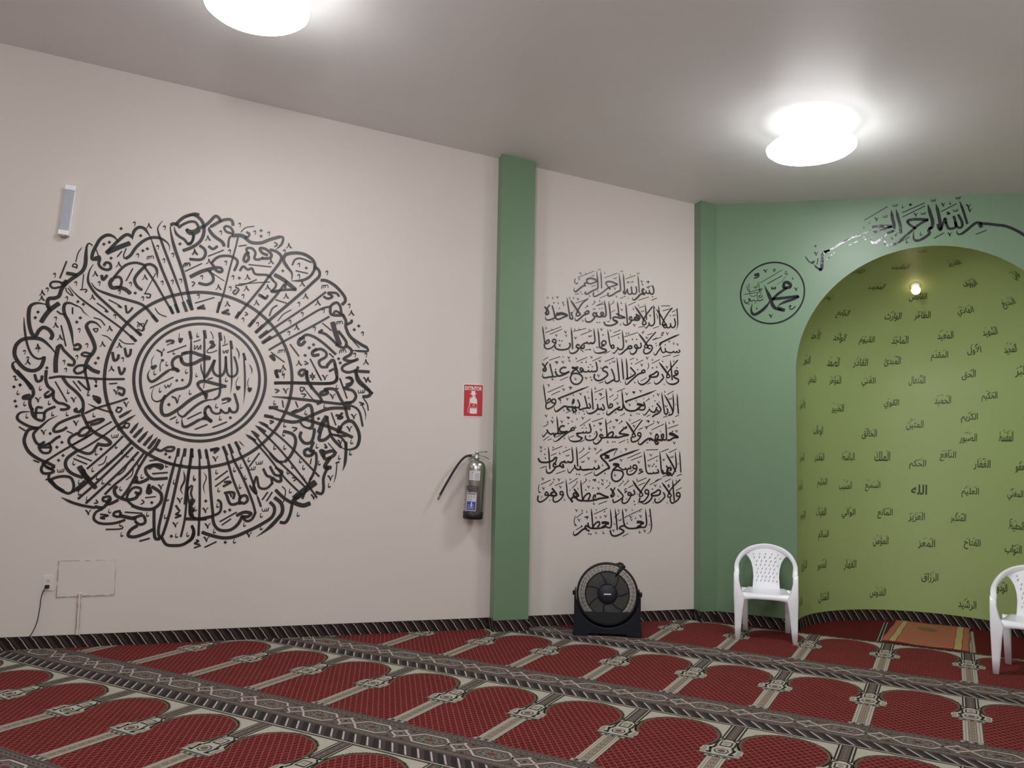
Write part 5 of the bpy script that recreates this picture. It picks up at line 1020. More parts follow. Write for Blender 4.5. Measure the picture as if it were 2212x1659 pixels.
INK_LINES.append([
[4,0,5194,2209,5202,2217,5211,2210,5202,2202],[0,14.1,5210,2154,5184,2163,5188,2182,5210,2180,5210,2151],[2,15.7,5206,2147,5170,2136,5181,2120,5213,2108,5214,2085,5178,2064,5134,2062,5102,2081,5095,2116],
[1,18.7,5027,2251,5077,2194,5120,2144],[0,12.5,5120,2147,5134,2131,5113,2117,5102,2130,5127,2183,5209,2279],[1,14.1,5137,2275,5147,2191,5156,2099],[0,14.0,5056,2147,5070,2119,5056,2095],
[2,14.0,5059,2102,5034,2075,5006,2058,4985,2063,4981,2086],[4,0,4954,2198,4963,2207,4972,2199,4963,2191],[0,15.5,5020,2139,4999,2122,4949,2117,4935,2126,4977,2147,5006,2168,5020,2152,5016,2136],
[2,15.4,4939,2123,4935,2097,4907,2067,4865,2046,4830,2060,4823,2092],[0,13.8,4857,2149,4889,2157,4885,2176,4864,2169,4857,2149],[2,15.4,4864,2149,4829,2138,4788,2104,4746,2067,4718,2043,4703,2055,4708,2088],
[4,0,4814,2176,4822,2184,4830,2177,4822,2169],[4,0,4754,2228,4762,2236,4771,2229,4762,2221],[0,15.3,4752,2193,4784,2162,4798,2140,4767,2116,4725,2092,4711,2094],
[1,13.8,4711,2272,4719,2191,4725,2095],[1,13.7,4668,2270,4677,2189,4687,2087],[1,13.7,4623,2271,4634,2188,4645,2098,4642,2072,4615,2065,4594,2083],[0,13.6,4572,2172,4593,2128,4604,2084],
[2,15.1,4604,2080,4580,2070,4546,2049,4522,2048,4511,2080],[4,0,4550,2219,4558,2227,4566,2220,4558,2212],[0,15.1,4538,2183,4517,2189,4493,2172,4497,2153,4524,2144,4538,2119,4511,2093,4471,2069,4437,2067,4413,2089,4416,2121],
[0,13.5,4428,2226,4439,2179,4436,2150,4415,2143],[0,12.0,4422,2149,4402,2139,4388,2151],[0,12.0,4392,2148,4371,2137,4358,2153],[0,13.4,4361,2144,4334,2136,4314,2142,4307,2160,4287,2169,4284,2150,4314,2145],
[0,13.4,4307,2138,4274,2130,4253,2149,4226,2163,4206,2169],[0,22.2,4210,2169,4240,2164,4263,2174],[0,17.8,4247,2161,4220,2138,4200,2112],[0,14.8,4200,2112,4247,2120,4288,2109,4305,2078,4282,2039,4242,2025,4208,2042,4194,2080,4207,2106],
[4,0,4288,2217,4296,2224,4304,2217,4296,2210],[4,0,4350,2178,4357,2185,4365,2179,4358,2172],[4,0,4387,2183,4395,2190,4402,2184,4395,2177],[4,0,4370,2201,4377,2208,4385,2202,4378,2195],
[4,0,4371,2090,4379,2098,4387,2091,4379,2083],[4,0,4381,2068,4389,2076,4397,2069,4389,2061],[0,14.8,4153,2166,4126,2165,4103,2148,4104,2123,4140,2115,4183,2133],
[0,16.3,4180,2130,4127,2102,4088,2091,4068,2106,4057,2131],[0,13.2,4075,2091,4042,2083,4025,2123,4007,2191],[2,14.6,4038,2083,4002,2078,3963,2070,3943,2082,3949,2107],
[0,16.0,3941,2191,3968,2158,3972,2133,3952,2129,3949,2148],[0,11.7,3952,2132,3968,2177,3990,2206],[4,0,4051,2146,4059,2154,4068,2147,4059,2139],[0,5.8,3948,2220,3990,2247],
[0,5.8,4000,2222,4099,2258],[0,5.9,4249,2221,4346,2264],[0,6.0,4510,2233,4599,2273],[0,6.0,4745,2260,4786,2278],[0,6.1,4794,2224,4874,2266],[0,6.1,4956,2238,5034,2277],
[0,5.8,4102,2054,4174,2088],[0,6.1,4851,2077,4907,2109],[0,6.1,4914,2051,4949,2068],[0,5.9,4394,2234,4475,2273],[0,5.9,4457,2043,4498,2057],[0,4.0,4576,2243,4579,2231,4587,2232,4589,2242],
[0,4.0,4588,2232,4596,2233,4599,2245],[0,4.0,4595,2232,4605,2235,4607,2248],[0,7.1,4114,2220,4120,2216,4123,2211],[0,5.2,4123,2212,4127,2200],[0,3.9,4127,2200,4131,2215,4139,2222],
[0,7.1,4167,2260,4172,2257,4176,2251],[0,5.2,4176,2253,4180,2240],[0,3.9,4180,2240,4184,2255,4192,2263],[0,5.7,4176,2231,4181,2228,4183,2223],[0,4.2,4183,2224,4187,2215],
[0,3.1,4187,2215,4190,2227,4196,2233],[0,7.2,4327,2090,4332,2087,4336,2081],[0,5.2,4336,2082,4340,2070],[0,3.9,4340,2070,4344,2085,4352,2092],[0,7.3,4454,2245,4459,2242,4463,2236],
[0,5.3,4463,2237,4467,2225],[0,4.0,4467,2225,4471,2240,4479,2248],[0,7.2,4442,2117,4447,2114,4450,2108],[0,5.3,4450,2109,4455,2097],[0,4.0,4455,2097,4459,2112,4467,2120],
[0,7.4,4848,2228,4854,2225,4858,2219],[0,5.4,4858,2220,4862,2207],[0,4.1,4862,2207,4866,2223,4874,2231],[0,7.5,4901,2292,4906,2289,4910,2283],[0,5.4,4910,2284,4914,2271],
[0,4.1,4914,2271,4918,2287,4927,2295],[0,7.5,5093,2220,5099,2216,5102,2210],[0,5.5,5102,2212,5107,2199],[0,4.1,5107,2199,5111,2215,5120,2222],[0,6.5,4376,2273,4381,2270,4384,2265],
[0,4.7,4384,2266,4388,2254],[0,3.6,4388,2254,4392,2268,4399,2275],[0,9.5,4053,2209,4076,2213,4066,2194],[0,4.2,4031,2079,4027,2063],[0,6.7,4027,2063,4031,2055,4041,2062],
[0,4.2,4240,2088,4236,2072],[0,6.8,4236,2072,4240,2064,4250,2071],[0,3.3,4336,2235,4333,2223],[0,5.2,4333,2223,4336,2216,4343,2222],[0,3.3,4475,2190,4472,2178],
[0,5.3,4472,2178,4476,2172,4483,2177],[0,3.4,4814,2280,4810,2267],[0,5.4,4810,2267,4814,2261,4821,2266],[0,3.4,5005,2220,5001,2208],[0,5.4,5001,2208,5005,2201,5012,2207],
[0,3.4,5061,2275,5058,2262],[0,5.5,5058,2262,5061,2256,5069,2262],[0,3.4,5169,2280,5165,2267],[0,5.5,5165,2267,5169,2261,5177,2267],[0,3.0,4659,2075,4656,2064],
[0,4.8,4656,2064,4659,2058,4666,2063],[0,3.4,4794,2075,4791,2063],[0,5.4,4791,2063,4794,2056,4802,2062],[0,3.4,4962,2283,4958,2271],[0,5.4,4958,2271,4962,2265,4970,2270],
[0,3.3,4245,2262,4241,2250],[0,5.2,4241,2250,4245,2244,4252,2249],[0,2.7,5077,2065,5074,2055],[0,4.4,5074,2055,5077,2050,5083,2054],[0,2.6,4124,2267,4122,2257],
[0,4.1,4122,2257,4125,2253,4130,2257],[0,2.7,4755,2146,4753,2136],[0,4.3,4753,2136,4755,2131,4762,2135],[3,6.8,4920,2246,4927,2207,4906,2174],
])
INK_LINES.append([
[1,14.1,5205,1977,5210,1892,5218,1801],[1,14.0,5163,1979,5170,1891,5168,1826,5153,1793,5121,1785],[1,15.5,5078,1966,5114,1915,5150,1851,5164,1812],[1,14.0,5053,1984,5064,1913,5075,1849,5082,1804],
[0,13.9,5082,1804,5100,1791,5114,1818,5107,1843],[4,0,5120,1805,5128,1812,5137,1805,5128,1798],[0,15.4,5007,1886,5036,1854,5046,1829,5022,1799,4986,1782,4965,1765],
[4,0,4981,1907,4989,1914,4997,1908,4989,1901],[0,13.9,5000,1834,5022,1818],[2,13.9,5007,1853,4993,1820,4972,1807,4944,1822,4930,1851],[2,10.8,4937,1832,4916,1805,4898,1785,4881,1779,4872,1798],
[4,0,4957,1858,4965,1865,4972,1859,4965,1852],[0,13.8,4880,1894,4894,1856,4887,1830,4859,1823,4831,1829],[0,22.9,4817,1873,4845,1871,4880,1862],[0,18.4,4859,1868,4838,1842,4818,1828],
[0,16.8,4824,1828,4790,1814,4741,1813,4706,1831,4685,1869],[1,15.5,4999,2002,4922,1970,4796,1924,4706,1892],[0,12.1,4706,1892,4720,1883],[1,13.7,4672,1990,4679,1926,4685,1869,4679,1824,4658,1817],
[0,15.1,4679,1824,4644,1817,4637,1835,4658,1842],[2,16.6,4644,1829,4617,1822,4583,1796,4549,1772,4532,1781,4536,1813],[1,12.0,4523,1997,4530,1934,4537,1877,4548,1833],
[0,13.5,4548,1830,4579,1840,4586,1859,4568,1868,4558,1846],[0,13.5,4493,1863,4511,1825,4494,1812,4477,1831],[0,13.5,4480,1818,4460,1817,4449,1836,4446,1861],
[2,16.4,4453,1830,4433,1804,4392,1781,4359,1780,4342,1801],[4,0,4424,1902,4432,1909,4440,1902,4432,1895],[4,0,4440,1776,4447,1782,4453,1776,4447,1770],
[4,0,4457,1776,4464,1782,4470,1777,4464,1770],[4,0,4494,1784,4501,1790,4508,1784,4501,1778],[1,13.4,4389,1996,4396,1917,4406,1816],[0,13.4,4368,1865,4382,1837,4368,1824,4351,1833],
[0,13.4,4327,1927,4341,1877,4355,1827],[2,14.9,4355,1827,4318,1819,4285,1809,4274,1831,4277,1850],[0,13.3,4263,1893,4281,1856,4278,1831,4251,1824],[0,22.2,4251,1830,4224,1823,4211,1835],
[0,16.2,4231,1829,4251,1799,4231,1789,4214,1810],[0,14.8,4224,1861,4230,1886,4223,1892,4214,1854],[0,16.2,4211,1829,4178,1828,4171,1809,4191,1803],[2,16.2,4178,1828,4144,1833,4112,1813,4079,1790,4059,1793,4052,1824],
[1,14.9,4363,2011,4276,1976,4176,1934,4087,1897],[0,11.7,4091,1897,4111,1882],[0,13.1,4058,1855,4029,1864,4038,1889,4061,1887,4062,1855,4032,1823,3993,1807,3977,1822,3980,1847],
[1,11.6,3952,2017,3962,1952,3973,1884,3980,1853],[0,13.1,3980,1853,4009,1866,4022,1879,4005,1894,3989,1875],[4,0,4218,1779,4225,1786,4232,1779,4225,1772],
[4,0,4238,1773,4245,1780,4252,1773,4245,1767],[4,0,4311,1797,4318,1804,4326,1798,4318,1791],[4,0,4318,1772,4325,1779,4333,1773,4325,1766],[4,0,4810,1789,4818,1796,4825,1790,4818,1783],
[4,0,4831,1787,4839,1794,4846,1787,4839,1780],[4,0,4690,1789,4696,1795,4703,1790,4696,1784],[0,5.8,3991,1947,4135,2014],[0,5.8,4024,1926,4100,1963],[0,5.9,4417,1962,4499,1997],
[0,5.9,4466,1900,4510,1927],[0,5.9,4554,1922,4595,1949],[0,6.0,4626,1976,4701,2007],[0,6.0,4595,1898,4636,1925],[0,6.1,5106,1967,5171,2002],[0,5.8,4158,1777,4205,1797],
[0,6.1,4909,1766,4944,1784],[0,6.1,5186,1774,5222,1788],[0,6.1,5071,1764,5114,1779],[0,6.1,4901,1902,4929,1922],[0,6.0,4659,1766,4700,1786],[0,6.1,4979,1801,5022,1815],
[0,4.1,5121,1938,5124,1926,5133,1927,5136,1937],[0,4.1,5134,1927,5143,1928,5146,1940],[0,4.1,5141,1927,5151,1930,5154,1943],[0,7.0,3989,2017,3994,2013,3997,2008],
[0,5.1,3997,2009,4002,1997],[0,3.8,4002,1997,4005,2012,4013,2019],[0,7.1,4124,1985,4130,1981,4133,1975],[0,5.2,4133,1977,4137,1964],[0,3.9,4137,1964,4141,1980,4149,1987],
[0,7.1,4159,1904,4164,1901,4167,1895],[0,5.2,4167,1896,4172,1884],[0,3.9,4172,1884,4175,1899,4183,1906],[0,7.2,4278,1952,4283,1949,4287,1943],[0,5.2,4287,1945,4291,1932],
[0,3.9,4291,1932,4295,1947,4303,1955],[0,7.3,4555,2001,4561,1997,4564,1991],[0,5.3,4564,1993,4569,1980],[0,4.0,4569,1980,4573,1995,4581,2003],[0,7.3,4622,1882,4627,1878,4631,1872],
[0,5.3,4631,1874,4635,1861],[0,4.0,4635,1861,4639,1876,4647,1884],[0,7.3,4707,1968,4713,1964,4716,1958],[0,5.3,4716,1960,4721,1947],[0,4.0,4721,1947,4725,1962,4733,1970],
[0,7.3,4736,1872,4741,1869,4745,1863],[0,5.3,4745,1864,4749,1852],[0,4.0,4749,1852,4753,1867,4761,1875],[0,7.4,4839,1998,4845,1994,4849,1989],[0,5.4,4849,1990,4853,1977],
[0,4.0,4853,1977,4857,1993,4865,2000],[0,7.5,5009,1972,5014,1968,5018,1962],[0,5.4,5018,1964,5022,1951],[0,4.1,5022,1951,5026,1967,5035,1974],[0,7.5,5084,1871,5090,1867,5093,1861],
[0,5.4,5093,1862,5097,1850],[0,4.1,5097,1850,5102,1865,5110,1873],[0,9.6,4182,1997,4205,1998,4192,1982],[0,9.7,4458,1951,4482,1951,4472,1935],[0,9.9,4771,1978,4796,1979,4782,1965],
[0,3.2,4222,1945,4219,1933],[0,5.2,4219,1933,4222,1927,4230,1932],[0,3.3,4363,1925,4360,1913],[0,5.2,4360,1913,4363,1907,4371,1912],[0,3.9,4423,2011,4419,1997],
[0,6.3,4419,1997,4423,1989,4432,1996],[0,3.3,4632,1957,4629,1944],[0,5.3,4629,1944,4632,1938,4640,1944],[0,4.3,4758,1794,4753,1778],[0,6.9,4753,1778,4758,1770,4768,1777],
[0,3.4,4809,1915,4806,1902],[0,5.4,4806,1902,4809,1896,4817,1901],[0,3.4,4932,1938,4928,1926],[0,5.4,4928,1926,4932,1919,4940,1925],[0,3.4,4974,1965,4971,1953],
[0,5.4,4971,1953,4974,1947,4982,1952],[0,3.4,5084,2005,5080,1993],[0,5.5,5080,1993,5084,1986,5092,1992],[0,3.2,4107,1879,4104,1867],[0,5.1,4104,1867,4107,1861,4114,1866],
[0,2.6,4353,1973,4350,1964],[0,4.2,4350,1964,4353,1959,4359,1963],[0,2.7,4879,1934,4876,1924],[0,4.3,4876,1924,4879,1919,4885,1924],[0,2.7,5031,1907,5028,1897],
[0,4.3,5028,1897,5031,1892,5037,1896],[0,2.7,5192,1893,5189,1883],[0,4.4,5189,1883,5192,1878,5198,1882],[0,3.2,4137,1811,4134,1799],[0,5.1,4134,1799,4138,1793,4145,1798],
[0,3.3,4616,1806,4613,1794],[0,5.3,4613,1794,4616,1788,4624,1793],[0,2.6,4278,1791,4275,1782],[0,4.1,4275,1782,4278,1777,4284,1781],
])
INK_LINES.append([
[0,15.5,5129,1617,5165,1608,5215,1593],[0,17.0,5129,1620,5150,1627,5183,1612,5215,1592,5172,1586,5136,1565,5108,1565],[4,0,5152,1643,5161,1651,5170,1644,5161,1636],
[1,13.9,5093,1726,5099,1655,5102,1584,5087,1564,5065,1570],[0,15.4,5079,1568,5058,1577,5054,1609,5072,1613,5072,1584],[0,20.0,5065,1564,5037,1563,5009,1569],
[0,15.4,5009,1569,5023,1595,5005,1614,4995,1569,5023,1537,5002,1527,4988,1556],[0,15.4,4995,1563,4966,1562,4949,1575,4938,1555],[2,16.9,4966,1569,4931,1574,4896,1554,4855,1522,4834,1528,4833,1559],
[0,13.7,4851,1592,4826,1601,4833,1623,4854,1617,4851,1585,4819,1553,4778,1542,4764,1558,4767,1584],[1,18.2,4714,1720,4756,1666,4795,1610],[0,12.1,4791,1613,4805,1594,4784,1584,4774,1600,4805,1655,4867,1733],
[0,15.1,4708,1656,4721,1672,4694,1655,4667,1632,4653,1613,4701,1608,4739,1602],[0,15.1,4739,1601,4694,1592,4653,1581,4626,1578,4619,1593],[0,15.0,4626,1578,4578,1577,4523,1576],
[1,13.5,4522,1737,4529,1674,4535,1623,4537,1579],[0,15.0,4537,1582,4557,1611,4588,1624,4595,1605,4578,1580],[0,14.9,4523,1576,4490,1572,4469,1587,4482,1600,4500,1588],
[2,14.9,4489,1575,4476,1546,4443,1520,4416,1526,4409,1557],[0,13.4,4435,1627,4445,1602,4435,1577,4415,1558,4375,1547,4341,1559,4338,1587],[4,0,4409,1674,4417,1682,4426,1674,4417,1666],
[4,0,4369,1585,4378,1593,4387,1585,4378,1577],[0,13.4,4373,1689,4387,1645,4384,1620,4367,1613],[0,11.9,4371,1616,4354,1610,4344,1625],[0,11.8,4347,1619,4331,1609,4314,1621],
[0,13.3,4321,1612,4287,1608,4254,1604],[2,14.7,4280,1608,4261,1589,4288,1574,4308,1565,4281,1542,4235,1535,4195,1547,4181,1584],[4,0,4319,1675,4326,1682,4334,1675,4327,1668],
[4,0,4336,1653,4343,1660,4351,1654,4344,1647],[4,0,4303,1652,4310,1659,4317,1653,4310,1646],[0,13.2,4207,1628,4233,1635,4230,1654,4207,1644,4207,1628],
[2,14.7,4210,1628,4174,1609,4122,1570,4083,1539,4057,1532,4046,1550],[4,0,4172,1687,4180,1694,4188,1687,4180,1680],[0,16.1,4147,1664,4120,1664,4101,1641,4108,1620,4141,1614,4174,1621],
[1,13.1,4076,1747,4084,1681,4089,1626,4082,1601,4062,1600],[0,16.1,4167,1618,4128,1602,4082,1601],[0,14.6,4069,1597,4056,1578,4049,1600,4023,1593,4000,1611,3990,1630],
[2,10.1,4000,1614,3977,1592,3961,1570,3951,1579,3954,1598],[0,10.2,4082,1607,4095,1595],[0,5.8,4286,1668,4383,1733],[0,5.9,4400,1708,4501,1743],[0,5.9,4536,1693,4577,1719],
[0,6.0,4763,1698,4853,1742],[0,6.0,4833,1649,4874,1669],[0,6.0,4909,1676,4980,1710],[0,6.1,4959,1652,5079,1706],[0,6.1,5115,1668,5215,1703],[0,6.0,4645,1696,4680,1722],
[0,5.7,3957,1654,4002,1679],[0,5.7,3959,1539,4010,1574],[0,5.7,3998,1540,4033,1556],[0,5.8,4288,1530,4328,1550],[0,5.9,4647,1530,4709,1557],[0,5.7,4056,1566,4115,1586],
[0,5.8,4194,1569,4234,1585],[4,0,4584,1539,4592,1546,4600,1539,4592,1532],[4,0,4605,1539,4612,1546,4620,1539,4613,1533],[4,0,4722,1560,4729,1567,4737,1561,4729,1554],
[4,0,4725,1538,4733,1545,4740,1539,4733,1532],[0,9.5,4166,1740,4189,1740,4176,1728],[0,9.7,4458,1697,4485,1698,4468,1682],[0,9.8,4611,1730,4635,1730,4625,1717],
[0,10.0,4909,1728,4934,1729,4923,1715],[0,7.0,3970,1755,3975,1751,3979,1746],[0,5.1,3979,1747,3983,1735],[0,3.8,3983,1735,3986,1750,3994,1757],[0,8.4,4024,1708,4031,1704,4035,1697],
[0,6.1,4035,1699,4039,1684],[0,4.6,4039,1684,4044,1702,4053,1711],[0,7.1,4112,1709,4117,1705,4121,1700],[0,5.1,4121,1701,4125,1689],[0,3.8,4125,1689,4128,1704,4136,1711],
[0,7.1,4301,1745,4306,1742,4310,1736],[0,5.2,4310,1737,4314,1725],[0,3.9,4314,1725,4318,1740,4326,1747],[0,7.2,4470,1649,4476,1645,4479,1640],[0,5.2,4479,1641,4483,1628],
[0,3.9,4483,1628,4487,1644,4495,1651],[0,7.2,4589,1674,4595,1670,4598,1665],[0,5.3,4598,1666,4603,1653],[0,4.0,4603,1653,4607,1669,4615,1676],[0,7.3,4779,1688,4784,1684,4788,1679],
[0,5.3,4788,1680,4792,1667],[0,4.0,4792,1667,4796,1683,4805,1690],[0,8.9,4895,1680,4902,1675,4906,1668],[0,6.4,4906,1670,4911,1655],[0,4.8,4911,1655,4916,1673,4926,1682],
[0,7.4,4940,1628,4946,1624,4949,1618],[0,5.4,4949,1620,4953,1607],[0,4.0,4953,1607,4958,1622,4966,1630],[0,7.4,5010,1726,5016,1722,5019,1717],[0,5.4,5019,1718,5023,1705],
[0,4.1,5023,1705,5028,1721,5036,1728],[0,7.5,5159,1736,5165,1733,5169,1727],[0,5.5,5169,1728,5173,1715],[0,4.1,5173,1715,5177,1731,5186,1738],[0,7.5,5188,1653,5194,1649,5198,1643],
[0,5.5,5198,1644,5202,1632],[0,4.1,5202,1632,5206,1647,5215,1655],[0,7.5,5167,1549,5173,1545,5176,1539],[0,5.4,5176,1540,5181,1527],[0,4.1,5181,1527,5185,1543,5194,1550],
[0,3.8,3994,1709,3990,1695],[0,6.1,3990,1695,3995,1687,4003,1694],[0,3.2,4036,1746,4033,1734],[0,5.1,4033,1734,4037,1728,4044,1733],[0,3.2,4258,1739,4255,1727],
[0,5.2,4255,1727,4258,1721,4266,1726],[0,3.9,4245,1672,4242,1657],[0,6.2,4242,1657,4246,1650,4254,1656],[0,3.2,4215,1719,4212,1707],[0,5.2,4212,1707,4215,1701,4223,1706],
[0,3.9,4543,1553,4539,1538],[0,6.3,4539,1538,4543,1531,4552,1537],[0,3.3,4569,1729,4566,1716],[0,5.3,4566,1716,4569,1710,4577,1715],[0,3.3,4672,1731,4669,1719],
[0,5.3,4669,1719,4672,1713,4680,1718],[0,3.3,4748,1746,4744,1734],[0,5.3,4744,1734,4748,1728,4756,1733],[0,3.4,4979,1739,4975,1727],[0,5.4,4975,1727,4979,1721,4987,1726],
[0,3.4,5128,1730,5124,1718],[0,5.4,5124,1718,5128,1712,5136,1717],[0,2.7,5043,1649,5040,1639],[0,4.3,5040,1639,5043,1634,5049,1638],[0,3.4,4917,1551,4913,1539],
[0,5.4,4913,1539,4917,1533,4924,1538],[0,2.6,4455,1563,4453,1553],[0,4.2,4453,1553,4455,1548,4461,1552],[0,3.2,4147,1574,4144,1562],[0,5.1,4144,1562,4148,1556,4155,1561],
[0,2.6,4421,1616,4418,1606],[0,4.2,4418,1606,4421,1601,4427,1605],[0,2.7,4686,1679,4684,1669],[0,4.2,4684,1669,4686,1664,4692,1668],[0,2.6,4563,1669,4560,1660],
[0,4.2,4560,1660,4563,1655,4569,1659],
])
INK_LINES.append([
[1,12.4,5230,1470,5236,1386,5243,1282],[1,13.9,5187,1466,5195,1391,5198,1333,5180,1288,5152,1249],[1,17.0,5098,1448,5130,1397,5173,1327,5191,1288],[0,13.9,5102,1339,5116,1313,5116,1288],
[0,18.5,5137,1294,5148,1314,5123,1320,5109,1288,5145,1269,5130,1259,5102,1271],[0,13.8,5109,1278,5081,1274,5063,1300],[1,13.8,5037,1466,5046,1383,5052,1313,5063,1274,5081,1268],
[4,0,5112,1249,5120,1256,5128,1249,5120,1242],[0,13.8,5017,1306,5028,1280,5003,1274],[0,12.2,5010,1280,4989,1270,4975,1283],[0,12.2,4982,1280,4961,1267,4943,1273],
[1,13.7,4886,1464,4897,1381,4908,1298,4926,1270,4947,1270],[4,0,4973,1350,4982,1358,4990,1350,4982,1343],[4,0,4994,1331,5003,1339,5011,1331,5003,1324],
[4,0,4959,1334,4968,1341,4976,1334,4968,1327],[0,10.6,4870,1301,4849,1307,4846,1292,4877,1285,4835,1266],[0,13.6,4814,1310,4783,1316,4790,1339,4814,1336,4818,1307,4794,1272,4752,1256,4728,1268,4728,1300],
[0,12.1,4759,1335,4762,1310,4738,1310],[0,12.1,4745,1316,4724,1300,4711,1316],[0,12.0,4717,1312,4690,1300,4662,1315,4635,1334,4601,1343],[0,23.9,4597,1343,4628,1346,4652,1337],
[0,18.0,4642,1340,4615,1315,4594,1292],[0,14.9,4591,1295,4642,1296,4683,1284,4690,1252,4663,1214,4622,1198,4588,1220,4584,1264,4594,1289],[1,16.7,4841,1479,4758,1449,4662,1416,4559,1374],
[1,19.5,4637,1482,4579,1466,4511,1433,4478,1417],[0,17.8,4478,1417,4498,1389,4532,1358,4560,1320,4553,1305],[2,14.9,4560,1314,4520,1295,4479,1269,4446,1250,4422,1256,4425,1288],
[2,6.6,4637,1482,4613,1447,4600,1409],[0,13.3,4458,1335,4469,1313,4452,1307],[0,13.3,4462,1313,4438,1300,4418,1319],[0,13.3,4425,1310,4405,1300,4378,1300,4324,1296],
[0,14.7,4378,1300,4324,1294,4298,1305,4294,1327],[0,14.7,4298,1302,4271,1296,4251,1311,4241,1336],[2,10.2,4244,1317,4221,1292,4202,1270,4185,1279,4178,1310],
[4,0,4253,1258,4262,1266,4270,1258,4262,1251],[4,0,4276,1256,4285,1264,4294,1257,4285,1249],[1,13.2,4257,1491,4264,1404,4271,1324],[1,13.2,4215,1491,4223,1429,4227,1379,4214,1357,4191,1360],
[0,11.7,4217,1366,4197,1354,4181,1369],[0,11.7,4184,1363,4164,1353,4151,1372],[0,16.0,4158,1359,4131,1359,4109,1337,4125,1319,4142,1316,4135,1341],[0,14.5,4115,1328,4086,1322,4066,1315,4050,1327,4059,1346,4076,1334],
[2,14.5,4073,1321,4060,1297,4028,1269,3999,1268,3988,1296,3991,1321],[1,13.0,4004,1487,4013,1401,4021,1302],[0,16.0,4085,1393,4065,1395,4052,1377,4020,1361,3975,1354,3935,1360,3917,1387],
[0,13.1,4078,1389,4072,1358,4053,1346],[4,0,3966,1422,3973,1429,3981,1422,3974,1415],[4,0,3973,1391,3980,1398,3988,1391,3981,1384],[0,5.7,4038,1457,4129,1495],
[0,5.8,4130,1440,4202,1472],[0,5.7,4029,1413,4078,1433],[0,5.7,3936,1305,3991,1324],[0,5.7,4077,1260,4159,1288],[0,5.8,4279,1436,4329,1474],[0,5.8,4283,1386,4376,1450],
[0,5.9,4437,1432,4484,1470],[0,6.0,4765,1383,4869,1422],[0,6.0,4727,1398,4855,1451],[0,6.0,4918,1378,5023,1425],[0,6.1,5052,1460,5122,1487],[0,6.1,5126,1455,5201,1488],
[0,5.8,4332,1249,4405,1278],[0,6.1,5067,1242,5116,1259],[0,6.1,5202,1250,5252,1266],[0,6.0,4907,1474,5020,1479],[0,5.9,4752,1284,4787,1300],[0,3.8,4161,1422,4164,1410,4172,1410,4174,1420],
[0,3.8,4173,1411,4181,1412,4183,1423],[0,3.8,4179,1411,4189,1413,4191,1426],[0,3.9,4301,1371,4304,1359,4312,1359,4314,1369],[0,3.9,4313,1359,4321,1361,4323,1372],
[0,3.9,4320,1360,4329,1362,4331,1375],[0,4.1,5138,1423,5140,1411,5149,1411,5152,1422],[0,4.1,5150,1412,5159,1413,5162,1425],[0,4.1,5158,1412,5168,1414,5170,1427],
[0,7.0,3929,1488,3934,1484,3937,1479],[0,5.1,3937,1480,3942,1468],[0,3.8,3942,1468,3945,1482,3953,1489],[0,5.6,3932,1455,3936,1452,3938,1448],[0,4.0,3938,1449,3942,1439],
[0,3.0,3942,1439,3945,1451,3951,1457],[0,7.1,4359,1401,4364,1398,4367,1392],[0,5.2,4367,1393,4372,1381],[0,3.9,4372,1381,4375,1396,4383,1403],[0,7.1,4423,1377,4428,1373,4432,1368],
[0,5.2,4432,1369,4436,1357],[0,3.9,4436,1357,4440,1372,4448,1379],[0,7.2,4418,1484,4424,1480,4427,1474],[0,5.2,4427,1476,4431,1463],[0,3.9,4431,1463,4435,1478,4443,1485],
[0,7.2,4660,1390,4666,1386,4669,1380],[0,5.3,4669,1382,4674,1369],[0,4.0,4674,1369,4678,1384,4686,1391],[0,7.3,4704,1485,4710,1482,4713,1476],[0,5.3,4713,1477,4718,1465],
[0,4.0,4718,1465,4722,1480,4730,1487],[0,7.3,4826,1376,4832,1372,4835,1366],[0,5.3,4835,1368,4840,1355],[0,4.0,4840,1355,4844,1370,4852,1377],[0,7.4,4924,1345,4930,1341,4933,1336],
[0,5.3,4933,1337,4938,1324],[0,4.0,4938,1324,4942,1340,4950,1347],[0,7.4,4941,1438,4947,1434,4950,1429],[0,5.4,4950,1430,4955,1417],[0,4.0,4955,1417,4959,1433,4967,1440],
[0,7.4,5065,1398,5070,1394,5074,1389],[0,5.4,5074,1390,5078,1377],[0,4.0,5078,1377,5082,1393,5091,1400],[0,13.4,4511,1427,4559,1415,4525,1414,4559,1402,4518,1398],
[0,3.8,4106,1447,4103,1433],[0,6.1,4103,1433,4107,1426,4115,1432],[0,3.2,4321,1493,4318,1481],[0,5.2,4318,1481,4322,1474,4329,1480],[0,4.5,4375,1497,4370,1481],
[0,7.3,4370,1481,4375,1472,4385,1479],[0,3.3,4483,1483,4480,1471],[0,5.2,4480,1471,4483,1465,4491,1470],[0,2.6,4162,1494,4159,1485],[0,4.1,4159,1485,4162,1480,4168,1484],
[0,4.3,4614,1270,4610,1255],[0,6.8,4610,1255,4614,1246,4624,1253],[0,3.2,4047,1494,4044,1482],[0,5.1,4044,1482,4047,1476,4054,1481],[0,3.3,4519,1279,4516,1267],
[0,5.2,4516,1267,4519,1261,4527,1266],[0,3.4,5009,1395,5005,1383],[0,5.4,5005,1383,5009,1377,5017,1382],[0,3.3,4498,1348,4495,1336],[0,5.2,4495,1336,4498,1330,4506,1335],
[0,2.6,4667,1465,4665,1455],[0,4.2,4665,1455,4668,1450,4674,1454],[0,2.7,5144,1347,5141,1337],[0,4.3,5141,1337,5144,1332,5150,1336],[0,2.5,3975,1475,3973,1466],
[0,4.1,3973,1466,3976,1461,3981,1465],[0,2.7,5219,1367,5216,1357],[0,4.3,5216,1357,5219,1352,5225,1356],
])
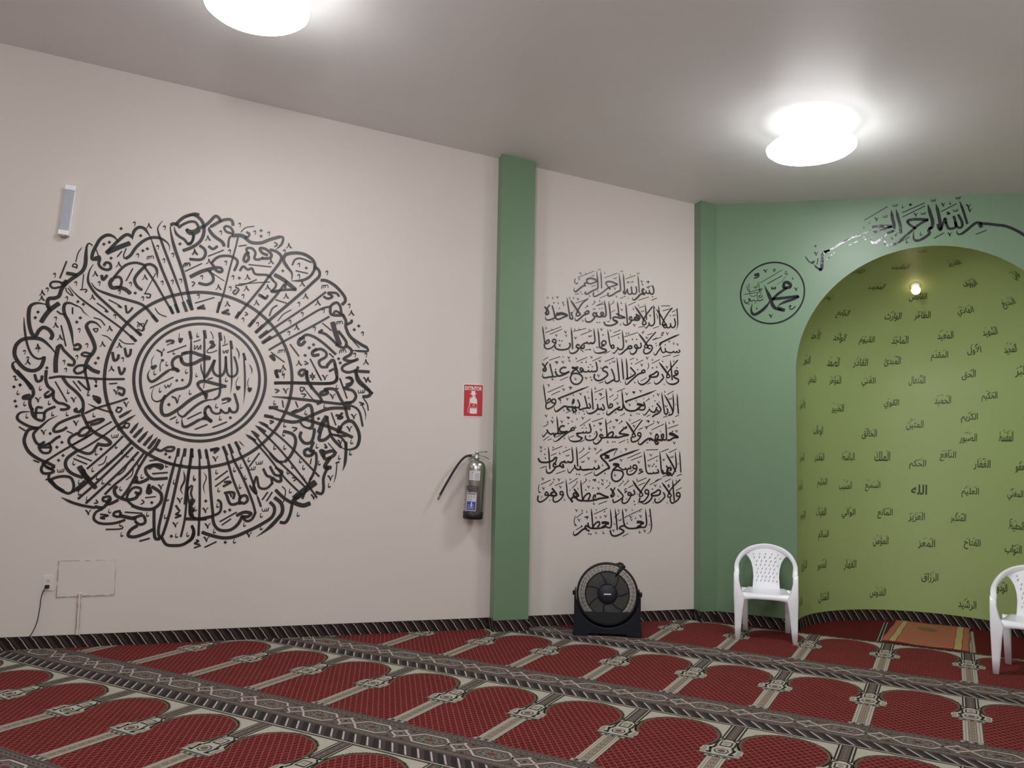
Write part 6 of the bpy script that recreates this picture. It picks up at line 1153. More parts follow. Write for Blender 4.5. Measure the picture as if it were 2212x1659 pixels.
INK_LINES.append([
[0,13.9,5231,1070,5202,1076,5206,1102,5231,1099,5234,1067,5202,1031,5160,1012,5142,1031,5142,1057],[1,16.9,5060,1191,5102,1140,5142,1089],[0,12.3,5138,1095,5152,1076,5131,1063,5117,1076,5152,1140,5237,1218],
[1,13.9,5163,1217,5170,1128,5180,1031],[0,13.8,5074,1105,5089,1076,5075,1051,5039,1022,5008,1016,4992,1032,4997,1051],[0,15.3,5046,1095,5025,1082,4976,1076,4958,1089,4997,1108,5025,1127,5046,1114,5039,1092],
[2,15.2,4962,1082,4962,1057,4934,1025,4893,1006,4865,1013],[4,0,4960,1133,4969,1141,4977,1133,4969,1126],[0,13.7,4931,1089,4899,1101,4906,1127,4930,1120,4931,1082,4899,1038,4865,1019,4844,1032,4851,1057],
[1,18.1,4780,1209,4815,1158,4864,1101],[0,12.1,4864,1104,4878,1082,4858,1070,4844,1082,4878,1139,4944,1222],[0,13.6,4791,1126,4802,1095,4781,1082,4761,1082],
[0,13.5,4768,1082,4740,1082,4743,1104,4767,1095,4764,1073,4734,1025,4699,1010,4682,1026,4689,1051],[0,13.4,4640,1132,4671,1101,4692,1070,4665,1044,4631,1026,4604,1019,4597,1044],
[0,16.4,4575,1138,4603,1101,4607,1082,4586,1066,4576,1082],[0,11.9,4583,1069,4596,1113,4616,1145],[0,7.9,4726,1136,4709,1132,4712,1114,4729,1114,4705,1101],
[0,16.2,4447,1091,4474,1094,4515,1076,4556,1063],[0,16.3,4557,1062,4515,1057,4468,1051,4435,1038],[0,13.3,4435,1041,4414,1051,4421,1076,4434,1082,4434,1057],
[0,14.7,4428,1038,4368,1032,4314,1035],[1,13.2,4299,1206,4306,1137,4314,1075,4321,1038],[0,14.6,4321,1041,4340,1075,4374,1097,4387,1076,4368,1038],[0,16.1,4321,1035,4294,1035,4268,1048,4261,1069],
[0,16.0,4240,1131,4267,1100,4281,1075,4254,1069,4234,1082,4247,1100,4267,1082],[1,11.6,4166,1214,4175,1137,4185,1075,4228,1026],[0,17.5,4261,1057,4234,1063,4215,1045,4228,1023],
[0,13.0,4142,1081,4116,1088,4119,1109,4138,1106,4142,1075,4110,1038,4074,1023,4054,1038,4057,1069],[0,17.3,4043,1137,4070,1106,4083,1081,4050,1075,4034,1094,4056,1106],
[0,13.0,4044,1075,4005,1081,3982,1081,3991,1106,4008,1094,4008,1069,3980,1042,3941,1023,3918,1039,3921,1075],[4,0,4405,1141,4413,1148,4421,1141,4413,1134],
[4,0,4339,1125,4346,1132,4355,1125,4347,1118],[4,0,4787,1029,4795,1036,4804,1029,4796,1021],[4,0,4794,1000,4803,1007,4811,1000,4803,993],[1,6.3,3929,1173,3923,1136,3927,1106],
[0,10.0,3927,1106,3940,1103],[0,5.7,3945,1170,4029,1207],[0,5.7,4069,1161,4147,1192],[0,5.7,4193,1177,4272,1224],[0,5.8,4220,1137,4259,1174],[0,5.7,4017,1158,4055,1192],
[0,5.8,4313,1172,4352,1206],[0,5.9,4528,1138,4568,1170],[0,5.9,4739,1145,4788,1168],[0,6.0,4822,1196,4912,1232],[0,6.0,4836,1165,4898,1190],[0,6.0,4941,1171,5060,1229],
[0,6.1,5088,1198,5145,1224],[0,6.1,5195,1121,5248,1147],[0,5.8,4465,1004,4543,1032],[0,5.9,4650,1157,4684,1189],[0,5.9,4698,1164,4732,1196],[0,5.9,4830,1013,4872,1032],
[0,6.0,4996,1204,5031,1223],[0,8.1,5131,1175,5117,1166,5134,1159,5120,1150],[0,6.9,3949,1224,3955,1220,3958,1215],[0,5.0,3958,1216,3962,1204],[0,3.8,3962,1204,3966,1218,3973,1225],
[0,6.9,3957,1144,3962,1141,3966,1135],[0,5.0,3966,1136,3970,1124],[0,3.8,3970,1124,3973,1139,3981,1146],[0,7.0,4093,1219,4098,1215,4101,1209],[0,5.1,4101,1211,4105,1198],
[0,3.8,4105,1198,4109,1213,4117,1220],[0,7.0,4107,1157,4112,1153,4115,1148],[0,5.1,4115,1149,4119,1137],[0,3.8,4119,1137,4123,1152,4131,1158],[0,7.1,4361,1158,4367,1154,4370,1149],
[0,5.2,4370,1150,4374,1138],[0,3.9,4374,1138,4378,1153,4386,1159],[0,7.1,4452,1146,4458,1142,4461,1137],[0,5.2,4461,1138,4465,1125],[0,3.9,4465,1125,4469,1140,4477,1147],
[0,7.2,4489,1215,4494,1211,4497,1206],[0,5.2,4497,1207,4502,1194],[0,3.9,4502,1194,4505,1209,4514,1216],[0,7.1,4489,1184,4494,1180,4498,1174],[0,5.2,4498,1176,4502,1163],
[0,3.9,4502,1163,4506,1178,4514,1185],[0,7.4,4985,1173,4990,1170,4994,1164],[0,5.4,4994,1165,4998,1153],[0,4.0,4998,1153,5002,1168,5011,1175],[0,3.5,4057,1227,4054,1214],
[0,5.6,4054,1214,4058,1207,4065,1212],[0,3.2,4205,1227,4202,1215],[0,5.1,4202,1215,4205,1209,4213,1214],[0,3.5,4265,1203,4261,1190],[0,5.6,4261,1190,4265,1184,4273,1189],
[0,3.5,4348,1229,4344,1216],[0,5.7,4344,1216,4348,1209,4356,1214],[0,3.3,4567,1198,4564,1186],[0,5.2,4564,1186,4567,1180,4575,1185],[0,3.6,4690,1215,4686,1202],
[0,5.8,4686,1202,4690,1195,4698,1201],[0,3.6,4738,1219,4734,1206],[0,5.8,4734,1206,4738,1199,4747,1204],[0,3.6,4821,1229,4817,1216],[0,5.8,4817,1216,4821,1209,4829,1214],
[0,3.7,5042,1170,5038,1156],[0,5.9,5038,1156,5042,1149,5050,1155],[0,3.4,5197,1221,5194,1209],[0,5.4,5194,1209,5197,1202,5205,1207],[0,4.2,4420,1025,4416,1010],
[0,6.7,4416,1010,4421,1002,4430,1009],[0,2.6,4276,1145,4273,1135],[0,4.1,4273,1135,4276,1130,4282,1134],[0,2.6,4203,1132,4201,1123],[0,4.1,4201,1123,4203,1118,4209,1122],
[0,2.6,4378,1214,4376,1204],[0,4.1,4376,1204,4379,1199,4384,1203],[0,2.6,4466,1202,4463,1192],[0,4.2,4463,1192,4466,1187,4472,1191],[0,2.6,4540,1215,4538,1205],
[0,4.2,4538,1205,4540,1200,4546,1204],[0,3.2,4155,1054,4152,1042],[0,5.1,4152,1042,4155,1036,4162,1041],[0,2.6,4826,1102,4823,1093],[0,4.2,4823,1093,4826,1088,4832,1092],
[0,2.5,3953,1076,3950,1067],[0,4.0,3950,1067,3953,1062,3958,1066],[0,2.5,4024,1046,4022,1036],[0,4.0,4022,1036,4025,1032,4030,1036],[0,2.6,4643,1083,4641,1074],
[0,4.2,4641,1074,4644,1069,4650,1073],[0,2.6,4726,1058,4723,1049],[0,4.2,4723,1049,4726,1044,4732,1048],[0,2.7,5032,1058,5029,1049],[0,4.3,5029,1049,5032,1044,5038,1048],
[0,2.7,5109,1026,5107,1017],[0,4.3,5107,1017,5110,1012,5116,1016],[0,2.7,4976,1027,4973,1017],[0,4.3,4973,1017,4976,1012,4982,1016],[0,9.6,4409,1209,4436,1213,4426,1197],

])
INK_LINES.append([
[2,12.1,4945,962,4955,886,4962,810,4950,766,4919,747],[1,13.6,4903,962,4911,892,4915,836,4901,807,4873,804,4838,817],[0,24.0,4824,849,4859,849,4887,836],
[0,18.1,4873,845,4852,817,4825,805],[0,15.0,4859,805,4804,796,4749,796,4715,812,4704,837],[1,13.4,4686,963,4693,900,4701,844,4715,812],[0,14.9,4701,819,4674,813,4660,797,4688,784,4701,769,4667,747,4620,732,4586,745,4575,782],
[1,13.4,4618,963,4629,888,4640,785],[1,13.4,4574,963,4581,894,4585,845,4579,807,4558,804,4531,814],[0,23.6,4497,845,4531,848,4561,839],[0,17.7,4544,842,4524,820,4498,808],
[0,14.8,4525,808,4464,799,4410,800],[1,13.2,4399,964,4406,896,4413,834,4414,803],[0,14.7,4414,806,4437,840,4467,855,4477,836,4457,808],[0,14.7,4417,800,4390,803,4374,822,4370,846],
[0,14.6,4380,809,4357,822,4344,810,4364,785,4384,778],[2,16.1,4357,803,4324,791,4285,761,4255,743,4240,755,4245,780],[4,0,4435,889,4443,896,4451,889,4443,882],
[4,0,4369,754,4378,761,4386,754,4378,746],[4,0,4389,750,4398,758,4406,750,4398,743],[1,7.0,4256,909,4244,866,4251,835],[0,11.6,4251,835,4264,823],[0,5.8,4426,920,4543,970],
[0,5.9,4714,894,4872,962],[0,5.9,4707,887,4721,894],[0,5.7,4263,890,4322,933],[0,5.9,4612,888,4659,932],[0,5.9,4691,728,4743,753],[0,5.7,4264,789,4310,816],
[0,10.2,4310,825,4317,813],[0,9.5,4339,893,4369,899,4359,880],[0,3.9,4647,875,4649,864,4658,864,4660,874],[0,3.9,4659,864,4667,865,4670,876],[0,3.9,4666,864,4675,866,4678,879],
[0,7.0,4254,960,4260,956,4263,951],[0,5.1,4263,952,4267,940],[0,3.8,4267,940,4271,954,4279,961],[0,7.0,4278,880,4284,876,4287,870],[0,5.1,4287,872,4291,859],
[0,3.8,4291,859,4295,874,4303,881],[0,7.1,4519,909,4524,905,4528,900],[0,5.2,4528,901,4532,889],[0,3.9,4532,889,4536,903,4544,910],[0,7.1,4594,787,4600,783,4603,778],
[0,5.2,4603,779,4607,767],[0,3.9,4607,767,4611,781,4619,788],[0,7.2,4709,961,4714,958,4718,952],[0,5.2,4718,953,4722,941],[0,3.9,4722,941,4726,956,4734,963],
[0,7.2,4754,902,4759,898,4763,892],[0,5.3,4763,893,4767,881],[0,3.9,4767,881,4771,896,4779,903],[0,5.8,4763,875,4768,872,4770,867],[0,4.2,4770,868,4774,858],
[0,3.2,4774,858,4777,870,4784,876],[0,7.3,4847,907,4852,904,4856,898],[0,5.3,4856,899,4860,886],[0,4.0,4860,886,4864,902,4872,908],[0,7.3,4886,781,4891,777,4895,772],
[0,5.3,4895,773,4899,760],[0,4.0,4899,760,4903,775,4911,782],[0,3.5,4314,965,4311,952],[0,5.6,4311,952,4315,945,4323,951],[0,3.2,4358,952,4355,940],[0,5.1,4355,940,4358,934,4365,939],
[0,2.6,4445,965,4442,955],[0,4.1,4442,955,4445,950,4451,954],[0,3.2,4519,954,4516,942],[0,5.2,4516,942,4519,936,4527,941],[0,3.2,4482,908,4479,896],[0,5.2,4479,896,4483,890,4490,894],
[0,3.3,4611,848,4608,836],[0,5.2,4608,836,4612,829,4619,834],[0,3.6,4651,964,4648,951],[0,5.8,4648,951,4651,944,4660,949],[0,2.6,4778,964,4776,954],[0,4.2,4776,954,4778,949,4784,953],
[0,3.3,4810,896,4806,884],[0,5.3,4806,884,4810,878,4817,883],[0,3.3,4731,853,4727,841],[0,5.2,4727,841,4731,835,4738,840],[0,2.7,4942,837,4939,827],[0,4.2,4939,827,4942,822,4948,826],
[0,2.7,4938,913,4935,903],[0,4.2,4935,903,4938,898,4944,902],[0,2.6,4851,951,4848,941],[0,4.2,4848,941,4851,936,4857,940],[0,4.3,4848,779,4844,764],[0,6.9,4844,764,4848,756,4858,762],
[0,4.2,4510,777,4506,761],[0,6.7,4506,761,4511,753,4520,760],[0,3.9,4443,776,4440,762],[0,6.2,4440,762,4444,755,4452,761],
])
INK_ARC = [
[0,21.1,1680,3148,1641,3184,1590,3221,1538,3247,1478,3262,1424,3276,1384,3281],[0,25.2,1377,3281,1390,3252],[2,20.1,1391,3284,1357,3292,1322,3268,1280,3232,1245,3212,1224,3222,1223,3251],
[1,17.1,1247,3475,1270,3395,1295,3291],[0,18.8,1234,3371,1257,3316,1260,3279,1246,3264,1225,3275,1212,3313],[0,18.9,1203,3363,1215,3304,1211,3272,1183,3264,1162,3274,1146,3321],
[0,17.3,1149,3312,1143,3354,1120,3291,1109,3260,1095,3278,1089,3311],[1,22.7,1081,3476,1097,3392,1107,3317,1111,3268],[1,24.6,1024,3475,1040,3399,1054,3340,1049,3295,1027,3281],
[2,20.9,1049,3291,1024,3269,1030,3244,998,3215,954,3195,921,3202,915,3240,919,3273],[0,23.1,873,3353,884,3368,935,3370,1022,3356],[0,19.3,1022,3353,985,3340,941,3312,890,3268,837,3224,792,3187,740,3176,710,3187,705,3230],
[0,17.8,873,3353,891,3330,934,3292],[1,23.4,793,3467,807,3394,821,3326,823,3267],[1,23.5,756,3467,766,3391,776,3339,768,3290],[2,21.6,768,3290,727,3278,681,3241,635,3208,605,3219,606,3266],
[0,25.6,614,3341,668,3343,758,3333],[0,19.8,758,3331,712,3317,659,3302,621,3298],[1,18.3,599,3317,529,3291,444,3266,357,3224,293,3187,245,3171],[0,26.6,241,3171,281,3176],
[0,26.6,245,3175,221,3143,220,3082,215,3031,195,3019],[2,15.2,215,3022,183,3038,155,3071],[1,8.5,83,3152,115,3101,147,3080],[0,19.2,139,3090,160,3096],
[0,8.4,179,3069,188,3120],[4,0,158,3229,169,3239,179,3227,169,3217],[4,0,552,3246,560,3253,567,3244,559,3237],[4,0,541,3264,548,3272,556,3263,548,3255],
[0,7.3,554,3407,730,3500],[0,7.1,837,3436,999,3495],[0,7.1,837,3399,1002,3470],[0,6.9,1116,3410,1226,3462],[0,6.9,1062,3200,1133,3237],[0,6.6,1351,3200,1423,3224],
[0,7.1,811,3193,889,3231],[0,7.5,260,3104,320,3159],[0,7.4,431,3208,498,3235],[0,4.8,769,3512,771,3497,780,3496,784,3509],[0,4.7,782,3495,791,3496,794,3511],
[0,4.7,789,3494,800,3496,803,3513],[0,4.6,1047,3518,1050,3502,1058,3501,1061,3514],[0,4.6,1060,3501,1068,3502,1071,3516],[0,4.6,1067,3500,1077,3502,1080,3518],
[0,4.5,1221,3515,1223,3500,1231,3499,1234,3512],[0,4.5,1233,3499,1241,3499,1244,3514],[0,4.5,1240,3498,1250,3500,1253,3516],[0,4.8,692,3429,695,3413,704,3412,707,3425],
[0,4.8,706,3412,715,3413,718,3428],[0,4.8,713,3411,724,3413,727,3430],[0,4.6,973,3420,976,3404,984,3403,987,3416],[0,4.6,986,3403,994,3404,998,3418],[0,4.6,993,3402,1003,3404,1006,3420],
[0,4.5,1201,3416,1203,3401,1212,3400,1215,3412],[0,4.5,1213,3400,1222,3400,1225,3414],[0,4.5,1220,3399,1230,3401,1233,3417],[0,12.1,1158,3401,1175,3386,1157,3385],
[0,12.5,894,3500,904,3491,890,3492],[0,8.8,633,3418,639,3412,643,3404],[0,6.4,643,3405,647,3388],[0,4.8,647,3388,652,3408,661,3416],[0,8.6,924,3420,929,3414,933,3406],
[0,6.2,933,3408,937,3391],[0,4.7,937,3391,942,3410,951,3418],[0,8.4,1119,3478,1125,3472,1128,3464],[0,6.1,1128,3466,1132,3449],[0,4.6,1132,3449,1137,3468,1145,3476],
[0,8.3,1160,3232,1166,3227,1169,3219],[0,6.0,1169,3220,1173,3204],[0,4.5,1173,3204,1177,3223,1186,3231],[0,8.7,774,3275,780,3269,783,3261],[0,6.3,783,3263,787,3246],
[0,4.7,787,3246,792,3265,801,3274],[0,9.9,1291,3445,1298,3439,1302,3430],[0,7.2,1302,3432,1306,3412],[0,5.4,1306,3412,1312,3434,1322,3443],[0,8.2,1303,3410,1308,3404,1312,3396],
[0,6.0,1312,3398,1316,3381],[0,4.5,1316,3381,1320,3400,1328,3408],[0,9.2,159,3178,165,3172,169,3163],[0,6.7,169,3165,174,3147],[0,5.0,174,3147,179,3168,189,3176],
[0,4.6,969,3262,964,3243],[0,7.4,964,3243,968,3233,978,3240],[0,3.8,1180,3484,1176,3469],[0,6.1,1176,3469,1179,3460,1187,3466],[0,3.9,841,3499,837,3483],
[0,6.3,837,3483,841,3474,849,3480],[0,3.9,759,3249,755,3233],[0,6.3,755,3233,759,3225,767,3231],[0,4.7,866,3211,861,3192],[0,7.5,861,3192,865,3182,875,3189],
[0,3.2,592,3392,588,3379],[0,5.2,588,3379,591,3372,598,3377],[0,3.2,549,3359,546,3346],[0,5.2,546,3346,549,3339,555,3344],
]
INK_ROUNDEL = [
[0,26.0,-83,2886,-66,2889,-41,2894,-37,2913,-58,2933,-83,2935,-94,2910,-91,2887],[0,21.7,-73,2886,-109,2862,-145,2838,-178,2806,-189,2792],[0,24.5,-187,2798,-145,2800,-88,2802,-31,2805,26,2809],
[2,21.4,31,2805,-17,2784,-66,2772,-109,2756,-137,2739,-144,2725],[1,30.5,-146,2723,-117,2704,-87,2695],[3,28.6,-110,2696,-153,2710,-185,2743,-200,2789,-218,2836,-239,2883,-255,2925],
[3,24.6,-211,2786,-225,2757,-262,2717,-306,2686,-340,2673,-360,2685,-369,2717,-365,2747,-360,2770],[0,4.5,-290,2948,-106,3047],[0,6.2,-230,2936,-106,2998],
[0,3.0,-148,2922,-108,2949,-76,2988],[0,4.4,-58,3001,-83,3015,-72,3033,-65,3013,-79,3009],[0,6.1,-176,3065,-162,3056,-173,3040,-180,3057],[0,26.8,-338,3021,-301,3028],
[0,10.7,-342,2995,-316,3000,-299,3014],[0,7.0,-195,2906,-192,2883,-179,2901,-175,2882,-161,2904,-161,2883],[0,9.1,-259,3064,-253,3058,-249,3050],[0,6.6,-249,3052,-244,3035],
[0,4.9,-244,3035,-239,3055,-229,3063],[0,8.8,-4,2883,2,2878,6,2870],[0,6.4,6,2872,10,2855],[0,4.8,10,2855,15,2875,25,2883],[0,9.0,-216,2665,-209,2659,-205,2651],
[0,6.5,-205,2653,-201,2636],[0,4.9,-201,2636,-196,2656,-186,2664],[0,8.6,-52,2726,-35,2732,-45,2711,-38,2699,-17,2705,1,2723],[0,3.3,-19,2978,-22,2965],
[0,5.3,-22,2965,-19,2958,-12,2963],[0,3.4,-321,2739,-325,2726],[0,5.4,-325,2726,-322,2719,-314,2724],[0,4.5,-305,2961,-301,2919,-294,2865],[0,4.5,-316,2939,-320,2912,-331,2906],
[0,3.8,-335,2925,-331,2906,-350,2919],[0,4.6,-387,2952,-387,2902,-380,2856],[0,4.6,-405,2935,-398,2895,-376,2878,-342,2883,-305,2892,-280,2882],[0,4.5,-305,2884,-279,2902,-279,2890,-302,2877],
[0,4.6,-428,2859,-387,2860,-342,2864,-291,2868,-280,2860],[0,4.5,-380,2852,-365,2835,-339,2837,-320,2843],[0,4.5,-316,2862,-317,2828,-306,2800],[0,7.1,-283,2848,-302,2831,-291,2818,-269,2836],
[0,7.1,-265,2805,-291,2792,-313,2797],[0,6.2,-313,2793,-335,2791,-346,2803,-358,2793],[0,7.1,-361,2789,-376,2801,-391,2810,-384,2817,-380,2798,-399,2784],
[0,4.5,-399,2784,-417,2777,-425,2790,-421,2808],[0,4.6,-436,2806,-402,2773,-380,2771],[4,0,-344,2774,-339,2778,-335,2774,-339,2770],[4,0,-332,2775,-328,2780,-324,2775,-328,2771],

]

NAMES = [
 ('الرقيب', 'ar-Raqib', -9.3, 3.588, 0.132),
 ('المقيت', 'al-Muqit', -30.3, 3.309, 0.154),
 ('القدير', 'al-Qadeer', 31.0, 3.299, 0.113),
 ('الباقي', 'al-Baqi', -79.0, 3.172, 0.181),
 ('المجيب', 'al-Mujib', -39.8, 3.051, 0.151),
 ('المحصي', 'al-Muhsi', -81.9, 2.854, 0.237),
 ('الرؤوف', 'ar-Rauf', 30.3, 3.028, 0.114),
 ('القابض', 'al-Qabid', -6.4, 2.938, 0.135),
 ('الولي', 'al-Wali', 72.3, 2.988, 0.121),
 ('الجامع', 'al-Jami', -55.0, 2.744, 0.158),
 ('الوارث', 'al-Warith', -20.3, 2.741, 0.146),
 ('الظاهر', 'az-Zahir', -3.5, 2.744, 0.128),
 ('الهادي', 'al-Hadi', 20.5, 2.754, 0.129),
 ('البديع', 'al-Badi', 47.4, 2.77, 0.131),
 ('الأحد', 'al-Ahad', -70.7, 2.524, 0.145),
 ('الواحد', 'al-Wahid', -50.6, 2.519, 0.147),
 ('القيوم', 'al-Qayyum', -32.9, 2.508, 0.141),
 ('الماجد', 'al-Majid', -14.9, 2.51, 0.139),
 ('المعيد', 'al-Muid', 7.9, 2.54, 0.126),
 ('الشهيد', 'ash-Shahid', 30.4, 2.54, 0.122),
 ('النور', 'an-Nur', -74.3, 2.282, 0.128),
 ('الصمد', 'as-Samad', -51.7, 2.301, 0.139),
 ('القادر', 'al-Qadir', -35.0, 2.299, 0.145),
 ('المبدئ', 'al-Mubdi', -18.1, 2.318, 0.137),
 ('المقدم', 'al-Muqaddim', 4.5, 2.358, 0.136),
 ('الأول', 'al-Awwal', 21.0, 2.398, 0.111),
 ('المجيد', 'al-Majeed', 38.8, 2.375, 0.111),
 ('المعطي', 'al-Muti', -68.1, 2.11, 0.134),
 ('المؤخر', 'al-Muakhkhir', -50.0, 2.128, 0.137),
 ('الغني', 'al-Ghani', -30.4, 2.129, 0.129),
 ('المتعال', 'al-Mutaali', -6.3, 2.141, 0.135),
 ('الحق', 'al-Haqq', 17.6, 2.18, 0.111),
 ('البر', 'al-Barr', 42.9, 2.179, 0.087),
 ('الأخر', 'al-Akhir', -79.0, 1.887, 0.132),
 ('الخبير', 'al-Khabir', -48.6, 1.876, 0.14),
 ('القوي', 'al-Qawi', -18.8, 1.931, 0.128),
 ('الحميد', 'al-Hamid', 5.4, 1.959, 0.131),
 ('الحكيم', 'al-Hakim', 27.0, 1.982, 0.127),
 ('المتين', 'al-Matin', -7.7, 1.741, 0.139),
 ('الكريم', 'al-Karim', 17.4, 1.803, 0.132),
 ('الوهاب', 'al-Wahhab', -63.1, 1.669, 0.142),
 ('الخالق', 'al-Khaliq', -30.4, 1.653, 0.139),
 ('الصبور', 'as-Sabur', 16.6, 1.625, 0.136),
 ('المقسط', 'al-Muqsit', 34.4, 1.644, 0.122),
 ('البصير', 'al-Basir', -80.5, 1.431, 0.118),
 ('المقتدر', 'al-Muqtadir', -62.4, 1.433, 0.139),
 ('الباسط', 'al-Basit', -42.5, 1.441, 0.134),
 ('الملك', 'al-Malik', -23.8, 1.456, 0.136),
 ('الحكم', 'al-Hakam', -6.8, 1.386, 0.134),
 ('النافع', 'an-Nafi', 7.2, 1.468, 0.126),
 ('الغفار', 'al-Ghaffar', 22.7, 1.4, 0.133),
 ('العفو', 'al-Afuw', 41.7, 1.388, 0.095),
 ('الرحمن', 'ar-Rahman', -83.1, 1.19, 0.113),
 ('الحليم', 'al-Halim', -60.2, 1.21, 0.132),
 ('الحسيب', 'al-Hasib', -44.3, 1.181, 0.131),
 ('السميع', 'as-Sami', -29.0, 1.184, 0.137),
 ('الله', 'Allah', -6.3, 1.166, 0.129),
 ('العليم', 'al-Alim', 16.9, 1.156, 0.135),
 ('المغني', 'al-Mughni', 38.1, 1.155, 0.134),
 ('الرحيم', 'ar-Rahim', -80.1, 0.933, 0.124),
 ('اللطيف', 'al-Latif', -61.2, 0.952, 0.135),
 ('الوالي', 'al-Waali', -42.7, 0.937, 0.139),
 ('المانع', 'al-Mani', -22.9, 0.941, 0.13),
 ('العزيز', 'al-Aziz', -7.8, 0.918, 0.13),
 ('المتكبر', 'al-Mutakabbir', 11.2, 0.928, 0.121),
 ('الحفيظ', 'al-Hafiz', 38.1, 0.9, 0.129),
 ('السلام', 'as-Salam', -59.7, 0.749, 0.137),
 ('المؤمن', 'al-Mumin', -25.3, 0.692, 0.137),
 ('المعز', 'al-Muizz', -3.4, 0.686, 0.136),
 ('الفتاح', 'al-Fattah', 17.2, 0.715, 0.13),
 ('التواب', 'at-Tawwab', 36.3, 0.703, 0.14),
 ('البارئ', 'al-Bari', -78.8, 0.51, 0.129),
 ('المصور', 'al-Musawwir', -61.2, 0.49, 0.127),
 ('القهار', 'al-Qahhar', -42.2, 0.481, 0.127),
 ('الرزاق', 'ar-Razzaq', -2.2, 0.392, 0.131),
 ('الضار', 'ad-Darr', -84.9, 0.216, 0.113),
 ('المذل', 'al-Mudhill', -60.1, 0.211, 0.145),
 ('القدوس', 'al-Quddus', -27.2, 0.235, 0.143),
 ('الرشيد', 'ar-Rashid', 14.3, 0.19, 0.14),
 ('الودود', 'al-Wadud', 29.8, 0.372, 0.075),
]

# ------------------------------------------------------------------ lettering


def stroke_mesh(mb, data, P, mi=0):
    """data: strokes as [end shape, width, s, z, s, z, ...] in millimetres; P(s, z) places a point in the world"""
    for st in data:
        kind, wd = st[0], st[1] / 1000.0
        nums = [x / 1000.0 for x in st[2:]]
        pts = [Vector((nums[i], nums[i + 1])) for i in range(0, len(nums), 2)]
        if kind == 4:
            mb.poly([P(p.x, p.y) for p in pts], mi)
            continue
        c = [Vector((p.x, p.y, 0)) for p in pts]
        if len(c) > 2: c = spline(c, 5)
        elif (c[1] - c[0]).length > 1e-6: c = [c[0].lerp(c[1], t / 3) for t in range(4)]
        k = len(c)
        ln = [0.0]
        for i in range(k - 1): ln.append(ln[-1] + (c[i + 1] - c[i]).length)
        tot = max(ln[-1], 1e-6)
        L = []; R = []
        for i in range(k):
            d = c[min(i + 1, k - 1)] - c[max(i - 1, 0)]
            if d.length < 1e-9: d = Vector((1, 0, 0))
            d.normalize()
            t = ln[i] / tot
            f = 1.0
            if kind in (1, 3): f *= min(1.0, 0.25 + t / 0.30)
            if kind in (2, 3): f *= min(1.0, 0.12 + (1 - t) / 0.38)
            nb = Vector((-d.y, d.x, 0)) * (wd / 2 * f)
            L.append(c[i] + nb); R.append(c[i] - nb)
        cap0 = c[0] - (c[1] - c[0]).normalized() * min(wd * 0.3, 0.004)
        cap1 = c[-1] + (c[-1] - c[-2]).normalized() * min(wd * 0.3, 0.004)
        V = [P(p.x, p.y) for p in L] + [P(p.x, p.y) for p in R] + [P(cap0.x, cap0.y), P(cap1.x, cap1.y)]
        fs = [(i, k + i, k + i + 1, i + 1) for i in range(k - 1)] + [(0, 2 * k, k), (k - 1, 2 * k - 1, 2 * k + 1)]
        mb.add(V, fs, mi)


def ring_mesh(mb, c, r, wd, P, n=96):
    V = []
    for rr in (r - wd / 2, r + wd / 2):
        for j in range(n):
            a = 2 * math.pi * j / n
            V.append(P(c[0] + rr * math.cos(a), c[1] + rr * math.sin(a)))
    mb.add(V, [(j, (j + 1) % n, n + (j + 1) % n, n + j) for j in range(n)])


def PW(s, z): return wpt(s, z, 0.0025)


def PN(s, z): return npt(s, z, 0.0025)


def rel(P, o):
    return lambda s, z: P(s, z) - o.location


# medallion on the left wall
med = empty('calligraphy_medallion', wpt(1.23, 1.948, 0.0025))
tag(med, 'large round black Arabic calligraphy with sunburst script and rings on the cream wall', 'calligraphy')
mb = MB(); stroke_mesh(mb, INK_OUTER, rel(PW, med)); mb.build('outer_script', M_ink, med)
mb = MB(); stroke_mesh(mb, INK_CENTRE, rel(PW, med)); mb.build('centre_script', M_ink, med)
for r_, w_, lab in ((0.665, 0.0235, 'widest ring, crossed by the letter stems'), (0.467, 0.0225, 'middle ring'), (0.4225, 0.0205, 'innermost ring')):
    mb = MB(); ring_mesh(mb, (1.2285, 1.9475), r_, w_, rel(PW, med)); tag(mb.build('ring', M_ink, med), lab)

# nine lines of verse between the pilaster and the corner
pan = empty('verse_calligraphy', wpt(4.58, 1.9, 0.0025))
tag(pan, 'nine stacked lines of slim black Arabic verse on the narrow cream wall above the fan', 'calligraphy')
for i in range(9):
    mb = MB(); stroke_mesh(mb, INK_LINES[i], rel(PW, pan))
    tag(mb.build('text_line', M_ink, pan), ('short opening line', 'second line from the top', 'third line from the top', 'fourth line from the top', 'middle line, fifth from the top', 'fourth line from the bottom', 'third line from the bottom', 'second line from the bottom', 'short closing line')[i])

# arched phrase and round emblem on the green niche wall
bnd = empty('calligraphy_arc', npt(1.0, 3.3, 0.0025))
tag(bnd, 'glossy black Arabic phrase sweeping over the top of the green arch', 'calligraphy')
mb = MB(); stroke_mesh(mb, INK_ARC, rel(PN, bnd)); mb.build('script', M_vinyl, bnd)
rnd_ = empty('calligraphy_roundel', npt(-0.192, 2.853, 0.0025))
tag(rnd_, 'small black Arabic word inside one thin circle left of the niche arch', 'calligraphy')
mb = MB(); stroke_mesh(mb, INK_ROUNDEL, rel(PN, rnd_)); mb.build('script', M_vinyl, rnd_)
mb = MB(); ring_mesh(mb, (-0.192, 2.853), 0.268, 0.0135, rel(PN, rnd_)); mb.build('ring', M_vinyl, rnd_)


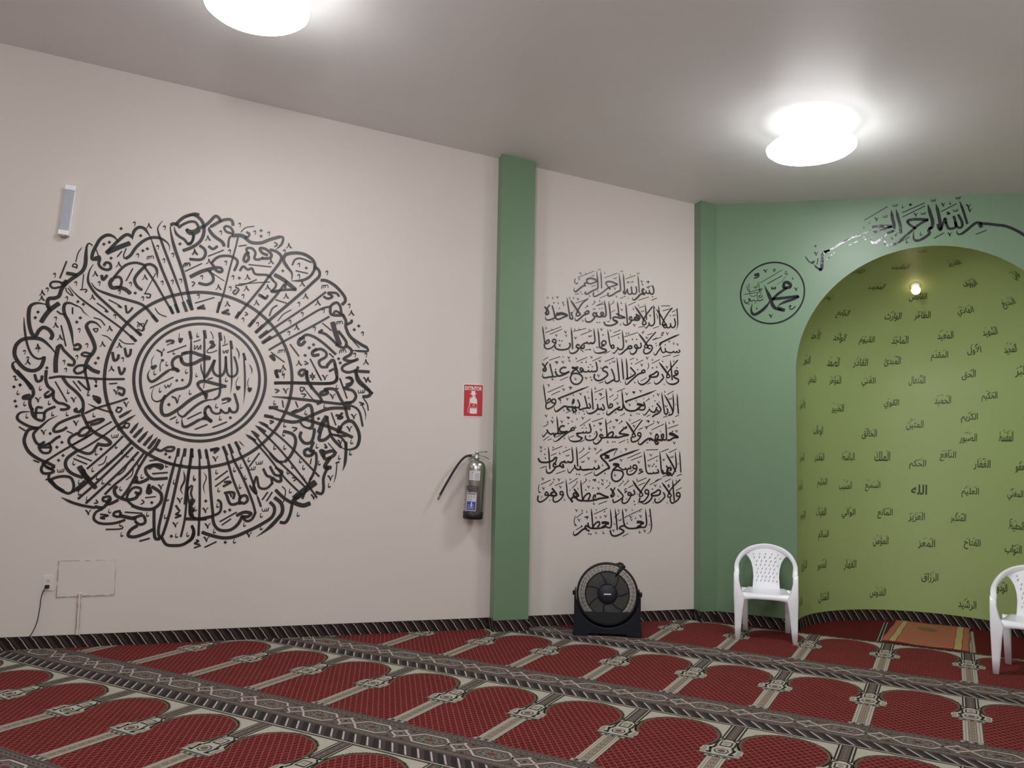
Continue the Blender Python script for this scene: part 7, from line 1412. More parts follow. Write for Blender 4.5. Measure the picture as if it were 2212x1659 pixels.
def text_shape(body, offset=0.0):
    cu = bpy.data.curves.new('text', 'FONT')
    cu.body = body; cu.size = 1.0; cu.offset = offset; cu.resolution_u = 3
    ob = bpy.data.objects.new('text', cu)
    COL.objects.link(ob)
    dg = bpy.context.evaluated_depsgraph_get()
    me = bpy.data.meshes.new_from_object(ob.evaluated_get(dg))
    v = [(p.co.x, p.co.y) for p in me.vertices]; f = [tuple(p.vertices) for p in me.polygons]
    bpy.data.objects.remove(ob); bpy.data.curves.remove(cu); bpy.data.meshes.remove(me)
    return v, f


def niche_point(th, zz, off=0.004):
    """th in radians around the niche axis (0 = deepest point), zz = height measured along the surface"""
    R = NR - off
    if zz <= NZ0: return Vector((NCX + R * math.sin(th), NYW + R * math.cos(th), zz))
    ph = (zz - NZ0) / NR
    return Vector((NCX + R * math.cos(ph) * math.sin(th), NYW + R * math.cos(ph) * math.cos(th), NZ0 + R * math.sin(ph)))


def niche_where(th, zz):
    a = 'high in the dome' if zz > 2.9 else 'low in the dome' if zz > 2.2 else 'on the upper wall' if zz > 1.55 else 'halfway up' if zz > 1.0 else 'low down'
    b = ', far left' if th < -66 else ', left' if th < -36 else ', right' if th > 26 else ', middle'
    return 'reading ' + '%s, ' + a + ' in the lime niche' + b


FORMS = {}
for cp in range(0xFE70, 0xFF00):
    dec = unicodedata.decomposition(chr(cp)).split()
    if dec and dec[0].startswith('<'):
        FORMS.setdefault(''.join(chr(int(x, 16)) for x in dec[1:]), {})[dec[0].strip('<>')] = chr(cp)


def joined(word):
    """Arabic letters in their joined forms, in drawing order from left to right"""
    t = []
    i = 0
    while i < len(word):
        n_ = 2 if word[i] == 'ل' and word[i + 1:i + 2] in ('ا', 'أ') else 1
        t.append(word[i:i + n_]); i += n_
    res = []
    for i, c in enumerate(t):
        before = i > 0 and 'initial' in FORMS.get(t[i - 1], {})
        after = i + 1 < len(t) and 'initial' in FORMS[c] and 'final' in FORMS.get(t[i + 1], {})
        form = 'medial' if before and after else 'final' if before else 'initial' if after else 'isolated'
        res.append(FORMS[c].get(form) or FORMS[c]['isolated'])
    return ''.join(reversed(res))


rng = random.Random(4)
for body, tr, th, zz, wd in NAMES:
    v, f = text_shape(joined(body), 0.003 if tr != 'Allah' else 0.016)
    x0 = min(p[0] for p in v); x1 = max(p[0] for p in v); y0 = min(p[1] for p in v); y1 = max(p[1] for p in v)
    wd = max(0.105, min(wd, 0.14))
    sx = wd / (x1 - x0); hh = 0.088; sy = hh / (y1 - y0)
    rad = NR if zz <= NZ0 else NR * math.cos((zz - NZ0) / NR)
    t0 = math.radians(th)
    org = niche_point(t0, zz)
    mb = MB()

    def pl(x, y): return niche_point(t0 + x / max(rad, 0.25), zz + y) - org
    slant = 0.06
    mb.add([pl((p[0] - (x0 + x1) / 2) * sx + slant * (p[1] - y0) * sy, (p[1] - (y0 + y1) / 2) * sy) for p in v], f)
    for _ in range(3 if tr != 'Allah' else 0):                      # vowel strokes above the word
        cx = rng.uniform(-0.4, 0.3) * wd; cy = hh * rng.uniform(0.30, 0.55)
        mb.poly([pl(cx, cy), pl(cx + 0.022, cy + 0.011), pl(cx + 0.0215, cy + 0.0135), pl(cx - 0.0005, cy + 0.0025)])
    o = mb.build('lettered_name', M_nameink, None, loc=org)
    if tr == 'Allah':
        tag(o, 'bolder dark Arabic word reading Allah at the centre of the lime niche wall', 'lettering', 'names lettered in the niche')
    else:
        tag(o, ('dark Arabic word ' + niche_where(th, zz)) % tr, 'lettering', 'names lettered in the niche')

# ------------------------------------------------------------------ white plastic armchairs


def loft(mb, secs, mi=0, n=12, e=0.35):
    """secs: (centre, half width vector, half depth vector); rounded rectangular sections"""
    V = []
    for c, a, b in secs:
        c, a, b = Vector(c), Vector(a), Vector(b)
        for j in range(n):
            t = 2 * math.pi * (j + 0.5) / n
            ct, st = math.cos(t), math.sin(t)
            V.append(c + a * (math.copysign(abs(ct) ** e, ct)) + b * (math.copysign(abs(st) ** e, st)))
    k = len(secs)
    fs = [(i * n + j, i * n + (j + 1) % n, (i + 1) * n + (j + 1) % n, (i + 1) * n + j) for i in range(k - 1) for j in range(n)]
    fs += [tuple(range(n - 1, -1, -1)), tuple((k - 1) * n + j for j in range(n))]
    mb.add(V, fs, mi, True)


def armchair(name, loc, rotz, label):
    t = empty(name, loc, rotz)
    t.scale = (0.85, 0.85, 0.85)
    tag(t, label, 'chair', 'white plastic armchairs by the niche')
    # front legs run up into the arm posts
    for s in (-1, 1):
        mb = MB()
        loft(mb, [((s * 0.252, -0.222, 0), (0.022, 0, 0), (0, 0.021, 0)), ((s * 0.248, -0.222, 0.12), (0.030, 0, 0), (0, 0.024, 0)), ((s * 0.242, -0.222, 0.28), (0.040, 0, 0), (0, 0.028, 0)),
                  ((s * 0.236, -0.219, 0.385), (0.050, 0, 0), (0, 0.030, 0)), ((s * 0.252, -0.212, 0.44), (0.034, 0, 0), (0, 0.030, 0)), ((s * 0.262, -0.200, 0.53), (0.024, 0, 0), (0, 0.028, 0)), ((s * 0.263, -0.180, 0.605), (0.023, 0, 0), (0, 0.026, 0))])
        mb.build('leg', M_white, t)
    for s in (-1, 1):
        mb = MB()
        loft(mb, [((s * 0.196, 0.205, 0), (0.024, 0, 0), (0, 0.020, 0)), ((s * 0.198, 0.190, 0.2), (0.028, 0, 0), (0, 0.023, 0)), ((s * 0.198, 0.170, 0.41), (0.033, 0, 0), (0, 0.026, 0))])
        mb.build('leg', M_white, t)
    # arms and top of the back: one bent hoop
    half = [(0.258, -0.188, 0.585), (0.262, -0.150, 0.632), (0.264, -0.05, 0.660), (0.252, 0.08, 0.692), (0.215, 0.180, 0.738), (0.150, 0.235, 0.778), (0.075, 0.258, 0.799), (0.0, 0.264, 0.806)]
    path = [(-x, y, z) for x, y, z in half] + [p for p in reversed(half[:-1])]
    path = spline(path, 4)
    mb = MB()
    k = len(path)
    secs = []
    for i, p in enumerate(path):
        d = (path[min(i + 1, k - 1)] - path[max(i - 1, 0)]).normalized()
        f = abs(2 * i / (k - 1) - 1)                      # 1 at the arm fronts, 0 at the back top
        up = Vector((0, 0, 1)).lerp(Vector((0, -0.15, 1)), 1 - f)
        side = d.cross(up).normalized(); up = side.cross(d).normalized()
        wh = 0.022 + 0.002 * f; th = 0.013 + 0.016 * (1 - f)
        secs.append((p, side * wh * (0.5 + 0.5 * f), up * th))
    loft(mb, secs, e=0.5)
    mb.build('arm_hoop', M_white, t)
    # perforated back panel
    mb = MB()
    nu, nv = 46, 44
    prof = [(0.405, 0.128), (0.46, 0.124), (0.53, 0.120), (0.60, 0.125), (0.66, 0.140), (0.71, 0.166), (0.745, 0.200), (0.78, 0.175), (0.806, 0.12)]

    def hw(z):
        for (a, b), (c, d) in zip(prof[:-1], prof[1:]):
            if z <= c: return b + (d - b) * max(0, (z - a) / (c - a))
        return prof[-1][1]
    V = []
    for j in range(nv + 1):
        z = 0.405 + (0.80 - 0.405) * j / nv
        for i in range(nu + 1):
            u = 2 * i / nu - 1
            x = u * hw(z)
            y = 0.170 + (z - 0.405) * 0.235 - 1.3 * x * x * (0.4 + (z - 0.405)) + 0.35 * max(0, 0.46 - z) * -0.4
            V.append((x, y, z - 0.35 * x * x))
    F = []
    for j in range(nv):
        for i in range(nu):
            row = (j - 7) // 4
            hole = 7 <= j <= 36 and (j - 7) % 4 in (1, 2)
            cidx = i - 4 - (2 if row % 2 else 0) - ((j - 7) % 4 - 1)
            if hole and cidx % 7 == 2 and 3 <= i <= nu - 4: continue
            F.append((j * (nu + 1) + i, j * (nu + 1) + i + 1, (j + 1) * (nu + 1) + i + 1, (j + 1) * (nu + 1) + i))
    mb.add(V, F, 0, True)
    mb.build('backrest', M_white, t, solid=0.006)
    # seat: dished pan with a rolled edge
    mb = MB()
    nx, ny = 26, 24
    V = []
    for j in range(ny + 1):
        v_ = j / ny
        for i in range(nx + 1):
            u = 2 * i / nx - 1
            y = -0.245 + 0.45 * v_
            wx = 0.243 - 0.045 * v_
            x = u * wx
            z = 0.425 - 0.014 * (1 - u * u) * math.sin(math.pi * min(1, v_ * 1.1)) - 0.012 * v_
            ed = max(0, abs(u) - 0.86) / 0.14
            z -= 0.045 * ed ** 2
            fr = max(0, 0.10 - v_) / 0.10
            z -= (0.050 + 0.035 * abs(u) ** 4) * fr ** 1.6
            y += 0.012 * fr ** 2
            V.append((x, y, z))
    mb.add(V, [(j * (nx + 1) + i, j * (nx + 1) + i + 1, (j + 1) * (nx + 1) + i + 1, (j + 1) * (nx + 1) + i) for j in range(ny) for i in range(nx)], 0, True)
    mb.build('seat', M_white, t, solid=0.007)
    return t


armchair('plastic_armchair', (-1.334, 6.82, 0.003), math.radians(10.5), 'white plastic armchair standing left of the niche opening against the green wall')
armchair('plastic_armchair', (0.477, 6.70, 0.003), math.radians(-7), 'white plastic armchair at the right edge, half out of the picture, beside the orange rug')

# ------------------------------------------------------------------ floor fan
fan = empty('floor_fan', (-2.445, 6.17, 0.003), math.atan2(0.204, 0.487))
tag(fan, 'black round floor fan on a wide stand beneath the lines of verse', 'fan')
FC = Vector((0, 0, 0.318)); FR = 0.243
tilt = Matrix.Translation(FC) @ Matrix.Rotation(math.radians(-6), 4, 'X')
toY = tilt @ Matrix.Rotation(math.radians(90), 4, 'X')      # lathe axis points to -y (front)
mb = MB()
mb.lathe([(FR - 0.012, -0.062), (FR, -0.066), (FR + 0.003, -0.05), (FR + 0.003, 0.045), (FR - 0.004, 0.058), (FR - 0.014, 0.058), (FR - 0.012, 0.045), (FR - 0.012, -0.062)], 64, toY, caps=False)
mb.build('housing', M_black, fan)


def fpnt(r, a, y): return tilt @ Vector((r * math.sin(a), y, r * math.cos(a)))


mb = MB()
for r in [0.083 + 0.0055 * i for i in range(16)]:
    mb.tube([fpnt(r, 2 * math.pi * j / 48, -0.056 - 0.012 * (1 - r / FR)) for j in range(48)], 0.0015, 4, closed=True)
for r in (0.196, 0.213, 0.230):
    mb.tube([fpnt(r, 2 * math.pi * j / 56, -0.052) for j in range(56)], 0.0012, 4, closed=True)
for j in range(110):
    a = 2 * math.pi * j / 110
    mb.tube([fpnt(0.172, a, -0.058), fpnt(0.205, a + 0.06, -0.058), fpnt(0.236, a + 0.14, -0.045)], 0.0016, 4)
for j in range(64):
    a = 2 * math.pi * j / 64
    mb.tube([fpnt(0.075, a - 0.2, -0.066), fpnt(0.12, a - 0.12, -0.064), fpnt(0.172, a, -0.058)], 0.0010, 4)
tag(mb.build('grille', M_wire, fan), 'fine grey wire grille')
mb = MB()
mb.tube([fpnt(0.173, 2 * math.pi * j / 56, -0.058) for j in range(56)], 0.0045, 6, closed=True)
for j in range(7):
    a = 2 * math.pi * j / 7 - 0.35
    mb.tube(spline([fpnt(0.06, a + 0.25, -0.068), fpnt(0.115, a + 0.17, -0.066), fpnt(0.173, a, -0.060)], 4), 0.0050, 6)
mb.tube([fpnt(0.15, 0.42, -0.06), fpnt(0.20, 0.47, -0.058), fpnt(0.238, 0.50, -0.05)], [0.006, 0.012, 0.018], 6)
mb.build('grille_frame', M_black, fan)
mb = MB()
mb.lathe([(0.0, 0.082), (0.045, 0.081), (0.068, 0.076), (0.078, 0.066), (0.078, 0.052)], 40, toY)
hub = mb.build('hub_cap', M_navy, fan)
mb = MB()
mb.box(-0.029, 0.029, -0.0865, -0.080, -0.0055, 0.0055, 0, tilt @ Matrix.Rotation(math.radians(-2), 4, 'Y'))
tag(mb.build('badge', M_badge, hub, bevel=0.0015), 'silver bar badge')
mb = MB()
mb.lathe([(0.0, 0.0), (0.05, 0.0), (0.05, -0.03), (0.0, -0.03)], 24, toY)
for b in range(5):
    a0 = 2 * math.pi * b / 5 + 0.5
    V = []
    for i in range(7):
        r = 0.045 + 0.135 * i / 6
        for j in range(6):
            a = a0 + (j / 5 - 0.5) * (1.30 + 0.08 * math.sin(math.pi * i / 6)) + 0.5 * i / 6
            V.append(fpnt(r, a, -0.012 + 0.035 * (j / 5 - 0.5)))
    mb.add(V, [(i * 6 + j, i * 6 + j + 1, i * 6 + j + 7, i * 6 + j + 6) for i in range(6) for j in range(5)], 0, True)
tag(mb.build('blade_set', M_blackmatte, fan, solid=0.003), 'still fan blades behind the grille')
mb = MB()
for j in range(40):
    a = 2 * math.pi * j / 40
    mb.tube([fpnt(0.09, a, 0.05), fpnt(0.235, a + 0.1, 0.045)], 0.0014, 4)
for r in (0.09, 0.13, 0.17, 0.21):
    mb.tube([fpnt(r, 2 * math.pi * j / 40, 0.048) for j in range(40)], 0.0014, 4, closed=True)
mb.lathe([(0.0, -0.03), (0.085, -0.03), (0.09, -0.045), (0.07, -0.085), (0.0, -0.09)], 32, toY)
mb.build('rear_grille', M_blackmatte, fan)
# stand: a tub with two cheeks that carry the ring
prof = []
Rc = FR + 0.010
out = [(-0.272, 0.0), (-0.268, 0.06), (-0.262, 0.12), (-0.2625, 0.345), (-0.2555, 0.350), (-0.2475, 0.345)]
inner = []
for i in range(25):
    a = math.radians(187 + (353 - 187) * i / 24)
    inner.append((Rc * math.cos(a), 0.318 + Rc * math.sin(a)))
right = [(-x, z) for x, z in reversed(out)]
feet = [(0.272, 0.0), (0.17, 0.0), (0.145, 0.018), (-0.145, 0.018), (-0.17, 0.0)]
ring2 = out + inner + right[:-1] + feet
mb = MB()
mb.prism([(x, -0.085, z) for x, z in ring2], (0, 0.165, 0))
stand = mb.build('stand', M_navy, fan, bevel=0.006)
mb = MB()
ch = []
for i in range(21):
    a = math.radians(218 + (322 - 218) * i / 20)
    ch.append(((FR - 0.016) * math.cos(a), (FR - 0.016) * math.sin(a)))
mb.prism([tilt @ Vector((x, -0.068, z)) for x, z in ch], (0, 0.008, 0))
mb.build('lower_shield', M_black, fan)
for s in (-1, 1):
    mb = MB()
    mb.lathe([(0.0, 0.0), (0.016, 0.0), (0.020, 0.006), (0.018, 0.014), (0.0, 0.016)], 20, Matrix.Translation((s * 0.262, 0, 0.318)) @ Matrix.Rotation(math.radians(90) * s, 4, 'Y'))
    mb.build('tilt_knob', M_black, fan)
mb = MB()
mb.tube(spline([fpnt(0.243, 0.32, -0.03), fpnt(0.262, 0.42, -0.01), fpnt(0.250, 0.56, -0.03)], 5), 0.014, 8, flat=(1.4, 0.7))
mb.build('carry_handle', M_black, fan)

# ------------------------------------------------------------------ fire extinguisher and its sign
WROT = math.atan2(WD.y, WD.x)
ext = empty('fire_extinguisher', wpt(3.340, 0.895, 0.0), WROT)
tag(ext, 'polished steel fire extinguisher with a black hose hung on the cream wall by the pilaster', 'fire extinguisher')
ETILT = Matrix.Translation((0, -0.092, 0)) @ Matrix.Rotation(math.radians(2.6), 4, 'Y')
ER = 0.0775
mb = MB()
prof = [(ER, 0.03), (ER, 0.40), (ER * 0.985, 0.42), (ER * 0.90, 0.443), (ER * 0.70, 0.462), (ER * 0.42, 0.472), (0.019, 0.475), (0.018, 0.487), (0.0, 0.487)]
mb.lathe([(0.0, 0.012), (ER * 0.9, 0.012)] + prof, 48, ETILT)
body = mb.build('cylinder', M_chrome, ext)
mb = MB()
mb.lathe([(0.0, 0.0), (ER * 0.93, 0.0), (ER + 0.003, 0.006), (ER + 0.003, 0.060), (ER - 0.002, 0.062)], 48, ETILT)
mb.build('base_band', M_rubber, ext)
mb = MB()
mb.lathe([(0.0, 0.480), (0.021, 0.480), (0.023, 0.492), (0.017, 0.500), (0.015, 0.530), (0.019, 0.537), (0.010, 0.546), (0.0, 0.546)], 20, ETILT)
mb.lathe([(0, 0.0), (0.008, 0.0), (0.008, 0.045), (0, 0.045)], 12, ETILT @ Matrix.Translation((0, 0, 0.508)) @ Matrix.Rotation(math.radians(-90), 4, 'Y'))
mb.lathe([(0, 0.0), (0.014, 0.0), (0.014, 0.012), (0.011, 0.016), (0, 0.016)], 20, ETILT @ Matrix.Translation((-0.004, -0.014, 0.534)) @ Matrix.Rotation(math.radians(90), 4, 'X'))
mb.build('valve', M_steel, ext)
mb = MB()
mb.tube([ETILT @ Vector(p) for p in ((-0.010, 0, 0.535), (0.030, 0, 0.541), (0.082, 0, 0.546))], [0.011, 0.010, 0.009], 8, flat=(1.3, 0.6))
mb.build('handle', M_steel, ext)
mb = MB()
mb.tube([ETILT @ Vector(p) for p in ((0.0, 0, 0.524), (0.050, 0, 0.512), (0.104, 0, 0.486))], [0.008, 0.007, 0.006], 8, flat=(1.3, 0.6))
mb.build('lever', M_steel, ext)
mb = MB()
hp = [(-0.020, -0.092, 0.508), (-0.065, -0.092, 0.502), (-0.105, -0.090, 0.468), (-0.150, -0.085, 0.405), (-0.200, -0.080, 0.318), (-0.240, -0.076, 0.245), (-0.271, -0.072, 0.183)]
hp = spline(hp, 6)
mb.tube(hp, 0.0095, 10)
hose = mb.build('hose', M_rubber, ext)
mb = MB()
mb.tube([(-0.268, -0.0725, 0.189), (-0.276, -0.071, 0.170), (-0.284, -0.070, 0.150)], [0.0105, 0.0090, 0.0060], 10)
tag(mb.build('nozzle', M_cbeige, hose), 'pale tan nozzle tip')
mb = MB()
mb.box(-0.020, 0.020, -0.020, -0.0005, 0.36, 0.52)
mb.box(-0.014, 0.014, -0.092, -0.018, 0.470, 0.480)
mb.build('wall_bracket', M_steel, ext)


def cyl_label(a0, a1, z0, z1, mi, off=0.0012):
    n_ = 10
    V = []
    for z in (z0, z1):
        for i in range(n_ + 1):
            a = a0 + (a1 - a0) * i / n_
            V.append(ETILT @ Vector(((ER + off) * math.sin(a), -(ER + off) * math.cos(a), z)))
    lb.add(V, [(i, i + 1, n_ + 2 + i, n_ + 1 + i) for i in range(n_)], mi, True)


# the viewer stands to the left of the cylinder, so its face turns towards -s
A0 = -0.72
lb = MB()
LM = [M_labelwhite, M_labelgrey, M_labelblack, M_labelblue]
cyl_label(A0 - 0.18, A0 + 0.98, 0.312, 0.388, 0)
for z in (0.322, 0.332, 0.342, 0.352, 0.362): cyl_label(A0 + 0.45, A0 + 0.88, z, z + 0.003, 1, 0.0018)
for z in (0.330, 0.350): cyl_label(A0 - 0.08, A0 + 0.28, z, z + 0.003, 1, 0.0018)
cyl_label(A0 + 0.06, A0 + 0.20, 0.366, 0.378, 1, 0.0018)
tag(lb.build('label', LM, body), 'white inspection label')
lb = MB()
cyl_label(A0 - 0.46, A0 + 0.86, 0.232, 0.264, 2)
for z in (0.239, 0.252):
    for i in range(14): cyl_label(A0 - 0.40 + 0.085 * i, A0 - 0.34 + 0.085 * i, z, z + 0.005, 1, 0.0018)
tag(lb.build('label', LM, body), 'black strip label')
lb = MB()
cyl_label(A0 - 0.32, A0 + 0.74, 0.068, 0.214, 0)
cyl_label(A0 - 0.26, A0 + 0.68, 0.074, 0.142, 3, 0.0018)
cyl_label(A0 - 0.26, A0 + 0.68, 0.196, 0.210, 1, 0.0018)
for z in (0.150, 0.158): cyl_label(A0 - 0.2, A0 + 0.3, z, z + 0.003, 1, 0.0018)
for q in (-0.18, 0.12, 0.42):
    cyl_label(A0 + q, A0 + q + 0.16, 0.170, 0.188, 1, 0.0018); cyl_label(A0 + q + 0.03, A0 + q + 0.13, 0.174, 0.184, 0, 0.0022)
for z in (0.084, 0.096, 0.112): cyl_label(A0 - 0.15, A0 + 0.5, z, z + 0.0035, 0, 0.0022)
cyl_label(A0 + 0.2, A0 + 0.33, 0.100, 0.136, 0, 0.0024)
tag(lb.build('label', LM, body), 'blue and white class label')
lb = MB()
for z, w in ((0.108, 0.10), (0.118, 0.16), (0.132, 0.22), (0.146, 0.14), (0.158, 0.2), (0.172, 0.24)):
    cyl_label(A0 - 0.80, A0 - 0.80 + w, z, z + 0.009, (1, 0)[w > 0.15])
tag(lb.build('label', LM, body), 'narrow grey and white maker label on the left flank')

sg = empty('fire_extinguisher_sign', wpt(3.344, 1.856, 0.0), WROT)
tag(sg, 'red and white sign reading EXTINTOR above the steel fire extinguisher', 'sign')
SW, SH = 0.175, 0.276
mb = MB(); mb.box(-SW / 2, SW / 2, -0.003, 0, -SH / 2, SH / 2); mb.build('board', M_signwhite, sg)


def rrect(w, h, r, cz_=0.0, y=-0.0035):
    pts = []
    for sx, sz, a0 in ((1, 1, 0), (-1, 1, 90), (-1, -1, 180), (1, -1, 270)):
        for k_ in range(5):
            a = math.radians(a0 + 90 * k_ / 4)
            pts.append((sx * (w / 2 - r) + r * math.cos(a), y, cz_ + sz * (h / 2 - r) + r * math.sin(a)))
    return pts


mb = MB(); mb.poly(rrect(SW - 0.014, SH - 0.014, 0.008)); mb.build('margin', M_signpink, sg)
mb = MB(); mb.poly(rrect(SW - 0.018, SH - 0.018, 0.008, 0, -0.0038)); mb.build('field', M_signred, sg)
v, f = text_shape('EXTINTOR', 0.035)
x0 = min(p[0] for p in v); x1 = max(p[0] for p in v); y0 = min(p[1] for p in v); y1 = max(p[1] for p in v)
mb = MB()
mb.add([((p[0] - (x0 + x1) / 2) * 0.143 / (x1 - x0), -0.0045, 0.084 + (p[1] - y0) * 0.033 / (y1 - y0)) for p in v], f)
mb.build('lettering', M_signwhite, sg)
mb = MB()
mb.poly([(x, -0.0045, z) for x, z in ((-0.017, 0.080), (-0.017, 0.058), (-0.032, 0.058), (0.0, 0.036), (0.030, 0.058), (0.016, 0.058), (0.016, 0.080))])
mb.build('arrow', M_signwhite, sg)
mb = MB()
bodyp = [(-0.029, -0.104), (-0.027, 0.010), (-0.018, 0.022), (-0.008, 0.026), (-0.008, 0.034), (0.020, 0.040), (0.020, 0.034), (0.012, 0.030), (0.020, 0.030), (0.020, 0.026), (0.010, 0.026), (0.026, 0.018), (0.033, 0.006), (0.033, -0.104), (0.020, -0.109), (-0.016, -0.109)]
mb.poly([(x, -0.0045, z) for x, z in bodyp])
for a, b in (((-0.010, 0.030), (-0.030, 0.022)), ((-0.030, 0.022), (-0.033, -0.040)), ((-0.033, -0.040), (-0.043, -0.060)), ((-0.043, -0.060), (-0.044, -0.096)), ((-0.044, -0.096), (-0.034, -0.098))):
    d = Vector((b[0] - a[0], b[1] - a[1])).normalized(); q = Vector((-d.y, d.x)) * 0.0014
    mb.poly([(a[0] + q.x, -0.0046, a[1] + q.y), (b[0] + q.x, -0.0046, b[1] + q.y), (b[0] - q.x, -0.0046, b[1] - q.y), (a[0] - q.x, -0.0046, a[1] - q.y)])
pic = mb.build('pictogram', M_signwhite, sg)
mb = MB()
mb.poly([(x, -0.0052, z) for x, z in ((-0.026, -0.064), (-0.026, -0.022), (0.031, -0.028), (0.031, -0.064))])
mb.build('pictogram_label', M_signred, pic)
mb = MB()
mb.poly([(0.004 + 0.009 * math.cos(a * 0.6), -0.0056, -0.040 + 0.008 * math.sin(a * 0.6)) for a in range(9)])
for i in range(6): mb.poly([(-0.020 + 0.008 * i, -0.0056, -0.060), (-0.014 + 0.008 * i, -0.0056, -0.060), (-0.014 + 0.008 * i, -0.0056, -0.054), (-0.020 + 0.008 * i, -0.0056, -0.054)])
mb.build('pictogram_print', M_signpink, pic)

# ------------------------------------------------------------------ small light fitting high on the left wall
lf = empty('wall_light', wpt(0.2605, 3.145, 0.0), WROT)
lf.rotation_euler = (0, math.radians(4.6), WROT)
tag(lf, 'slim white wall light with a clear ribbed cover, unlit, above the round calligraphy', 'light')
mb = MB(); mb.box(-0.034, 0.034, -0.034, 0.0, -0.186, 0.186); mb.build('body', M_white, lf, bevel=0.004)
for s in (-1, 1):
    mb = MB(); mb.box(-0.035, 0.035, -0.056, -0.020, 0.150 * s if s > 0 else -0.186, 0.186 if s > 0 else -0.150); mb.build('end_cap', M_white, lf, bevel=0.004)
mb = MB()
nr = 10
pts = []
for i in range(nr * 2 + 1):
    x = -0.030 + 0.060 * i / (nr * 2)
    pts.append((x, -0.048 - (0.005 if i % 2 else 0.0)))
V = [(x, y, z) for z in (-0.152, 0.152) for x, y in [(-0.031, -0.033)] + pts + [(0.031, -0.033)]]
k = len(pts) + 2
mb.add(V, [(i, i + 1, k + i + 1, k + i) for i in range(k - 1)])
mb.build('cover', M_clear, lf)
mb = MB(); mb.box(-0.017, 0.013, -0.052, -0.010, -0.199, -0.185); mb.build('cable_gland', M_grime, lf)

# ------------------------------------------------------------------ wall outlet, its plug and cord; painted-over box
ol = empty('wall_outlet', wpt(0.2765, 0.4545, 0.0), WROT)
tag(ol, 'white double wall outlet low on the cream wall beside the painted-over box', 'outlet')
mb = MB(); mb.box(-0.034, 0.034, -0.006, 0, -0.053, 0.053); plate = mb.build('plate', M_offwhite, ol, bevel=0.002)
for dz in (0.020, -0.020):
    mb = MB(); mb.box(-0.016, 0.016, -0.0085, -0.005, dz - 0.014, dz + 0.014); so = mb.build('socket', M_offwhite, ol, bevel=0.003)
    mb = MB()
    for x in (-0.007, 0.005): mb.box(x, x + 0.002, -0.0092, -0.0080, dz - 0.002, dz + 0.008)
    mb.box(-0.0025, 0.0025, -0.0092, -0.008, dz - 0.010, dz - 0.005)
    mb.build('slot', M_labelblack, so)
pg = empty('power_cord', wpt(0.275, 0.434, 0.0), WROT)
tag(pg, 'thin black power cord hanging from the wall outlet to the carpet', 'cord')
mb = MB(); mb.box(-0.014, 0.014, -0.036, -0.0095, -0.012, 0.012); mb.build('plug', M_rubber, pg, bevel=0.005)
mb = MB()
cp = [(0.0, -0.034, -0.002), (-0.010, -0.032, -0.012), (-0.032, -0.020, -0.065), (-0.040, -0.016, -0.160), (-0.052, -0.016, -0.248), (-0.078, -0.020, -0.320), (-0.098, -0.022, -0.348)]
mb.tube(spline(cp, 6), 0.0028, 6)
mb.build('cable', M_rubber, pg)

bx = empty('painted_over_box', wpt(0.523, 0.480, 0.002), WROT)
tag(bx, 'flush square box painted over in cream with grimy seams low on the wall', 'utility box')
mb = MB(); mb.box(-0.186, 0.186, -0.004, 0, -0.124, 0.128); mb.build('cover', M_cream, bx, bevel=0.001)
mb = MB()


def seam(p, q, w0, w1, nseg=9, sd=0):
    r_ = random.Random(sd)
    for i in range(nseg):
        a = (p[0] + (q[0] - p[0]) * i / nseg, p[1] + (q[1] - p[1]) * i / nseg); b = (p[0] + (q[0] - p[0]) * (i + 1) / nseg, p[1] + (q[1] - p[1]) * (i + 1) / nseg)
        d = Vector((b[0] - a[0], b[1] - a[1])).normalized(); q_ = Vector((-d.y, d.x)) * (w0 + (w1 - w0) * r_.random()) / 2
        if r_.random() < 0.18: continue
        mb.poly([(a[0] + q_.x, -0.0046, a[1] + q_.y), (a[0] - q_.x, -0.0046, a[1] - q_.y), (b[0] - q_.x, -0.0046, b[1] - q_.y), (b[0] + q_.x, -0.0046, b[1] + q_.y)])


seam((-0.186, 0.128), (0.186, 0.130), 0.002, 0.005, 11, 1); seam((-0.186, 0.128), (-0.189, -0.126), 0.003, 0.006, 9, 2)
seam((-0.189, -0.126), (0.188, -0.116), 0.002, 0.005, 12, 3); seam((0.186, 0.130), (0.188, -0.116), 0.001, 0.003, 9, 4)
tag(mb.build('seam', M_grime, bx), 'dark brown grimy seams')
mb = MB(); mb.box(-0.054, -0.022, -0.010, 0, -0.395, -0.100); mb.build('conduit', M_cream, bx, bevel=0.003)
mb = MB()
for x, w in ((-0.052, 0.007), (-0.031, 0.004)):
    for i in range(8):
        z0 = -0.395 + 0.036 * i; j_ = 0.0015 * ((i * 7) % 3 - 1)
        mb.poly([(x + j_, -0.0108, z0), (x + w + j_, -0.0108, z0), (x + w * (1.2 if i % 2 else 0.7) + j_, -0.0108, z0 + 0.037), (x, -0.0108, z0 + 0.037)])
tag(mb.build('stain', M_grime, bx), 'brown dirt streaks down the covered pipe')

# ------------------------------------------------------------------ small prayer rug in the niche
rug = empty('prayer_rug', (-0.2, 7.6, 0.006))
tag(rug, 'small orange prayer rug with two yellow stripes lying in front of the niche', 'rug')
TL, TR, BL, BR = Vector((-0.452, 8.045)), Vector((0.115, 8.045)), Vector((-0.511, 7.150)), Vector((0.090, 7.110))


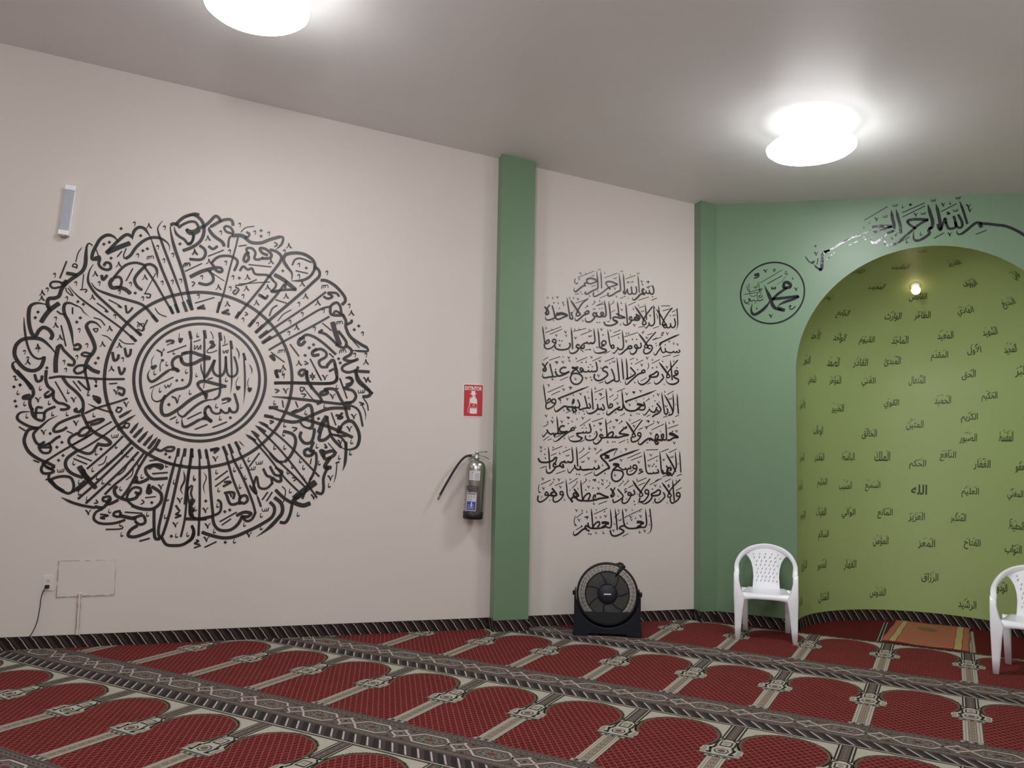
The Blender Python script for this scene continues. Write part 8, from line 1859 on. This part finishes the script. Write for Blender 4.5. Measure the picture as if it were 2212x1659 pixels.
def rp(u, v_, z=0.0):
    a = BL.lerp(BR, u); b = TL.lerp(TR, u); p = a.lerp(b, v_)
    zz = 0.006 + 0.004 * math.sin(9 * u + 3 * v_) * math.sin(5 * v_ + 1) + 0.010 * math.exp(-((u - 0.55 - 0.3 * (v_ - 0.2)) / 0.10) ** 2 - ((v_ - 0.22) / 0.05) ** 2)
    return Vector((p.x + 0.2 + 0.006 * math.sin(14 * v_) * (u - 0.5), p.y - 7.6 + 0.006 * math.sin(11 * u), max(zz, 0.001) + z))


us = [0.0, 0.035, 0.085, 0.095, 0.165, 0.175, 0.25, 0.35, 0.45, 0.55, 0.65, 0.75, 0.825, 0.835, 0.915, 0.925, 0.97, 1.0]
nv = 28
mb = MB()
V = [rp(u, j / nv) for j in range(nv + 1) for u in us]
k = len(us)
F1 = [(j * k + i, j * k + i + 1, (j + 1) * k + i + 1, (j + 1) * k + i) for j in range(nv) for i in range(k - 1)]
mb.add(V, F1, 0, True)
for q in range(len(mb.f)):
    i = q % (k - 1); um = (us[i] + us[i + 1]) / 2
    mb.m[q] = 1 if (0.095 < um < 0.165 or 0.835 < um < 0.915) else 2 if (0.085 < um < 0.175 or 0.825 < um < 0.925) else 0
mb.build('cloth', [M_orange, M_yellow, M_rugfringe], rug, solid=0.005)
mb = MB()
for a in range(24):
    an = 2 * math.pi * a / 24; an2 = 2 * math.pi * (a + 1) / 24
    def mp(t, s_): return rp(0.47 + 0.115 * s_ * math.cos(t), 0.70 + 0.075 * s_ * math.sin(t), 0.004)
    mb.poly([mp(an, 1 + 0.15 * (a % 2)), mp(an2, 1 + 0.15 * ((a + 1) % 2)), mp(an2, 0.25), mp(an, 0.25)])
tag(mb.build('motif', M_rugdark, rug), 'dark oval woven motif')
mb = MB()
for i in range(90):
    u = (i + 0.5) / 90
    p = rp(u, 0.0); dx = 0.004 * math.sin(i * 3.1)
    mb.poly([(p.x - 0.0028, p.y, 0.003), (p.x + 0.0028, p.y, 0.003), (p.x + 0.002 + dx, p.y - 0.028 - 0.006 * math.sin(i * 1.7), 0.0015), (p.x - 0.002 + dx, p.y - 0.028 - 0.006 * math.sin(i * 1.7), 0.0015)])
    mb.poly([(p.x - 0.0028, p.y + 0.006, 0.007), (p.x + 0.0028, p.y + 0.006, 0.007), (p.x + 0.0028, p.y - 0.002, 0.0015), (p.x - 0.0028, p.y - 0.002, 0.0015)])
tag(mb.build('fringe', M_rugfringe, rug), 'dark red thread fringe')

# ------------------------------------------------------------------ ceiling lamps and the niche bulb


def ceiling_lamp(x, y, label, drop=0.17):
    t = empty('ceiling_lamp', (x, y, ceil_z(x, y)))
    tag(t, label, 'lamp', 'lit ceiling lamps')
    mb = MB(); mb.lathe([(0.0, 0.01), (0.055, 0.01), (0.055, -0.012), (0.030, -0.020), (0.026, -0.060), (0.0, -0.060)], 28); mb.build('socket', M_white, t)
    mb = MB()
    R_ = LAMP_R
    mb.lathe([(R_, -drop + 0.004), (R_ * 0.985, -drop - 0.016), (R_ * 0.88, -drop - 0.040), (R_ * 0.66, -drop - 0.060), (R_ * 0.35, -drop - 0.070), (0.0, -drop - 0.073)], 48)
    mb.build('diffuser', M_lamp, t)
    mb = MB()
    mb.lathe([(0.060, -0.012), (0.105, -0.030), (0.140, -0.055), (0.180, -0.085), (R_ * 0.80, -0.120), (R_ * 0.93, -0.145), (R_, -drop + 0.004)], 48)
    mb.build('neck', M_lampneck, t)
    return t


LAMP_R = 0.29
ceiling_lamp(-0.79, 5.64, 'glowing white ceiling lamp in front of the niche, the right one of two')
ceiling_lamp(-3.41, 3.17, 'glowing white ceiling lamp over the round calligraphy, cut off by the top edge')

nb = empty('niche_bulb', Vector((-0.2418, 7.7540, 2.9399)))
nd = (Vector((NCX, NYW, NZ0)) - Vector((-0.2418, 7.7540, 2.9399))).normalized()
nb.rotation_mode = 'QUATERNION'
nb.rotation_quaternion = Vector((0, 0, 1)).rotation_difference(nd)
tag(nb, 'small warm glowing bulb set in the dome of the niche', 'lamp')
mb = MB(); mb.lathe([(0.0, -0.004), (0.045, -0.004), (0.045, 0.006), (0.030, 0.014), (0.020, 0.022), (0.0, 0.022)], 24); mb.build('holder', M_offwhite, nb)
mb = MB(); mb.lathe([(0.016, 0.018), (0.030, 0.036), (0.038, 0.056), (0.033, 0.078), (0.018, 0.092), (0.0, 0.096)], 24); mb.build('bulb', M_bulb, nb)
